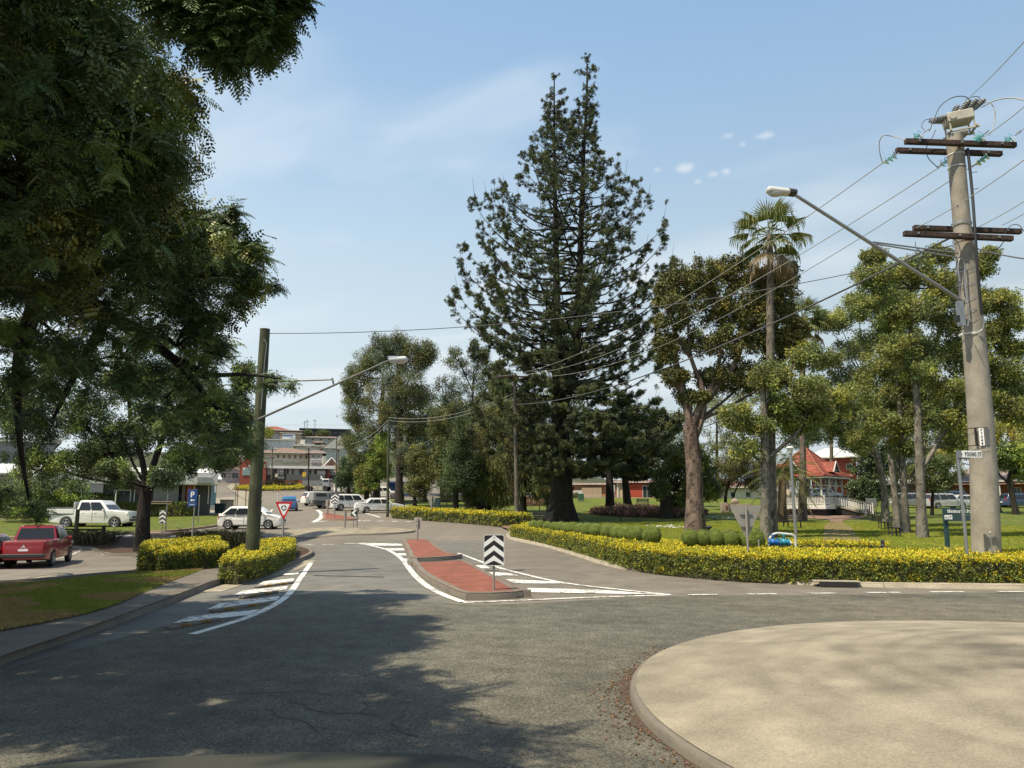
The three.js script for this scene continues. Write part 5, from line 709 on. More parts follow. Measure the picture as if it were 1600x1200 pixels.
// ---------------------------------------------------------------- poles, wires, signs
R = mulberry(2024);
const wireGeo = (a, b, sag, r = .012, n = 22) => { const pts = []; for (let i = 0; i <= n; i++) { const t = i / n, p = a.clone().lerp(b, t); p.y -= sag * 4 * t * (1 - t); pts.push(p); } return taper(pts, [r, r], 5, n); };
function wire(label, a, b, sag, r, m = M.wire, group) { const t = part('overhead_wire', wireGeo(a, b, sag, r), m); tag(t, label, 'wire', group); return t; }
const H1 = 18.6;                                                        // the concrete pole stands this far away
{
  const B = gd(1542, H1, .0), t = thing('power_pole', 'tall pale concrete power pole at the right with crossarms, switch and lamp arm', 'power pole', B), P = (x, y, d = H1) => at(x, y, d).sub(B);
  const top = P(1491, 212), pole = [V(0, -.2, 0), P(1535, 700), P(1519, 500), P(1505, 370), top];
  part('pole', taper(pole, [.325, .3, .27, .235, .205, .2], 24, 24), M.poleConc, t);
  const cx = y => { const k = (y - 212) / (870 - 212); return lerp(1491, 1545, k); };
  const rAt = y => lerp(.2, .318, (y - 212) / 650);
  // steel straps
  for (const [y, h, m] of [[262, .03, M.trimWhite], [243, .03, M.trimWhite], [350, .05, M.galv], [376, .03, M.galv], [421, .02, M.galv], [427, .02, M.galv], [447, .02, M.galv], [470, .025, M.galv], [488, .025, M.galv], [504, .025, M.galv], [523, .05, M.trimWhite], [670, .02, M.black], [697, .02, M.black], [707, .015, M.kerbOld]]) { const p = P(cx(y), y), g = new THREE.CylinderGeometry(rAt(y) + .008, rAt(y) + .008, h, 24, 1, true); g.translate(p.x, p.y, p.z); part('strap', g, m, t); }
  // upper pair of timber crossarms, front and back of the pole, then the lower pair
  for (const [x0, y0, x1, y1, d] of [[1414, 221, 1587, 227, H1 - .3], [1400, 235, 1565, 240.5, H1 + .3], [1427, 356, 1595, 362, H1 + .33], [1412, 365, 1582, 373, H1 - .33]]) { const a = P(x0, y0, d), b = P(x1, y1, d), dd = b.clone().sub(a), g = box(dd.length(), .13, .13, dd.length() / 2, 0, 0, 0, .015); g.rotateZ(Math.atan2(dd.y, dd.x)); g.translate(a.x, a.y, a.z); const arm = part('crossarm', g, M.timber, t); for (const k of [.12, .5, .86]) { const q = a.clone().lerp(b, k); part('bolt', box(.05, .05, .2, q.x, q.y, q.z), M.galv, arm); } }
  // glass disc insulators
  const insul = (x, y, d, dir, n = 3, r = .12) => { const g = [], p = P(x, y, d), D = dir.clone().normalize(); for (let i = 0; i < n; i++) { const q = p.clone().addScaledVector(D, (i - (n - 1) / 2) * .11), l = lathe([[0, .05], [.035, .05], [.04, .02], [r * .6, .01], [r, -.03], [r * .96, -.045], [r * .5, -.02], [0, -.015]], 14); l.applyQuaternion(new THREE.Quaternion().setFromUnitVectors(V(0, 1, 0), D)); l.translate(q.x, q.y, q.z); g.push(l); } const m = part('insulator', merge(g), M.insul, t); part('pin', rod(p.clone().addScaledVector(D, -.26), p.clone().addScaledVector(D, .26), .014, .014, 6), M.galv, m); };
  insul(1436, 211, H1 - .35, V(1, .4, 1.1), 2, .14); insul(1532, 214, H1 - .4, V(.4, .3, 1.4), 2, .15); insul(1579, 216, H1 - .35, V(.9, .5, 1.2), 2, .14);
  insul(1390, 248, H1 + .35, V(-1, -.5, -1), 3); insul(1478, 252, H1 + .4, V(-.8, -.4, -1.2), 3); insul(1533, 250, H1 + .38, V(-1, -.8, -.7), 3);
  // load switch on a frame above the pole
  const sw = P(1497, 186), rot = -.25;
  const swG = g => { g.rotateZ(.1); g.rotateY(rot); g.translate(sw.x, sw.y, sw.z); return g; };
  const body = part('switch_box', swG(box(.62, .26, .5, 0, 0, 0, 0, .03)), M.boxBeige, t);
  part('flange', swG((() => { const g = new THREE.CylinderGeometry(.08, .08, .04, 16); g.rotateX(Math.PI / 2); g.translate(-.2, .0, .26); return g; })()), M.boxBeige, body);
  part('switch_frame', merge([[-.28, .2], [.28, .2], [-.28, -.2], [.28, -.2]].map(([x, z]) => swG(box(.035, .3, .035, x, -.26, z))).concat([swG(box(.75, .04, .05, 0, -.38, .2)), swG(box(.75, .04, .05, 0, -.38, -.2)), swG(box(.05, .04, .55, -.3, -.36, 0)), swG(box(.05, .04, .55, .3, -.36, 0)), swG(box(.3, .08, .3, -.03, -.44, 0))])), M.boxBeige, t);
  const bush = (x, z, dx, dy, dz, L) => { const a = V(x, .08, z), d = V(dx, dy, dz).normalize(), g = []; g.push(rod(a, a.clone().addScaledVector(d, L), .055, .05, 12)); for (let k = 1; k < 6; k++) g.push(rod(a.clone().addScaledVector(d, L * (.25 + k * .12) - .012), a.clone().addScaledVector(d, L * (.25 + k * .12) + .012), .075, .068, 12)); part('bushing', swG(merge(g)), M.bushing, t); };
  bush(-.05, .12, .75, .62, .2, .42); bush(.12, .12, .75, .58, .2, .42); bush(.27, .12, .8, .5, .2, .42); bush(-.16, -.1, .6, .75, 0, .42);
  bush(-.27, .12, -.8, -.25, .3, .4); bush(-.27, -.05, -.85, .0, .1, .38); bush(-.27, -.2, -.8, .35, -.1, .36);
  // loops of lead wire
  const loop = (pts, r = .012, m = M.wire) => part('lead_wire', taper(pts.map(p => P(...p)), [r, r], 5, 26), m, t);
  loop([[1520, 160, H1], [1508, 151, H1], [1490, 152, H1], [1470, 165, H1 - .1], [1461, 182, H1 - .2], [1452, 205, H1 - .3]], .013);
  loop([[1533, 168, H1], [1555, 157, H1 - .4], [1580, 153, H1 - .8], [1604, 158, H1 - 1.1], [1640, 175, H1 - 1.3]], .016, M.wireLight);
  loop([[1523, 165, H1], [1545, 160, H1 - .2], [1554, 172, H1 - .3], [1554, 188, H1 - .3], [1550, 205, H1 - .4], [1545, 212, H1 - .4]], .013, M.wireLight);
  loop([[1458, 185, H1], [1445, 188, H1], [1440, 196, H1], [1444, 203, H1 - .2]], .01); loop([[1414, 219, H1 - .3], [1395, 213, H1], [1380, 212, H1], [1374, 222, H1 + .2], [1375, 240, H1 + .3], [1379, 254, H1 + .4]], .012, M.wireLight);
  loop([[1462, 203, H1], [1455, 218, H1], [1447, 232, H1 + .2], [1450, 246, H1 + .3], [1459, 256, H1 + .4], [1467, 263, H1 + .4]], .011); loop([[1509, 156, H1], [1520, 151, H1], [1530, 152, H1], [1528, 160, H1], [1518, 164, H1]], .01);
  loop([[1430, 378, H1], [1432, 388, H1 - .1], [1445, 393, H1 - .2], [1470, 388, H1 - .2], [1490, 383, H1 - .1]], .012); loop([[1525, 395, H1], [1545, 395, H1 - .2], [1560, 388, H1 - .2], [1570, 375, H1 - .2]], .014); loop([[1570, 365, H1], [1580, 352, H1 - .1], [1592, 352, H1 - .1], [1600, 362, H1 - .1]], .011); loop([[1460, 396, H1], [1466, 412, H1], [1480, 420, H1], [1492, 421, H1 - .1]], .009); loop([[1484, 372, H1 - .2], [1494, 376, H1 - .25], [1500, 390, H1 - .28], [1498, 402, H1 - .28]], .014, M.wireLight);
  loop([[1500, 440, H1 - .28], [1497, 418, H1 - .27], [1500, 404, H1 - .27], [1506, 408, H1 - .27], [1508, 440, H1 - .28], [1513, 500, H1 - .3], [1511, 511, H1 - .3], [1504, 508, H1 - .3]], .018, M.galv);
  // black riser cable and its bracket
  part('riser_cable', taper([P(1512, 232, H1 - .25), P(1519, 300, H1 - .32), P(1524, 370, H1 - .45), P(1529, 440, H1 - .42), P(1534, 492, H1 - .35)], [.035, .035], 8, 16), M.black, t);
  part('cable_tail', taper([P(1534, 490, H1 - .35), P(1537, 502, H1 - .35), P(1535, 515, H1 - .33), P(1528, 519, H1 - .3)], [.02, .02], 6, 8), M.galv, t);
  // lamp arm reaching to the left over the road, with its stays
  const a0 = P(1505, 472, H1 - .1), a1 = P(1240, 303, H1 - 1.2);
  part('lamp_arm', rod(a0, a1, .05, .04, 12), M.galv, t); part('arm_bracket', box(.14, .62, .12, P(1501, 490, H1 - .3).x, P(1501, 490, H1 - .3).y, P(1501, 490, H1 - .3).z), M.galv, t); const bb = P(1499, 498, H1 - .4); part('control_box', box(.1, .16, .12, bb.x - .06, bb.y, bb.z, 0, .01), M.black, t);
  for (const [x, y, x2, y2] of [[1364, 378, 1500, 396], [1368, 381, 1495, 402]]) part('arm_stay', rod(P(x, y, H1 - .7), P(x2, y2, H1 - .25), .02, .02, 8), M.galv, t);
  const lh = P(1216, 299, H1 - 1.3), lum = part('lamp_head', (() => { const g = new RoundedBoxGeometry(.56, .15, .28, 4, .07); const p = g.attributes.position; for (let i = 0; i < p.count; i++) { const k = (p.getX(i) + .28) / .56; p.setZ(i, p.getZ(i) * lerp(.78, 1, Math.sin(k * 2.2))); p.setY(i, p.getY(i) * lerp(.75, 1, 1 - k * .5)); } g.computeVertexNormals(); g.rotateZ(-.14); g.translate(lh.x, lh.y, lh.z); return g; })(), M.trimWhite, t);
  part('lamp_cap', (() => { const g = new RoundedBoxGeometry(.26, .13, .25, 3, .05); g.rotateZ(-.16); g.translate(lh.x + .3, lh.y - .03, lh.z); return g; })(), M.plastic, lum); part('lens', (() => { const g = new THREE.SphereGeometry(.15, 16, 8, 0, 6.283, Math.PI / 2, Math.PI / 2); g.scale(1.25, .55, .8); g.translate(lh.x - .06, lh.y - .05, lh.z); return g; })(), mat([.5, .5, .48], .15), lum);
  // climbing steps, number plates
  for (const [x, y, s] of [[1492, 268, -1], [1502, 323, -1], [1519, 296, 1], [1517, 270, 1]]) { const p = P(x, y, H1 - .1); part('step_peg', rod(p, p.clone().add(V(s * -.02 - .16 * (s < 0 ? 1 : -1), .01, .05)), .01, .01, 6), M.galv, t); }
  const pc = P(1530, 684); for (const [dx, w, m] of [[-.2, .055, M.signBlack], [-.105, .1, M.signWhite], [.02, .09, M.steel]]) { const a = Math.asin(dx / .29), g = box(w, .42, .012, 0, 0, .298).rotateY(a).translate(pc.x, pc.y, pc.z); part('number_plate', g, m, t); }
  '71248'.split('').forEach((c, i) => { const g = text(c, .06, font, .004); g.translate(0, .16 - i * .08, .305); g.rotateY(Math.asin(-.105 / .29)); g.translate(pc.x, pc.y, pc.z); part('digit', g, M.signBlack, t); });
}
// timber pole with lamp arm on the left
const LP = 20.3;
{
  const B = gd(392, LP, 0), t = thing('lamp_pole', 'greenish timber pole with a long street lamp arm rising from the left hedge', 'power pole', B), P = (x, y, d = LP) => at(x, y, d).sub(B);
  part('pole', taper([V(0, -.2, 0), P(403, 700), P(414, 516)], [.185, .165, .145, .13], 14, 12), M.poleGreen, t); part('pole_cap', (() => { const p = P(414, 515), g = new THREE.CylinderGeometry(.135, .135, .03, 14); g.translate(p.x, p.y, p.z); return g; })(), M.poleGrey, t);
  part('lamp_arm', rod(P(404, 655, LP - .12), P(606, 564, LP - .4), .032, .024, 10), mat([.13, .135, .13], .6), t); part('arm_stay', rod(P(409, 597, LP - .1), P(520, 593, LP - .25), .022, .022, 8), M.steel, t); part('stay_clip', rod(P(519, 591, LP - .25), P(522, 603, LP - .28), .03, .03, 6), M.steel, t);
  const lh = P(622, 562, LP - .42), lum = part('lamp_head', (() => { const g = new RoundedBoxGeometry(.5, .14, .26, 4, .065); g.rotateZ(.06); g.translate(lh.x, lh.y, lh.z); return g; })(), mat([.5, .52, .56], .5), t); part('lamp_cap', (() => { const g = new RoundedBoxGeometry(.3, .13, .24, 3, .05); g.translate(lh.x - .12, lh.y + .02, lh.z); return g; })(), mat([.16, .2, .28], .5), lum); part('lens', (() => { const g = new THREE.SphereGeometry(.13, 14, 8, 0, 6.283, Math.PI / 2, Math.PI / 2); g.scale(1.3, .5, .8); g.translate(lh.x + .05, lh.y - .05, lh.z); return g; })(), mat([.5, .48, .42], .15), lum);
  part('conduit', taper([P(412, 530, LP - .14), P(416, 536, LP - .15), P(414, 560, LP - .15), P(408, 640, LP - .17)], [.012, .012], 5, 10), M.galv, t); const mk = P(397, 790, LP - .17); part('pole_marker', box(.03, .45, .02, mk.x + .06, mk.y + .2, mk.z), M.signBlack, t);
}
const simplePole = (label, name, px, py0, py1, d, w, m, o = {}) => {
  const B = gd(px, d, 0), t = thing(name, label, 'power pole', B, 0, o.group), P = (x, y, dd = d) => at(x, y, dd).sub(B), r = w * unit(py0, d) / 2;
  part('pole', taper([V(0, -.3, 0), P(px + (o.lean || 0), py1)], [r, r * .8, r * .65], 10, 6), m, t);
  for (const [y, x0, x1] of o.arms || []) { const a = P(x0, y), b = P(x1, y); part('crossarm', box(b.x - a.x, .12, .12, (a.x + b.x) / 2, a.y, a.z + .12, 0, .01), o.am || M.timber, t); const n = o.pins || 3; for (let i = 0; i < n; i++) { const q = a.clone().lerp(b, (i + .3) / (n - .4)); part('insulator', lathe([[0, 0], [.05, 0], [.06, .05], [.03, .09], [.045, .12], [0, .16]], 8).translate(q.x, q.y + .06, q.z + .12), M.bushing, t); } }
  if (o.extra) o.extra(t, P); return t;
};
const MP = 58.5;
simplePole('tall grey timber power pole with one crossarm beside the gap in the hedges', 'power_pole', 808, 818, 583, MP, 7.5, M.poleGrey, { lean: -4, arms: [[589, 774, 834]], extra: (t, P) => { const p = P(806, 806, MP - .3); part('meter_box', box(.34, .75, .22, p.x, p.y, p.z, 0, .01), M.steel, t); const q = P(804, 690, MP - .25); part('bracket', box(.12, .3, .12, q.x, q.y, q.z), M.steel, t); } });
simplePole('green-painted steel pole beside the parked white sedan', 'steel_pole', 605.5, 804, 655, 69, 5, M.poleGreen, { lean: 2 });
const HP = 'timber power poles up the town hill';
simplePole('tallest timber power pole by the far roundabout, left of the park', 'power_pole', 525, 778, 683, 112, 3, M.poleGrey, { lean: 1, group: HP });
simplePole('thinner pole with a short crossarm right behind the tallest town pole', 'power_pole', 529, 772, 702, 126, 2.2, M.poleGrey, { arms: [[703, 526, 535]], group: HP });
simplePole('dark lamp pole with a small arm between the far roundabout and the parked truck', 'lamp_pole', 482, 775, 700, 112, 2.6, M.darkBark, { lean: .5, group: HP, extra: (t, P) => { const p = P(482, 699); part('lamp_head', box(.9, .12, .25, p.x, p.y, p.z, 0, .04), M.steel, t); } });
simplePole('timber power pole in front of the brick building, left one', 'power_pole', 424, 760, 698, 136, 2.4, M.poleGrey, { lean: 2, arms: [[703, 422, 433], [715, 422, 430]], group: HP });
for (const [x, y0, y1, l] of [[476, 674, 658, 'left'], [480, 674, 656, 'middle'], [492, 672, 655, 'right, with the widest crossarm']]) simplePole(`tiny distant power pole on the skyline of the hill, ${l}`, 'power_pole', x, y0, y1, 300, 1.1, M.poleGrey, { arms: [[y1 + 2.5, x - 3.5, x + 3.5]], pins: 2, group: 'poles on the skyline' });
// wires
const GW = 'high-voltage wires';
wire('upper of three bare wires from the concrete pole down to the timber pole', at(1383, 252, H1 + .6), at(776, 588, MP + .1), 1.3, .013, M.wireLight, GW);
wire('middle of three bare wires from the concrete pole down to the timber pole', at(1470, 260, H1 + .7), at(808, 586, MP + .1), 1.3, .013, M.wireLight, GW);
wire('lowest of three bare wires from the concrete pole down to the timber pole', at(1527, 254, H1 + .6), at(831, 588, MP + .1), 1.6, .013, M.wireLight, GW);
wire('thick black service cable from the concrete pole sagging to the timber pole', at(1484, 372, H1 - .2), at(806, 632, MP - .1), 1.0, .028);
wire('thin black cable running left to the top of the lamp pole', at(1490, 392, H1 - .2), at(416, 521, LP), .55, .011);
wire('bare wire rising from the switch out of the top right corner', at(1517, 150, H1), at(1640, 20, 12), .05, .01, M.wireLight);
wire('bare wire from the middle glass insulator to the right edge', at(1541, 211, H1 - .7), at(1660, 110, 12.5), .08, .01, M.wireLight);
wire('bare wire from the right glass insulator to the right edge', at(1588, 208, H1 - .6), at(1680, 140, 12.5), .05, .01, M.wireLight);
for (const [x, y, l] of [[1432, 352, 'left'], [1530, 350, 'middle'], [1566, 348, 'right']]) wire(`low-voltage wire from the lower crossarm to the right edge, ${l} one`, at(x, y + 4, H1), at(x + 250, y - 165, 11.5), .12, .01, M.wireLight, 'low-voltage wires');
wire('black cable from behind the concrete pole to the right edge', at(1512, 384, H1 + .3), at(1680, 410, 14), .1, .016);
for (const [y, l] of [[652, 'upper'], [657, 'lower']]) wire(`grey wire from the green steel pole up to the timber pole, ${l}`, at(607, y, 69), at(804, y - 38, MP), .8, .014, M.wireLight, 'wires over the park edge');
for (const [y, y2, l] of [[657, 688, 'upper'], [662, 700, 'lower']]) wire(`wire from the green steel pole down to the town pole, ${l}`, at(606, y, 69), at(526, y2, 112), 1.2, .02, M.wireLight, 'wires to the town pole');
wire('slack wire from the green pole into the trees', at(607, 685, 69), at(690, 675, 95), 1, .018, M.wireLight);
for (const [y, l] of [[661, 'upper'], [663.5, 'lower']]) wire(`hair-thin skyline wire above the red roof, ${l}`, at(380, y, 298), at(560, y + 1, 302), .4, .03, M.wireLight, 'skyline wires');
wire('wire across the front of the cream hotel', at(432, 716, 136), at(526, 708, 118), .8, .02, M.wireLight);

// ---- signs
function post(t, x, h, r = .03, m = M.galv, y0 = -.2) { return part('post', rod(V(x, y0, 0), V(x, h, 0), r, r, 10), m, t); }
function roundRect(w, h, r) { const p = []; for (const [cx, cy, a0] of [[w / 2 - r, h / 2 - r, 0], [-w / 2 + r, h / 2 - r, 90], [-w / 2 + r, -h / 2 + r, 180], [w / 2 - r, -h / 2 + r, 270]]) for (let i = 0; i <= 5; i++) { const a = (a0 + i * 18) * Math.PI / 180; p.push([cx + r * Math.cos(a), cy + r * Math.sin(a)]); } return p; }
function chevron(label, px, py, d, yc, w, h, nUp, turn = 0, group, postH) { // up-pointing chevron marker
  const B = gd(px, d, py === 0 ? .14 : py), t = thing('hazard_marker', label, 'hazard marker', B, turn, group); post(t, 0, postH ?? yc + h * .45, w * .06, M.greyBack);
  part('board', flat(roundRect(w, h, w * .09), [], .012).translate(0, yc, .03), M.signBlack, t); part('rim', flat(roundRect(w * 1.015, h * 1.012, w * .095), [roundRect(w * .975, h * .982, w * .09)], .003).translate(0, yc, .043), M.signWhite, t);
  const st = h / (nUp * 2), half = w / 2 * .97; for (let i = 0; i < nUp; i++) { const y = h / 2 - st * (i * 2 + .02) - .0, rise = w * .36, clip = v => Math.max(-h / 2 + .004, Math.min(h / 2 - .004, v)); const pts = [[-half, clip(y - rise)], [0, clip(y)], [half, clip(y - rise)], [half, clip(y - rise - st)], [0, clip(y - st)], [-half, clip(y - rise - st)]]; part('chevron_stripe', flat(pts, [], .003).translate(0, yc, .043), M.signWhite, t); }
  part('bolt', rod(V(0, yc + h * .42, .04), V(0, yc + h * .42, .055), w * .03, w * .03, 8), M.steel, t); return t;
}
{ const d = -gp(771, 921, .14).z, u = unit(900, d); chevron('large black and white chevron marker on the near end of the red island', 771.5, .14, d, (921 - 861) * u, 31.5 * u, 47 * u, 3, .04); }
function backSign(label, px, pyB, d, y0, y1, w, name = 'keep_left_sign', m = M.beigeBack, tri = false, off = .14, group) {
  const B = gd(px, d, off), t = thing(name, label, 'road sign', B, 0, group), u = unit(pyB, d), yTop = (pyB - y0) * u, yBot = (pyB - y1) * u, W = w * u; post(t, 0, yTop - .04, Math.max(.03, 1.4 * u), M.greyBack);
  if (!tri) part('sign_panel', flat(roundRect(W, yTop - yBot, W * .08), [], .006).translate(0, (yTop + yBot) / 2, -.04), m, t); else part('sign_panel', flat([[-W / 2 + .03, yTop], [-W / 2, yTop - .03], [-.04, yBot], [.04, yBot], [W / 2, yTop - .03], [W / 2 - .03, yTop]], [], .006).translate(0, 0, -.04), m, t);
  for (const k of [.3, .7]) part('bracket', box(Math.min(W * .5, .3), .03, .03, 0, lerp(yBot, yTop, k), -.02), M.steel, t); return t; }
{ const d = -gp(652, 845, .14).z; backSign('back of a beige rectangular sign on the far end of the red island', 652, 845, d, 809, 827, 12); }
{ backSign('back of a large triangular give way sign in the long hedge at the right', 1171, 866, 19, 760, 808, 50, 'give_way_sign', M.greyBack, true, .13); backSign('back of a small triangular give way sign behind the short hedge', 674, 800, 64, 764, 786, 13.5, 'give_way_sign', M.greyBack, true, .13); }
{ // give way at roundabout sign facing us
  const d = 32, B = gd(441, d, .13), t = thing('give_way_sign', 'red and white triangular roundabout sign facing the camera by the left hedge', 'road sign', B, .05), u = unit(830, d), y1 = (853 - 784) * u, y0 = (853 - 811) * u, W = 27 * u, H = y1 - y0; post(t, 0, y1 - .03, .035, M.greyBack);
  const tri = (s) => { const w = W / 2 * s, cy = y1 - H * .36, top = cy + (y1 - cy) * s, bot = cy - (cy - y0) * s; return [[-w + .03, top], [-w, top - .03], [-.03, bot], [.03, bot], [w, top - .03], [w - .03, top]]; };
  part('border', flat(tri(1), [tri(.66).reverse()], .008).translate(0, 0, .04), M.signRed, t); part('sign_face', flat(tri(.68), [], .004).translate(0, 0, .04), M.signWhite, t);
  const cy = y1 - H * .36, r = W * .135; for (let k = 0; k < 3; k++) { const g = new THREE.RingGeometry(r * .72, r * 1.12, 12, 1, k * 2.094 + .35, 1.35); g.translate(0, cy, .049); const a = k * 2.094 + .2, hd = new THREE.CircleGeometry(r * .42, 3, a - Math.PI / 2 + .2); hd.translate(Math.cos(a) * r * .92, cy + Math.sin(a) * r * .92, .05); part('arrow', merge([g, hd]), M.signBlack, t); }
}
{ // street name
  const d = 17.7, B = gd(1516, d, .12), t = thing('street_name_sign', 'white YOUNG ST blade on a leaning galvanised post before the concrete pole', 'street sign', B), P = (x, y) => at(x, y, d).sub(B);
  part('post', rod(V(0, -.2, 0), P(1495.5, 704), .038, .036, 12), M.galv, t); const a = P(1498, 704.8), b = P(1531.5, 716.5), w = b.x - a.x, h = a.y - b.y - .015; const bl = g => { g.rotateZ(-.015); g.translate((a.x + b.x) / 2, (a.y + b.y) / 2 + .01, .06); return g; };
  part('blade', bl(box(w, h, .02, 0, 0, 0, 0, .004)), M.signWhite, t); const tx = text('YOUNG ST', h * .62, font, .004, .72); tx.computeBoundingBox(); const k = (w * .8) / (tx.boundingBox.max.x - tx.boundingBox.min.x); tx.scale(k, 1, 1); tx.translate(.035, 0, .011); part('lettering', bl(tx), M.signBlack, t); part('emblem', bl(box(.016, h * .3, .004, -w / 2 + .025, 0, .012)), M.signBlack, t); part('clamp', bl(box(.09, h * 1.1, .05, -w / 2 - .03, 0, -.01)), M.galv, t);
}
{ // park sign
  const d = 22.5, B = gd(1478, d, .12), t = thing('park_sign', 'dark green Memorial Park board on two posts behind the street name post', 'park sign', B), P = (x, y, z = 0) => at(x, y, d + z).sub(B), u = unit(810, d);
  for (const x of [1478, 1543]) { const p = P(x, 800); part('post', box(.11, p.y + .25, .09, p.x, (p.y + .2) / 2 - .1, -.06, 0, .01), M.signGreen, t); }
  const a = P(1472, 793.5), b = P(1548, 803.5), c0 = P(1472, 804.2), c1 = P(1548, 814); part('name_board', box(b.x - a.x, a.y - b.y, .05, (a.x + b.x) / 2, (a.y + b.y) / 2, .02, 0, .006), M.signGreen, t); part('lower_board', box(b.x - a.x, c0.y - c1.y, .05, (a.x + b.x) / 2, (c0.y + c1.y) / 2, .02, 0, .006), mat([.03, .06, .075], .55), t);
  const tx = text('Memorial Park', 5.2 * u, fontSerif, .005); tx.computeBoundingBox(); const bw = tx.boundingBox.max.x - tx.boundingBox.min.x; tx.scale(44 * u / bw, 1, 1); tx.translate(P(1500.5, 798.5).x, P(1500.5, 798.5).y, .047); part('lettering', tx, M.signWhite, t);
  for (const x of [1477.3, 1483.6]) { const p = P(x, 808); const q = part('pictogram', box(5.6 * u, 6.6 * u, .008, p.x, p.y, .05), M.signWhite, t); const m = [box(.02, .05, .004, p.x - .02, p.y, .056), box(.05, .02, .004, p.x + .005, p.y + (x > 1480 ? .015 : -.02), .056)]; part('symbol', merge(m), M.steel, q); }
}
// signs on the next roundabout and its splitter islands
{ const d = -ISL.mid.z + .3, u = unit(829, d), G = 'signs on the plain concrete roundabout';
  backSign('narrow brown marker post on the middle roundabout', 538.5, 828, d - .6, 802, 812, 3.6, 'marker_post', mat([.2, .1, .06], .7), false, .3);
  const B = gd(553, d - .8, .3), t = thing('direction_sign', 'black sign with a white chevron pointing left on the middle roundabout', 'road sign', B); post(t, -.05, 26 * u, .03, M.greyBack); post(t, .16, 27 * u, .03, M.greyBack); const w = 9.5 * u, h = 10 * u, yc = 22 * u; part('board', flat(roundRect(w, h, .02), [], .01).translate(-.02, yc, .04), M.signBlack, t); part('chevron_stripe', flat([[w * .45, h * .42], [w * .05, h * .42], [-w * .42, 0], [w * .05, -h * .42], [w * .45, -h * .42], [0, 0]], [], .004).translate(-.02, yc, .051), M.signWhite, t);
  backSign('back of a small square sign just right of the left-pointing chevron sign', 557, 828, d + .6, 799, 806, 6.5, 'road_sign', M.greyBack, false, .3);
  chevron('small chevron marker on the red island beyond the middle roundabout', 522.5, .14, 66, 1.55, .66, .82, 3, 0); backSign('back of a pale sign beside the small chevron marker', 511.5, 805, 71, 782, 792, 7, 'keep_left_sign', M.beigeBack); 
  chevron('small chevron marker on the little brown island in the side street', 252.5, .12, 47.5, .95, .38, .78, 3, 0); }
const slim = (label, px, pyB, pyT, d, m = M.galv, r = .035, cap) => { const B = gd(px, d, .08), t = thing('sign_post', label, 'post', B), h = at(px, pyT, d).y - B.y; part('post', rod(V(0, -.2, 0), V(0, h, 0), r, r, 8), m, t); if (cap) cap(t, h); return t; };
slim('slim galvanised post beside the small side-street chevron', 258, 833, 763, 47.6, M.galv, .035, (t, h) => part('post_cap', rod(V(0, h, 0), V(0, h + .05, 0), .05, .04, 8), M.galv, t));
slim('white-capped slim post on the grass right of the parking sign', 309, 815, 775, 57, M.galv, .04, (t, h) => part('post_cap', rod(V(0, h, 0), V(0, h + .05, 0), .05, .04, 8), M.trimWhite, t));
slim('dark post behind the grass clumps', 297.5, 848, 816, 31.5, M.greyBack, .03, (t, h) => part('reflector', box(.05, .12, .02, 0, h - .15, .04), M.beigeBack, t));
slim('slim brown marker post on the footpath right of the white bin shelter', 383, 793, 762, 80, mat([.2, .1, .06], .7), .05, (t, h) => part('reflector', box(.14, .4, .03, 0, h - .25, .05), mat([.2, .08, .05], .7), t));
slim('brown marker post near the footpath corner, left', 370, 785, 761, 88, mat([.2, .1, .06], .7), .05, (t, h) => part('reflector', box(.14, .4, .03, 0, h - .25, .05), mat([.2, .08, .05], .7), t));
slim('grey post near the footpath corner, tall left one', 367, 782, 755, 92, M.galv, .05, (t, h) => part('sign_panel', box(.3, .25, .02, 0, h - .2, .06), M.greyBack, t));
slim('white low post at the near edge of the far roundabout', 434, 776, 766, 105, M.trimWhite, .06, (t, h) => part('reflector', box(.12, .14, .03, 0, h - .15, .07), M.signRed, t));
slim('dark metal bollard behind the long hedge, right of the path', 1382.5, 866, 846, 20.5, M.plastic, .05, (t, h) => { part('post_cap', rod(V(0, h, 0), V(0, h + .04, 0), .055, .045, 10), M.plastic, t); part('collar', rod(V(0, h - .1, 0), V(0, h - .08, 0), .058, .058, 10), M.galv, t); });
slim('thin pale stake at the foot of the concrete pole', 1555, 872, 832, 18.1, M.galv, .012, (t, h) => part('stake_cap', rod(V(0, h, 0), V(0, h + .03, 0), .018, .01, 6), M.trimWhite, t));
slim('thin stake among the large round bushes', 1188, 862, 845, 20.6, M.greyBack, .02, (t, h) => part('stake_cap', rod(V(0, h, 0), V(0, h + .03, 0), .026, .02, 6), M.galv, t));
for (const [x, a, b, d, l] of [[729, 793, 772, 80, 'by the slim dark tree'], [843, 799, 769, 70, 'left of the giant pine trunk'], [775, 786, 765, 88, 'left of the timber power pole'], [970, 812, 798, 62, 'at the front of the big flower bed'], [1058, 805, 792, 64, 'right of the flared trunk']]) slim(`thin garden stake ${l}`, x, a, b, d, M.timber, .045, (t, h) => part('stake_top', rod(V(0, h, 0), V(0, h + .05, 0), .05, .02, 6), M.timber, t));
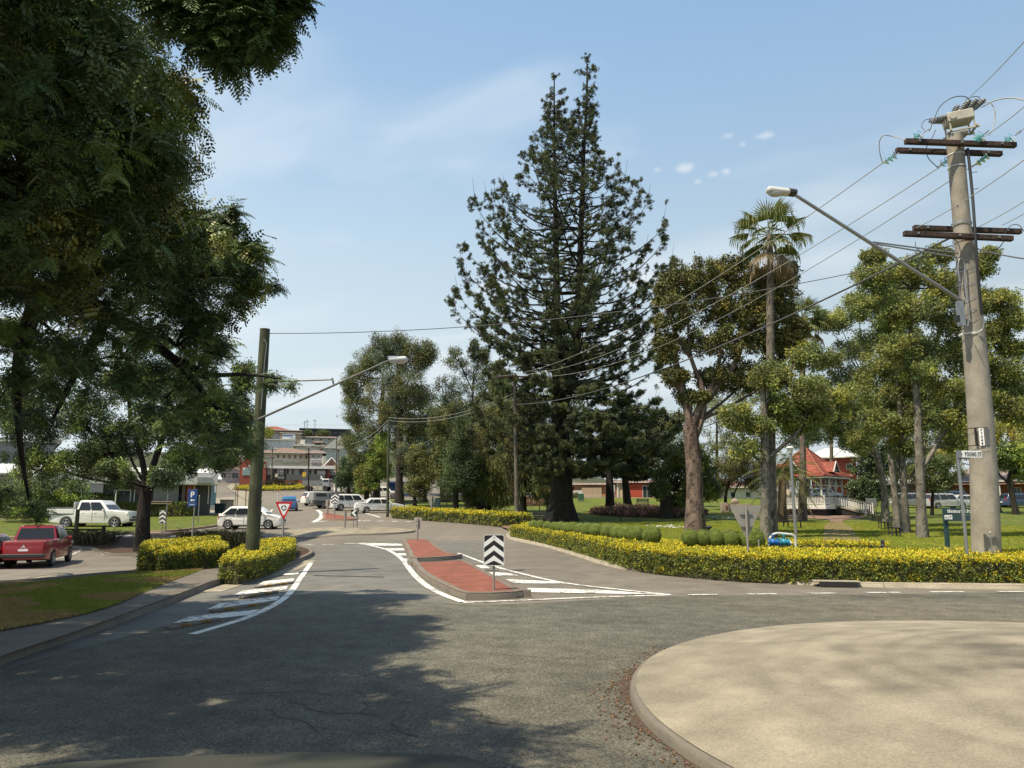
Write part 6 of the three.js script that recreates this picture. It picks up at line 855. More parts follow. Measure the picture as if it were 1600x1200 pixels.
{ // parking sign
  const d = 51, B = gd(301.5, d, .1), t = thing('parking_sign', 'blue parking sign with white P and left arrow on the grass', 'parking sign', B), P = (x, y) => at(x, y, d).sub(B), u = unit(790, d); post(t, 0, P(301, 764).y, .04, M.galv); const a = P(295, 764.5), b = P(308, 785), c = P(295, 786), e = P(308, 791.5);
  part('panel', box(b.x - a.x, a.y - b.y, .02, (a.x + b.x) / 2, (a.y + b.y) / 2, .05, 0, .005), M.signBlue, t); part('lower_panel', box(b.x - a.x, c.y - e.y, .02, (a.x + b.x) / 2, (c.y + e.y) / 2, .05, 0, .005), M.signBlue, t);
  const g = text('P', 9 * u, font, .005); g.translate((a.x + b.x) / 2, P(301, 772.5).y, .061); part('letter', g, M.signWhite, t); part('arrow', flat([[-.14, 0], [-.02, .1], [-.02, .035], [.14, .035], [.14, -.035], [-.02, -.035], [-.02, -.1]]).translate((a.x + b.x) / 2, P(301, 781.5).y, .061), M.signWhite, t); part('line_of_print', box(.34, .05, .004, (a.x + b.x) / 2, P(301, 788.5).y, .063), mat([.5, .55, .65], .5), t);
}
// ---- park furniture
{ const d = 27, B = gd(1246, d, .12), t = thing('park_lamp', 'white park lamp post with a flat round lantern beside the path', 'lamp post', B), h = at(1244, 700, d).y - B.y; part('post', rod(V(0, -.2, 0), V(-.04, h - .2, 0), .055, .05, 14), M.galv, t); const l = part('lantern', lathe([[.05, -.2], [.08, -.18], [.09, -.04], [.13, -.02], [.13, .02], [.07, .06], [0, .07]], 16).translate(-.04, h, 0), M.trimWhite, t); part('lens', lathe([[.07, -.19], [.08, -.04], [0, -.04]], 12).translate(-.04, h, 0), mat([.6, .6, .58], .3), l); part('base_plate', box(.3, .04, .3, 0, .02, 0), M.galv, t); }
{ // blue backflow valves under a white hoop
  const d = 21.3, B = gd(1222, d, .1), t = thing('water_valve', 'pair of blue water valves under a white pipe hoop in the hedge', 'water valve', B), P = (x, y) => at(x, y, d).sub(B); const hp = [[1202, 862], [1202, 846], [1203.5, 840], [1207, 836], [1213, 833.5], [1225, 834], [1238, 836], [1241.5, 839], [1243, 845], [1243.5, 862]].map(q => P(...q)); part('hoop', taper(hp, [.032, .032], 10, 40), M.trimWhite, t);
  const bm = mat([.02, .14, .42], .4), tm = mat([.03, .25, .36], .4); for (const [x, m] of [[1208, bm], [1225, tm]]) { const p = P(x, 847), g = []; const c = new THREE.CylinderGeometry(.075, .075, .2, 14); c.rotateZ(Math.PI / 2); g.push(c.clone()); for (const s of [-.11, .11]) { const f = new THREE.CylinderGeometry(.105, .105, .03, 14); f.rotateZ(Math.PI / 2); f.translate(s, 0, 0); g.push(f); } g.push(new THREE.SphereGeometry(.09, 12, 8), new THREE.CylinderGeometry(.03, .04, .2, 8).translate(0, .1, 0)); const v = part('valve', merge(g).translate(p.x, p.y, p.z), m, t); part('handwheel', new THREE.TorusGeometry(.07, .012, 6, 16).rotateX(Math.PI / 2).translate(p.x, p.y + .2, p.z), m, v); }
  const a = P(1200, 847.5), b = P(1236, 848.5); part('pipe', rod(a, b, .045, .045, 10), M.steel, t); part('end_cap', (() => { const p = P(1235, 849); return new THREE.SphereGeometry(.06, 10, 8).translate(p.x, p.y, p.z); })(), M.trimWhite, t); for (const x of [1204, 1232]) { const p = P(x, 848); part('riser', rod(V(p.x, -.1, p.z), p, .04, .04, 8), M.steel, t); }
}
function bench(label, px, py, d, turn, m = M.plastic) { const t = thing('park_bench', label, 'bench', gd(px, d, .13), turn, 'dark park benches'); for (let i = 0; i < 4; i++) part('seat_slat', box(1.5, .03, .09, 0, .45, -.15 + i * .11, 0, .005), m, t); for (let i = 0; i < 3; i++) part('back_slat', box(1.5, .09, .03, 0, .58 + i * .12, -.24 - i * .03, 0, .005), m, t); for (const s of [-.6, .6]) { part('leg', merge([box(.06, .45, .08, s, .22, .12), box(.06, .9, .06, s, .45, -.24), box(.06, .05, .5, s, .42, -.05)]), m, t); } return t; }
bench('dark bench at the left foot of the giant pine, mostly behind hedges', 850, 808, 56, .2); bench('small dark bench in front of the red shop', 1005, 784, 92, 0); bench('bench facing the path, farthest of three by the pale trunks', 1363, 806, 62, 1.25); bench('bench facing the path, middle of three by the pale trunks', 1382, 822, 50, 1.25); bench('bench facing the path, nearest of three by the pale trunks', 1400, 832, 42, 1.25); bench('bench on the left side of the path before the bandstand', 1237, 815, 52, -1.2); bench('bench between the leaning trunk and the teal cabinet', 640, 786, 88, .3); bench('dark bench at the foot of the slim dark tree', 706, 788, 90, 0);
function lowLamp(label, px, d) { const t = thing('garden_light', label, 'garden light', gd(px, d, .12), 0, 'low dark garden lights'); part('post', rod(V(0, -.1, 0), V(0, .42, 0), .07, .06, 10), M.plastic, t); part('lamp_shade', lathe([[.06, .4], [.2, .5], [.2, .54], [.05, .6], [0, .6]], 12), M.plastic, t); }
lowLamp('low dark garden light right of the fig tree trunk', 1108, 41); lowLamp('low dark garden light left of the fig tree trunk', 1076, 44); lowLamp('low dark garden light in the big flower bed', 983, 74);
function cabinet(label, px, d, w, h, m, top) { const t = thing('utility_cabinet', label, 'cabinet', gd(px, d, .12)); part('cabinet_body', box(w, h, w * .8, 0, h / 2, 0, 0, .03), m, t); part('lid', box(w * 1.05, .1, w * .85, 0, h + .05, 0, 0, .02), top || m, t); part('door', box(w * .8, h * .8, .03, 0, h * .47, w * .4 + .01, 0, .008), m, t); part('plinth', box(w * 1.1, .12, w * .9, 0, .06, 0), M.conc, t); return t; }
cabinet('teal metal cabinet with a pale lid behind the small triangular sign', 680, 78, .95, 1.35, M.tealBox, M.beigeBack); cabinet('green cabinet with white lid on the lawn right of the giant pine', 908, 104, .75, 1.0, M.greenBox, M.trimWhite);
{ // stone memorial
  const d = 76, B = gd(1149, d, .12), t = thing('stone_memorial', 'low pale stone memorial with dark plaques on the lawn', 'memorial', B), u = unit(800, d), W = 44 * u; part('wall', box(W, 13 * u, .6, .25, 6.5 * u, 0, 0, .02), M.stone, t); part('pier', box(10 * u, 15 * u, .8, -W / 2 + 5 * u, 7.5 * u, .1, 0, .02), M.stone, t); part('crest', lathe([[0, 0], [.42, 0], [.38, .3], [.2, .5], [0, .56]], 12).scale(1, 1, .5).translate(0, 13 * u, 0), M.stone, t); for (const [x, w, h] of [[-4, 6, 8], [8, 5, 5], [-17, 3.5, 6], [20, 4, 5]]) part('plaque', box(w * u, h * u, .03, x * u + .1, 7.5 * u, .32 + (x < -10 ? .2 : 0), 0, .005), mat([.16, .06, .05], .5), t);
  const n = thing('notice_board', 'grey notice board on posts right of the bandstand ramp', 'notice board', gd(1363, 70, .12)); part('panel', box(.95, .72, .05, 0, 1.15, 0, 0, .01), mat([.16, .17, .16], .6), n); for (const s of [-.4, .4]) part('leg', box(.05, 1.1, .05, s, .5, -.03), M.plastic, n); }
{ const n = 60, g = new THREE.CylinderGeometry(.22, .26, .05, 7), its = [[880, 828, 30], [700, 801, 60]]; for (const [l, px, py, rx, ry] of [['scattered white litter or petals on the lawn under the giant pine', 1050, 822, 40, 2.5], ['scattered white litter or petals on the lawn under the weeping trees', 770, 803, 60, 1.5], ['scattered pale petals on the lawn beside the memorial', 1130, 808, 55, 2]]) { const im = new THREE.InstancedMesh(g, mat([.5, .5, .46], .8), n), m4 = new THREE.Matrix4(); for (let i = 0; i < n; i++) { const p = gp(px + rr(-1, 1) * rx, py + rr(-1, 1) * ry, .17), s = rr(.15, .5); m4.makeScale(s * rr(.7, 1.5), .6, s).setPosition(p); im.setMatrixAt(i, m4); } im.name = numbered('petals'); tag(sh(im), l, 'petals', null, 'stuff'); scene.add(im); } }
{ // timber rail fence by the car park, bins
  const t = thing('rail_fence', 'low dark timber rail fence between the car park and the street', 'fence', gp(117, 850)), B = t.position, P = (x, y, o) => gp(x, y, 0).sub(B).add(V(0, o, 0)); const pts = [[60, 850], [117, 851], [160, 851]]; pts.forEach(([x, y], i) => part('post', box(.16, i === 1 ? 2.1 : 1.15, .16, P(x, y, 0).x, P(x, y, i === 1 ? .95 : .5).y, P(x, y, 0).z, 0, .01), i === 1 ? M.poleGreen : M.timber, t)); for (const o of [.42, .85]) for (let i = 0; i < 2; i++) part('rail', rod(P(...pts[i], o), P(...pts[i + 1], o), .05, .05, 8), M.timber, t);
  const bs = thing('bin_shelter', 'cream metal bin shelter on the footpath behind the white hatchback', 'bin shelter', gd(353, 74, .1)), u = unit(780, 74); part('side_panel', box(16 * u, 15 * u, .05, 0, 13 * u, .3), M.cream, bs); part('side_panel', box(16 * u, 15 * u, .05, 0, 13 * u, -.5), M.cream, bs); part('roof', box(18 * u, .06, 1.2, 0, 21 * u, -.1), M.cream, bs); for (const s of [-7.5, 7.5]) part('leg', merge([box(.07, 20 * u, .07, s * u, 10 * u, .32), box(.07, 20 * u, .07, s * u, 10 * u, -.5)]), M.cream, bs);
  for (const [x, l] of [[340, 'left one'], [347, 'right one, beside the shelter']]) { const b = thing('wheelie_bin', `dark wheelie bin on the footpath, ${l}`, 'bin', gd(x, 73, .1), 0, 'dark bins'); part('bin_body', (() => { const g = box(.5, .85, .55, 0, .5, 0, 0, .04); const p = g.attributes.position; for (let i = 0; i < p.count; i++) { const k = .84 + .16 * p.getY(i); p.setX(i, p.getX(i) * k); p.setZ(i, p.getZ(i) * k); } return g; })(), M.tealBox, b); part('lid', box(.54, .06, .62, 0, .95, .02, 0, .02), M.plastic, b); for (const s of [-.22, .22]) part('wheel', rod(V(s - .03, .1, -.25), V(s + .03, .1, -.25), .1, .1, 10), M.rubber, b); } }
{ // small yellow crossing sign, and frames by the far road
  const B = gd(474.5, 136, .1), t = thing('warning_sign', 'yellow warning sign before the dark fence of the brick building', 'road sign', B), u = unit(740, 136); post(t, 0, 22 * u, .05); part('sign_panel', flat(roundRect(5 * u, 6 * u, .05), [], .03).translate(0, 20 * u, .05), M.signYellow, t); part('symbol', box(1.3 * u, 2.6 * u, .01, 0, 20 * u, .085), M.signBlack, t);
  for (const [x, l] of [[485, 'left'], [496, 'right']]) slim(`thin grey post on the verge below the parked truck, ${l}`, x, 772, 757, 116, M.galv, .05, (t, h) => part('sign_panel', box(.2, .25, .02, 0, h - .15, .06), M.greyBack, t)); }
{ // the front edge of the car the picture was taken from
  const t = thing('car_bonnet', 'curved dark front edge of the camera car bonnet along the bottom of the picture', 'car bonnet'), xs = [], E = [[30, 1212], [100, 1196], [220, 1187], [340, 1182], [470, 1178], [600, 1178], [690, 1181], [735, 1187], [765, 1200], [790, 1230]];
  const c = new THREE.CatmullRomCurve3(E.map(p => V(p[0], p[1], 0))), rows = [[0, .0, .12], [0, 0, .0], [.03, .012, 0], [.12, .03, 0], [.35, .06, 0], [.7, .09, 0]], pos = [], idx = [], n = 60;
  for (let i = 0; i <= n; i++) { const q = c.getPoint(i / n), p = at(q.x, q.y, 1.75); for (const [b, u, d] of rows) pos.push(p.x, p.y + u - d, p.z + b); if (i) for (let k = 0; k < rows.length - 1; k++) { const a = (i - 1) * rows.length + k, e = a + rows.length; idx.push(a, a + 1, e, e, a + 1, e + 1); } }
  const g = new THREE.BufferGeometry(); g.setAttribute('position', new THREE.Float32BufferAttribute(pos, 3)); g.setIndex(idx); g.computeVertexNormals(); part('bonnet_panel', g, mat([.05, .052, .044], .75, { phys: true, specularIntensity: .3 }), t);
}

// ---------------------------------------------------------------- vehicles
R = mulberry(909);
function carPaint(c, r = .3) { return mat(c, r, { phys: true, clearcoat: .8, clearcoatRoughness: .08 }); }
const PAINT = { white: carPaint([.74, .74, .72]), blue: carPaint([.02, .12, .3]), red: carPaint([.3, .012, .022]), silver: carPaint([.42, .43, .44], .25), dark: carPaint([.05, .06, .065]), grey: carPaint([.22, .23, .24]), yellow: carPaint([.5, .42, .04]), navy: carPaint([.03, .06, .12]) };
const RIM = mat([.45, .46, .47], .3, { metal: .8 }), LIGHT = mat([.7, .72, .74], .1), TAIL = mat([.4, .01, .01], .15);
// spec: L length, W width, H height, hood/belt heights, cab = [rear base, rear top, front top, front base] along x (front is +x)
function car(name, label, spec, paint, p, heading, group) {
  const s = { W: 1.72, wr: .31, clear: .2, wb: .58, ...spec }, t = thing(name, label, spec.cat || 'car', p, heading, group), L = s.L, W = s.W, hl = L / 2, xf = hl - L * (s.fo || .19), xr = -hl + L * (s.ro || .19);
  const side = [[-hl + .06, s.clear + .08]], arch = (x) => { const r = s.wr + .06, o = []; for (let i = 0; i <= 10; i++) { const a = Math.PI - i / 10 * Math.PI; o.push([x + Math.cos(a) * r, Math.max(s.clear, s.wr + Math.sin(a) * r)]); } return o; };
  side.push([xr - s.wr - .1, s.clear], ...arch(xr), ...arch(xf), [xf + s.wr + .1, s.clear], [hl - .05, s.clear + .1]);
  for (const q of s.top) side.push(q);
  const cl = side.slice().reverse(), sh2 = new THREE.Shape(side.map(q => new THREE.Vector2(q[0], q[1])));
  const zAt = (x, y) => { const k = Math.abs(x) / hl, lo = 1 - .16 * Math.pow(k, 5), q = (y - s.belt) / (s.H - s.belt), up = q > 0 ? 1 - .2 * q : 1 - .06 * Math.pow(Math.max(0, (.45 * s.belt - y) / s.belt), 1); return W / 2 * lo * up; };
  let g = new THREE.ExtrudeGeometry(sh2, { depth: W - .12, bevelEnabled: true, bevelSize: .05, bevelThickness: .06, bevelSegments: 3, curveSegments: 4 }); g.translate(0, 0, -(W - .12) / 2);
  let ps = g.attributes.position; for (let i = 0; i < ps.count; i++) { const z = ps.getZ(i), k = z / (W / 2); ps.setZ(i, k * zAt(ps.getX(i), Math.min(ps.getY(i), s.belt))); } g.computeVertexNormals();
  const [b0, t0, t1, b1] = s.cab, cabS = new THREE.Shape([[b0, s.belt - .06], [t0, s.H - .03], [lerp(t0, t1, .15), s.H], [lerp(t0, t1, .85), s.H], [t1, s.H - .03], [b1, s.belt - .06]].map(q => new THREE.Vector2(...q)));
  let c = new THREE.ExtrudeGeometry(cabS, { depth: W - .2, bevelEnabled: true, bevelSize: .03, bevelThickness: .05, bevelSegments: 2 }); c.translate(0, 0, -(W - .2) / 2); ps = c.attributes.position; for (let i = 0; i < ps.count; i++) { const k = ps.getZ(i) / (W / 2 - .05); ps.setZ(i, k * (zAt(0, ps.getY(i)) - .04)); } c.computeVertexNormals();
  const mg = BGU.toCreasedNormals(merge([g, c]), .6); part('body', mg, paint, t);
  const zc = y => zAt(0, y) + .0;
  const panel = (pts, sgn, m, nm, par = t) => { const pos = [], f = THREE.ShapeUtils.triangulateShape(pts.map(q => new THREE.Vector2(...q)), []); for (const q of f) for (const i of q) pos.push(pts[i][0], pts[i][1], sgn * (zc(pts[i][1]) + .012)); const q = new THREE.BufferGeometry(); q.setAttribute('position', new THREE.Float32BufferAttribute(pos, 3)); q.computeVertexNormals(); return part(nm, q, m, par); };
  const edge = (k, y) => { const q = (y - s.belt + .06) / (s.H - s.belt + .03); return k === 0 ? lerp(b0, t0, q) : lerp(b1, t1, q); };
  const yb = s.belt + .03, yt = s.H - .1, fr = edge(1, yb) - .12, ft = edge(1, yt) - .1, rb = edge(0, yb) + .14, rt = edge(0, yt) + .1;
  for (const sg of [-1, 1]) { let xs = s.pillars || [.5]; const cuts = [0, ...xs, 1]; for (let i = 0; i < cuts.length - 1; i++) { const l = (k, y) => lerp(y === yb ? rb : rt, y === yb ? fr : ft, k), gap = .03, a = cuts[i], b = cuts[i + 1]; panel([[l(a, yb) + gap, yb], [l(a, yt) + gap, yt], [l(b, yt) - gap, yt], [l(b, yb) - gap, yb]], sg, M.glass, 'window'); } }
  const screen = (k, nm) => { const y0 = s.belt + .02, y1 = s.H - .09, sg = k ? 1 : -1, x0 = edge(k, y0) + sg * .035, x1 = edge(k, y1) + sg * .035, z0 = zc(y0) - .14, z1 = zc(y1) - .12, q = new THREE.BufferGeometry(); q.setAttribute('position', new THREE.Float32BufferAttribute([x0, y0, -z0, x0, y0, z0, x1, y1, z1, x0, y0, -z0, x1, y1, z1, x1, y1, -z1], 3)); q.computeVertexNormals(); part(nm, q, M.glass, t); };
  screen(1, 'windscreen'); screen(0, 'rear_window');
  for (const [x, nm] of [[xr, 'wheel'], [xf, 'wheel']]) for (const sg of [-1, 1]) { const w = new THREE.Group(); w.name = 'wheel'; w.position.set(x, s.wr, sg * (W / 2 - .1)); t.add(w); const ty = lathe([[s.wr * .62, -.1], [s.wr * .9, -.1], [s.wr, -.07], [s.wr, .07], [s.wr * .9, .1], [s.wr * .62, .1]], 24); ty.rotateX(Math.PI / 2); part('tyre', ty, M.rubber, w); const rg = [new THREE.CylinderGeometry(s.wr * .2, s.wr * .2, .05, 10).rotateX(Math.PI / 2).translate(0, 0, sg * .085)]; for (let k = 0; k < 5; k++) rg.push(box(s.wr * .13, s.wr * .5, .03, 0, s.wr * .38, sg * .08).rotateZ(k * 1.2566)); rg.push(new THREE.TorusGeometry(s.wr * .6, .02, 6, 20).translate(0, 0, sg * .085)); part('rim', merge(rg), RIM, w); part('hub_well', new THREE.CylinderGeometry(s.wr * .62, s.wr * .62, .1, 16).rotateX(Math.PI / 2), M.black, w); }
  const zl = W / 2 * .72; for (const sg of [-1, 1]) { part('headlight', box(.1, .14, .34, hl - .1 + (s.hx || 0), s.hoodF - .1, sg * zl, sg * -.35, .03), LIGHT, t); part('taillight', box(.07, s.tl || .24, .2, -hl + .06, s.tailY || s.belt - .16, sg * zl * 1.05, 0, .02), TAIL, t); part('mirror', box(.1, .13, .18, b1 - .35, s.belt + .06, sg * (W / 2 + .07), 0, .03), s.mirror || paint, t); for (const x of s.handles || [lerp(b0, b1, .25), lerp(b0, b1, .62)]) part('door_handle', box(.16, .03, .03, x - .08, s.belt - .12, sg * (W / 2 + .005), 0, .01), s.hm || paint, t); for (const x of s.seams || [lerp(b0, b1, .12), lerp(b0, b1, .5), b1 - .28]) part('door_seam', box(.012, s.belt - s.clear - .15, .006, x, (s.belt + s.clear) / 2 + .03, sg * (W / 2 + .004)), M.black, t); }
  part('front_bumper', box(.12, .22, W * .84, hl - .06, s.clear + .18, 0, 0, .05), s.bump || paint, t); part('rear_bumper', box(.12, .22, W * .84, -hl + .07, s.clear + .2, 0, 0, .05), s.bump || paint, t); part('grille', box(.04, .13, W * .5, hl - .005, s.clear + .36, 0, 0, .015), M.black, t); part('number_plate', box(.02, .13, .38, -hl - .005, s.plateY || s.clear + .42, 0, 0, .004), M.signWhite, t);
  part('underbody', box(L * .8, .12, W * .78, 0, s.clear + .04, 0), M.black, t);
  return t;
}
const HATCH = { L: 4.2, W: 1.7, H: 1.47, belt: .93, hoodF: .78, cab: [-2.0, -1.3, .5, 1.3], top: [[2.06, .62], [1.98, .76], [1.3, .94], [-2.0, .97], [-2.08, .7]], pillars: [.28, .64], fo: .2, ro: .175, tl: .3 };
const SEDAN = { L: 4.9, W: 1.8, H: 1.44, belt: .92, hoodF: .76, cab: [-1.65, -.98, .55, 1.3], top: [[2.42, .6], [2.32, .74], [1.3, .93], [-1.6, .98], [-2.3, .95], [-2.42, .7]], pillars: [.2, .6], fo: .19, ro: .22, tl: .16 };
const WAGON = { L: 4.75, W: 1.85, H: 1.72, belt: 1.08, hoodF: .95, wr: .36, clear: .3, cab: [-2.26, -2.05, .5, 1.1], top: [[2.34, .7], [2.28, .93], [1.1, 1.1], [-2.28, 1.12], [-2.34, .8]], pillars: [.32, .66], tl: .4, tailY: 1.02 };
const SUV = { ...WAGON, L: 4.5, H: 1.66, cab: [-2.1, -1.75, .55, 1.2], top: [[2.2, .7], [2.12, .92], [1.2, 1.06], [-2.14, 1.1], [-2.2, .8]] };
const UTE = { L: 5.3, W: 1.86, H: 1.8, belt: 1.14, hoodF: 1.02, wr: .38, clear: .36, cab: [-.85, -.7, .7, 1.35], top: [[2.6, .75], [2.5, 1.02], [1.35, 1.16], [-.9, 1.18], [-.92, .9], [-2.6, .88], [-2.62, .7]], pillars: [.46], fo: .17, ro: .23, cat: 'utility truck', tl: .3, tailY: .85, hx: -.02 };
const PICK = { ...UTE, H: 1.78, top: [[2.6, .75], [2.5, 1.02], [1.35, 1.14], [-.9, 1.16], [-2.58, 1.13], [-2.62, .7]], tailY: .95, tl: .36 };
const face = (hx, hz) => Math.atan2(-hz, hx);
car('hatchback', 'white five-door hatchback crossing left of the middle roundabout', HATCH, PAINT.white, gd(394, 52.5), face(1, -.04));
{ const t = car('tray_truck', 'white dual-cab utility truck with a drop-side tray in the side street', UTE, PAINT.white, gd(148, 53.5), face(1, 0)); t.scale.setScalar(1.03); const bx = -1.85;
  part('tray_floor', box(1.75, .08, 1.85, bx, .92, 0), M.steel, t); for (const s of [-1, 1]) { part('tray_side', box(1.75, .3, .04, bx, 1.12, s * .93, 0, .01), PAINT.white, t); part('tray_rail', box(1.75, .03, .03, bx, 1.36, s * .9), M.galv, t); } part('tailgate', box(.04, .3, 1.86, bx - .88, 1.12, 0, 0, .01), PAINT.white, t); part('headboard', box(.05, .75, 1.8, bx + .86, 1.35, 0, 0, .01), PAINT.white, t); }
{ const p = gd(60, 36.5); const t = car('pickup_truck', 'dark red dual-cab pickup parked nose-in, seen from behind, at the left edge', PICK, PAINT.red, p, face(-.3, -.95)); part('tub_lid', box(1.6, .03, 1.55, -1.7, 1.17, 0, 0, .01), mat([.34, .3, .26], .6), t); part('tailgate', box(.03, .42, 1.45, -2.63, .92, 0, 0, .01), PAINT.red, t); part('step_bumper', box(.2, .16, 1.7, -2.68, .56, 0, 0, .03), M.plastic, t); part('emblem', flat([[0, .09], [.05, 0], [.1, -.09], [0, -.03], [-.1, -.09], [-.05, 0]], [], .01).rotateY(-Math.PI / 2).translate(-2.65, .95, 0), M.trimWhite, t); part('roof_panel', box(1.2, .012, 1.2, -.02, 1.815, 0), carPaint([.5, .2, .2], .15), t); }
car('sedan', 'dark red car parked at the very left edge beside the red pickup', SEDAN, PAINT.red, gd(-28, 35), face(-.3, -.95));
car('hatchback', 'blue hatchback driving away up the main road', { ...HATCH, H: 1.5 }, PAINT.blue, gd(452, 84), face(-.24, -.97));
const GPK = 'vehicles parked along the park edge';
car('sedan', 'white sedan parked nose-in by the green steel pole', SEDAN, PAINT.white, gd(592, 78), face(.93, -.36), GPK);
car('station_wagon', 'white four-wheel-drive wagon parked behind the white sedan', WAGON, PAINT.white, gd(551, 84), face(.9, -.42), GPK);
{ const t = car('canopy_truck', 'dark utility truck with a grey canopy parked behind the white wagon', UTE, PAINT.dark, gd(522, 90), face(.86, -.5), GPK); part('canopy', box(1.85, .95, 1.75, -1.8, 1.35, 0, 0, .05), mat([.28, .29, .29], .5), t); part('canopy_window', box(1.2, .35, .02, -1.8, 1.5, .885), M.glass, t); }
car('station_wagon', 'white small four-wheel drive parked farthest along the park edge', SUV, PAINT.white, gd(500, 96), face(.8, -.6), GPK);
{ const t = thing('flatbed_truck', 'grey flatbed truck with mesh sides parked before the dark fence', 'truck', gd(495, 128, .05), face(1, .1)); part('bed', box(3.2, .12, 2, -.5, .9, 0), M.steel, t); for (const s of [-1, 1]) part('mesh_side', box(3.2, .7, .04, -.5, 1.3, s), M.steel, t); part('cab', box(1.3, 1.35, 1.9, 1.75, 1.25, 0, 0, .12), PAINT.grey, t); part('windscreen', box(.03, .5, 1.6, 2.41, 1.6, 0), M.glass, t); part('window', box(.8, .42, .02, 1.8, 1.6, .96), M.glass, t); for (const x of [-1.4, 1.7]) for (const s of [-.85, .85]) part('wheel', new THREE.CylinderGeometry(.4, .4, .25, 18).rotateX(Math.PI / 2).translate(x, .4, s), M.rubber, t); }
car('station_wagon', 'white car behind the trunks right of the green pole', SUV, PAINT.white, gd(600, 112), face(1, 0));
car('station_wagon', 'white car half hidden by the straight brown gum trunk', SUV, PAINT.white, gd(540, 122), face(.7, .7));
car('station_wagon', 'white car seen between the timber pole and the giant pine', SUV, PAINT.white, gd(831, 110), face(1, 0));
car('station_wagon', 'silver car glimpsed through the bandstand posts', SUV, PAINT.silver, gd(1288, 108), face(1, 0));
const GR = 'cars parked beyond the park on the right';
car('station_wagon', 'silver wagon parked left of the street name post, before the red brick building', WAGON, PAINT.silver, gd(1478, 88), face(1, -.1), GR);
car('sedan', 'silver sedan parked just right of the silver wagon', SEDAN, PAINT.silver, gd(1505, 92), face(1, -.1), GR);
car('station_wagon', 'dark car parked behind the silver sedan', SUV, PAINT.navy, gd(1496, 99), face(1, 0), GR);
car('station_wagon', 'grey car seen between the pale trunks', WAGON, PAINT.grey, gd(1425, 90), face(1, 0), GR);
car('hatchback', 'yellow-green car just right of the concrete pole', HATCH, PAINT.yellow, gd(1560, 92), face(1, 0), GR);
car('station_wagon', 'dark blue car at the right edge behind the leaning tree', SUV, PAINT.navy, gd(1596, 90), face(1, 0), GR);

// ---------------------------------------------------------------- buildings
R = mulberry(3141);
const ROOF2 = [mat([.42, .105, .062], .8, { map: T.tile }), mat([.46, .125, .075], .8, { map: T.tile }), mat([.5, .17, .11], .75, { map: T.tile })];
function roofGeo(type, w, dp, h, ov) { // centred on x, front at z = 0, back at z = -dp
  const x0 = -w / 2 - ov, x1 = w / 2 + ov, z0 = ov, z1 = -dp - ov, zm = -dp / 2, pos = [], q = (...v) => pos.push(...v), T4 = (a, b, c, d) => { q(...a, ...b, ...c, ...a, ...c, ...d); };
  const th = -.12, A = [x0, 0, z0], B = [x1, 0, z0], C = [x1, 0, z1], D = [x0, 0, z1];
  if (type === 'hip') { const k = Math.min(dp / 2 + ov, w / 2); const r0 = [x0 + k, h, zm], r1 = [x1 - k, h, zm]; T4(A, B, r1, r0); T4(C, D, r0, r1); q(...B, ...C, ...r1, ...D, ...A, ...r0); }
  else if (type === 'gable') { const r0 = [x0, h, zm], r1 = [x1, h, zm]; T4(A, B, r1, r0); T4(C, D, r0, r1); q(...B, ...C, ...r1, ...D, ...A, ...r0); }
  else if (type === 'front') { const r0 = [0, h, z0], r1 = [0, h, z1]; T4(D, A, r0, r1); T4(B, C, r1, r0); q(...A, ...B, ...r0, ...C, ...D, ...r1); }
  else if (type === 'shed') { const C2 = [x1, h, z1], D2 = [x0, h, z1]; T4(A, B, C2, D2); T4(C, D, D2, C2); q(...B, ...C, ...C2, ...D, ...A, ...D2); }
  else { const up = p => [p[0], h, p[2]]; T4(up(A), up(B), up(C), up(D)); }
  T4(A, D, C, B); const lo = p => [p[0], th, p[2]]; for (const [a, b] of [[A, B], [B, C], [C, D], [D, A]]) T4(lo(a), lo(b), b, a); if (type === 'flat') { const up = p => [p[0], h, p[2]]; for (const [a, b] of [[A, B], [B, C], [C, D], [D, A]]) T4(a, b, up(b), up(a)); }
  const g = new THREE.BufferGeometry(); g.setAttribute('position', new THREE.Float32BufferAttribute(pos, 3)); g.computeVertexNormals(); return uvm(g);
}
function house(name, label, o) {
  const cx = (o.x0 + o.x1) / 2, B = at(cx, o.yb, o.d), t = thing(name, label, o.cat || 'building', B, o.turn ?? Math.atan2(-B.x, -B.z), o.group), u = unit((o.yb + o.yt) / 2, o.d), w = (o.x1 - o.x0) * u, h = (o.yb - o.yt) * u, dp = o.dp || 10;
  const wall = part('wall', box(w, h + 3, dp, 0, h / 2 - 1.5, -dp / 2), o.wall, t);
  if (o.roof) { const [ty, rh, m, ov] = o.roof; const r = part('roof', roofGeo(ty, w, dp, rh * u, ov ?? .5).translate(0, h + .12, 0), m, t); if (o.gutter !== false) part('gutter', box(w + 2 * (ov ?? .5), .14, .12, 0, h + .02, (ov ?? .5) + .06), o.gm || M.trimWhite, r); }
  for (const [x, y, ww, hh, mu = 1, m = M.houseGlass] of o.win || []) { const X = (x - cx) * u, Y = (o.yb - y) * u, W2 = ww * u, H2 = hh * u; const f = part('window', box(W2, H2, .1, X, Y, .02), o.wm || M.trimWhite, t); for (let i = 0; i < mu; i++) { const pw = (W2 - .12) / mu - .05; part('pane', box(pw, H2 - .16, .05, X - W2 / 2 + .06 + (i + .5) * ((W2 - .12) / mu), Y, .055), m, f); } }
  for (const [x, w2, h2, m] of o.doors || []) part('door', box(w2 * u, h2 * u, .1, (x - cx) * u, h2 * u / 2, .03), m, t);
  if (o.more) o.more(t, u, (x, y, z = 0) => V((x - cx) * u, (o.yb - y) * u, z), w, h, wall); return t;
}
const row = (n, x0, x1, y, w, h, mu = 1) => many(n, (_, i) => [lerp(x0, x1, n > 1 ? i / (n - 1) : .5), y, w, h, mu]);
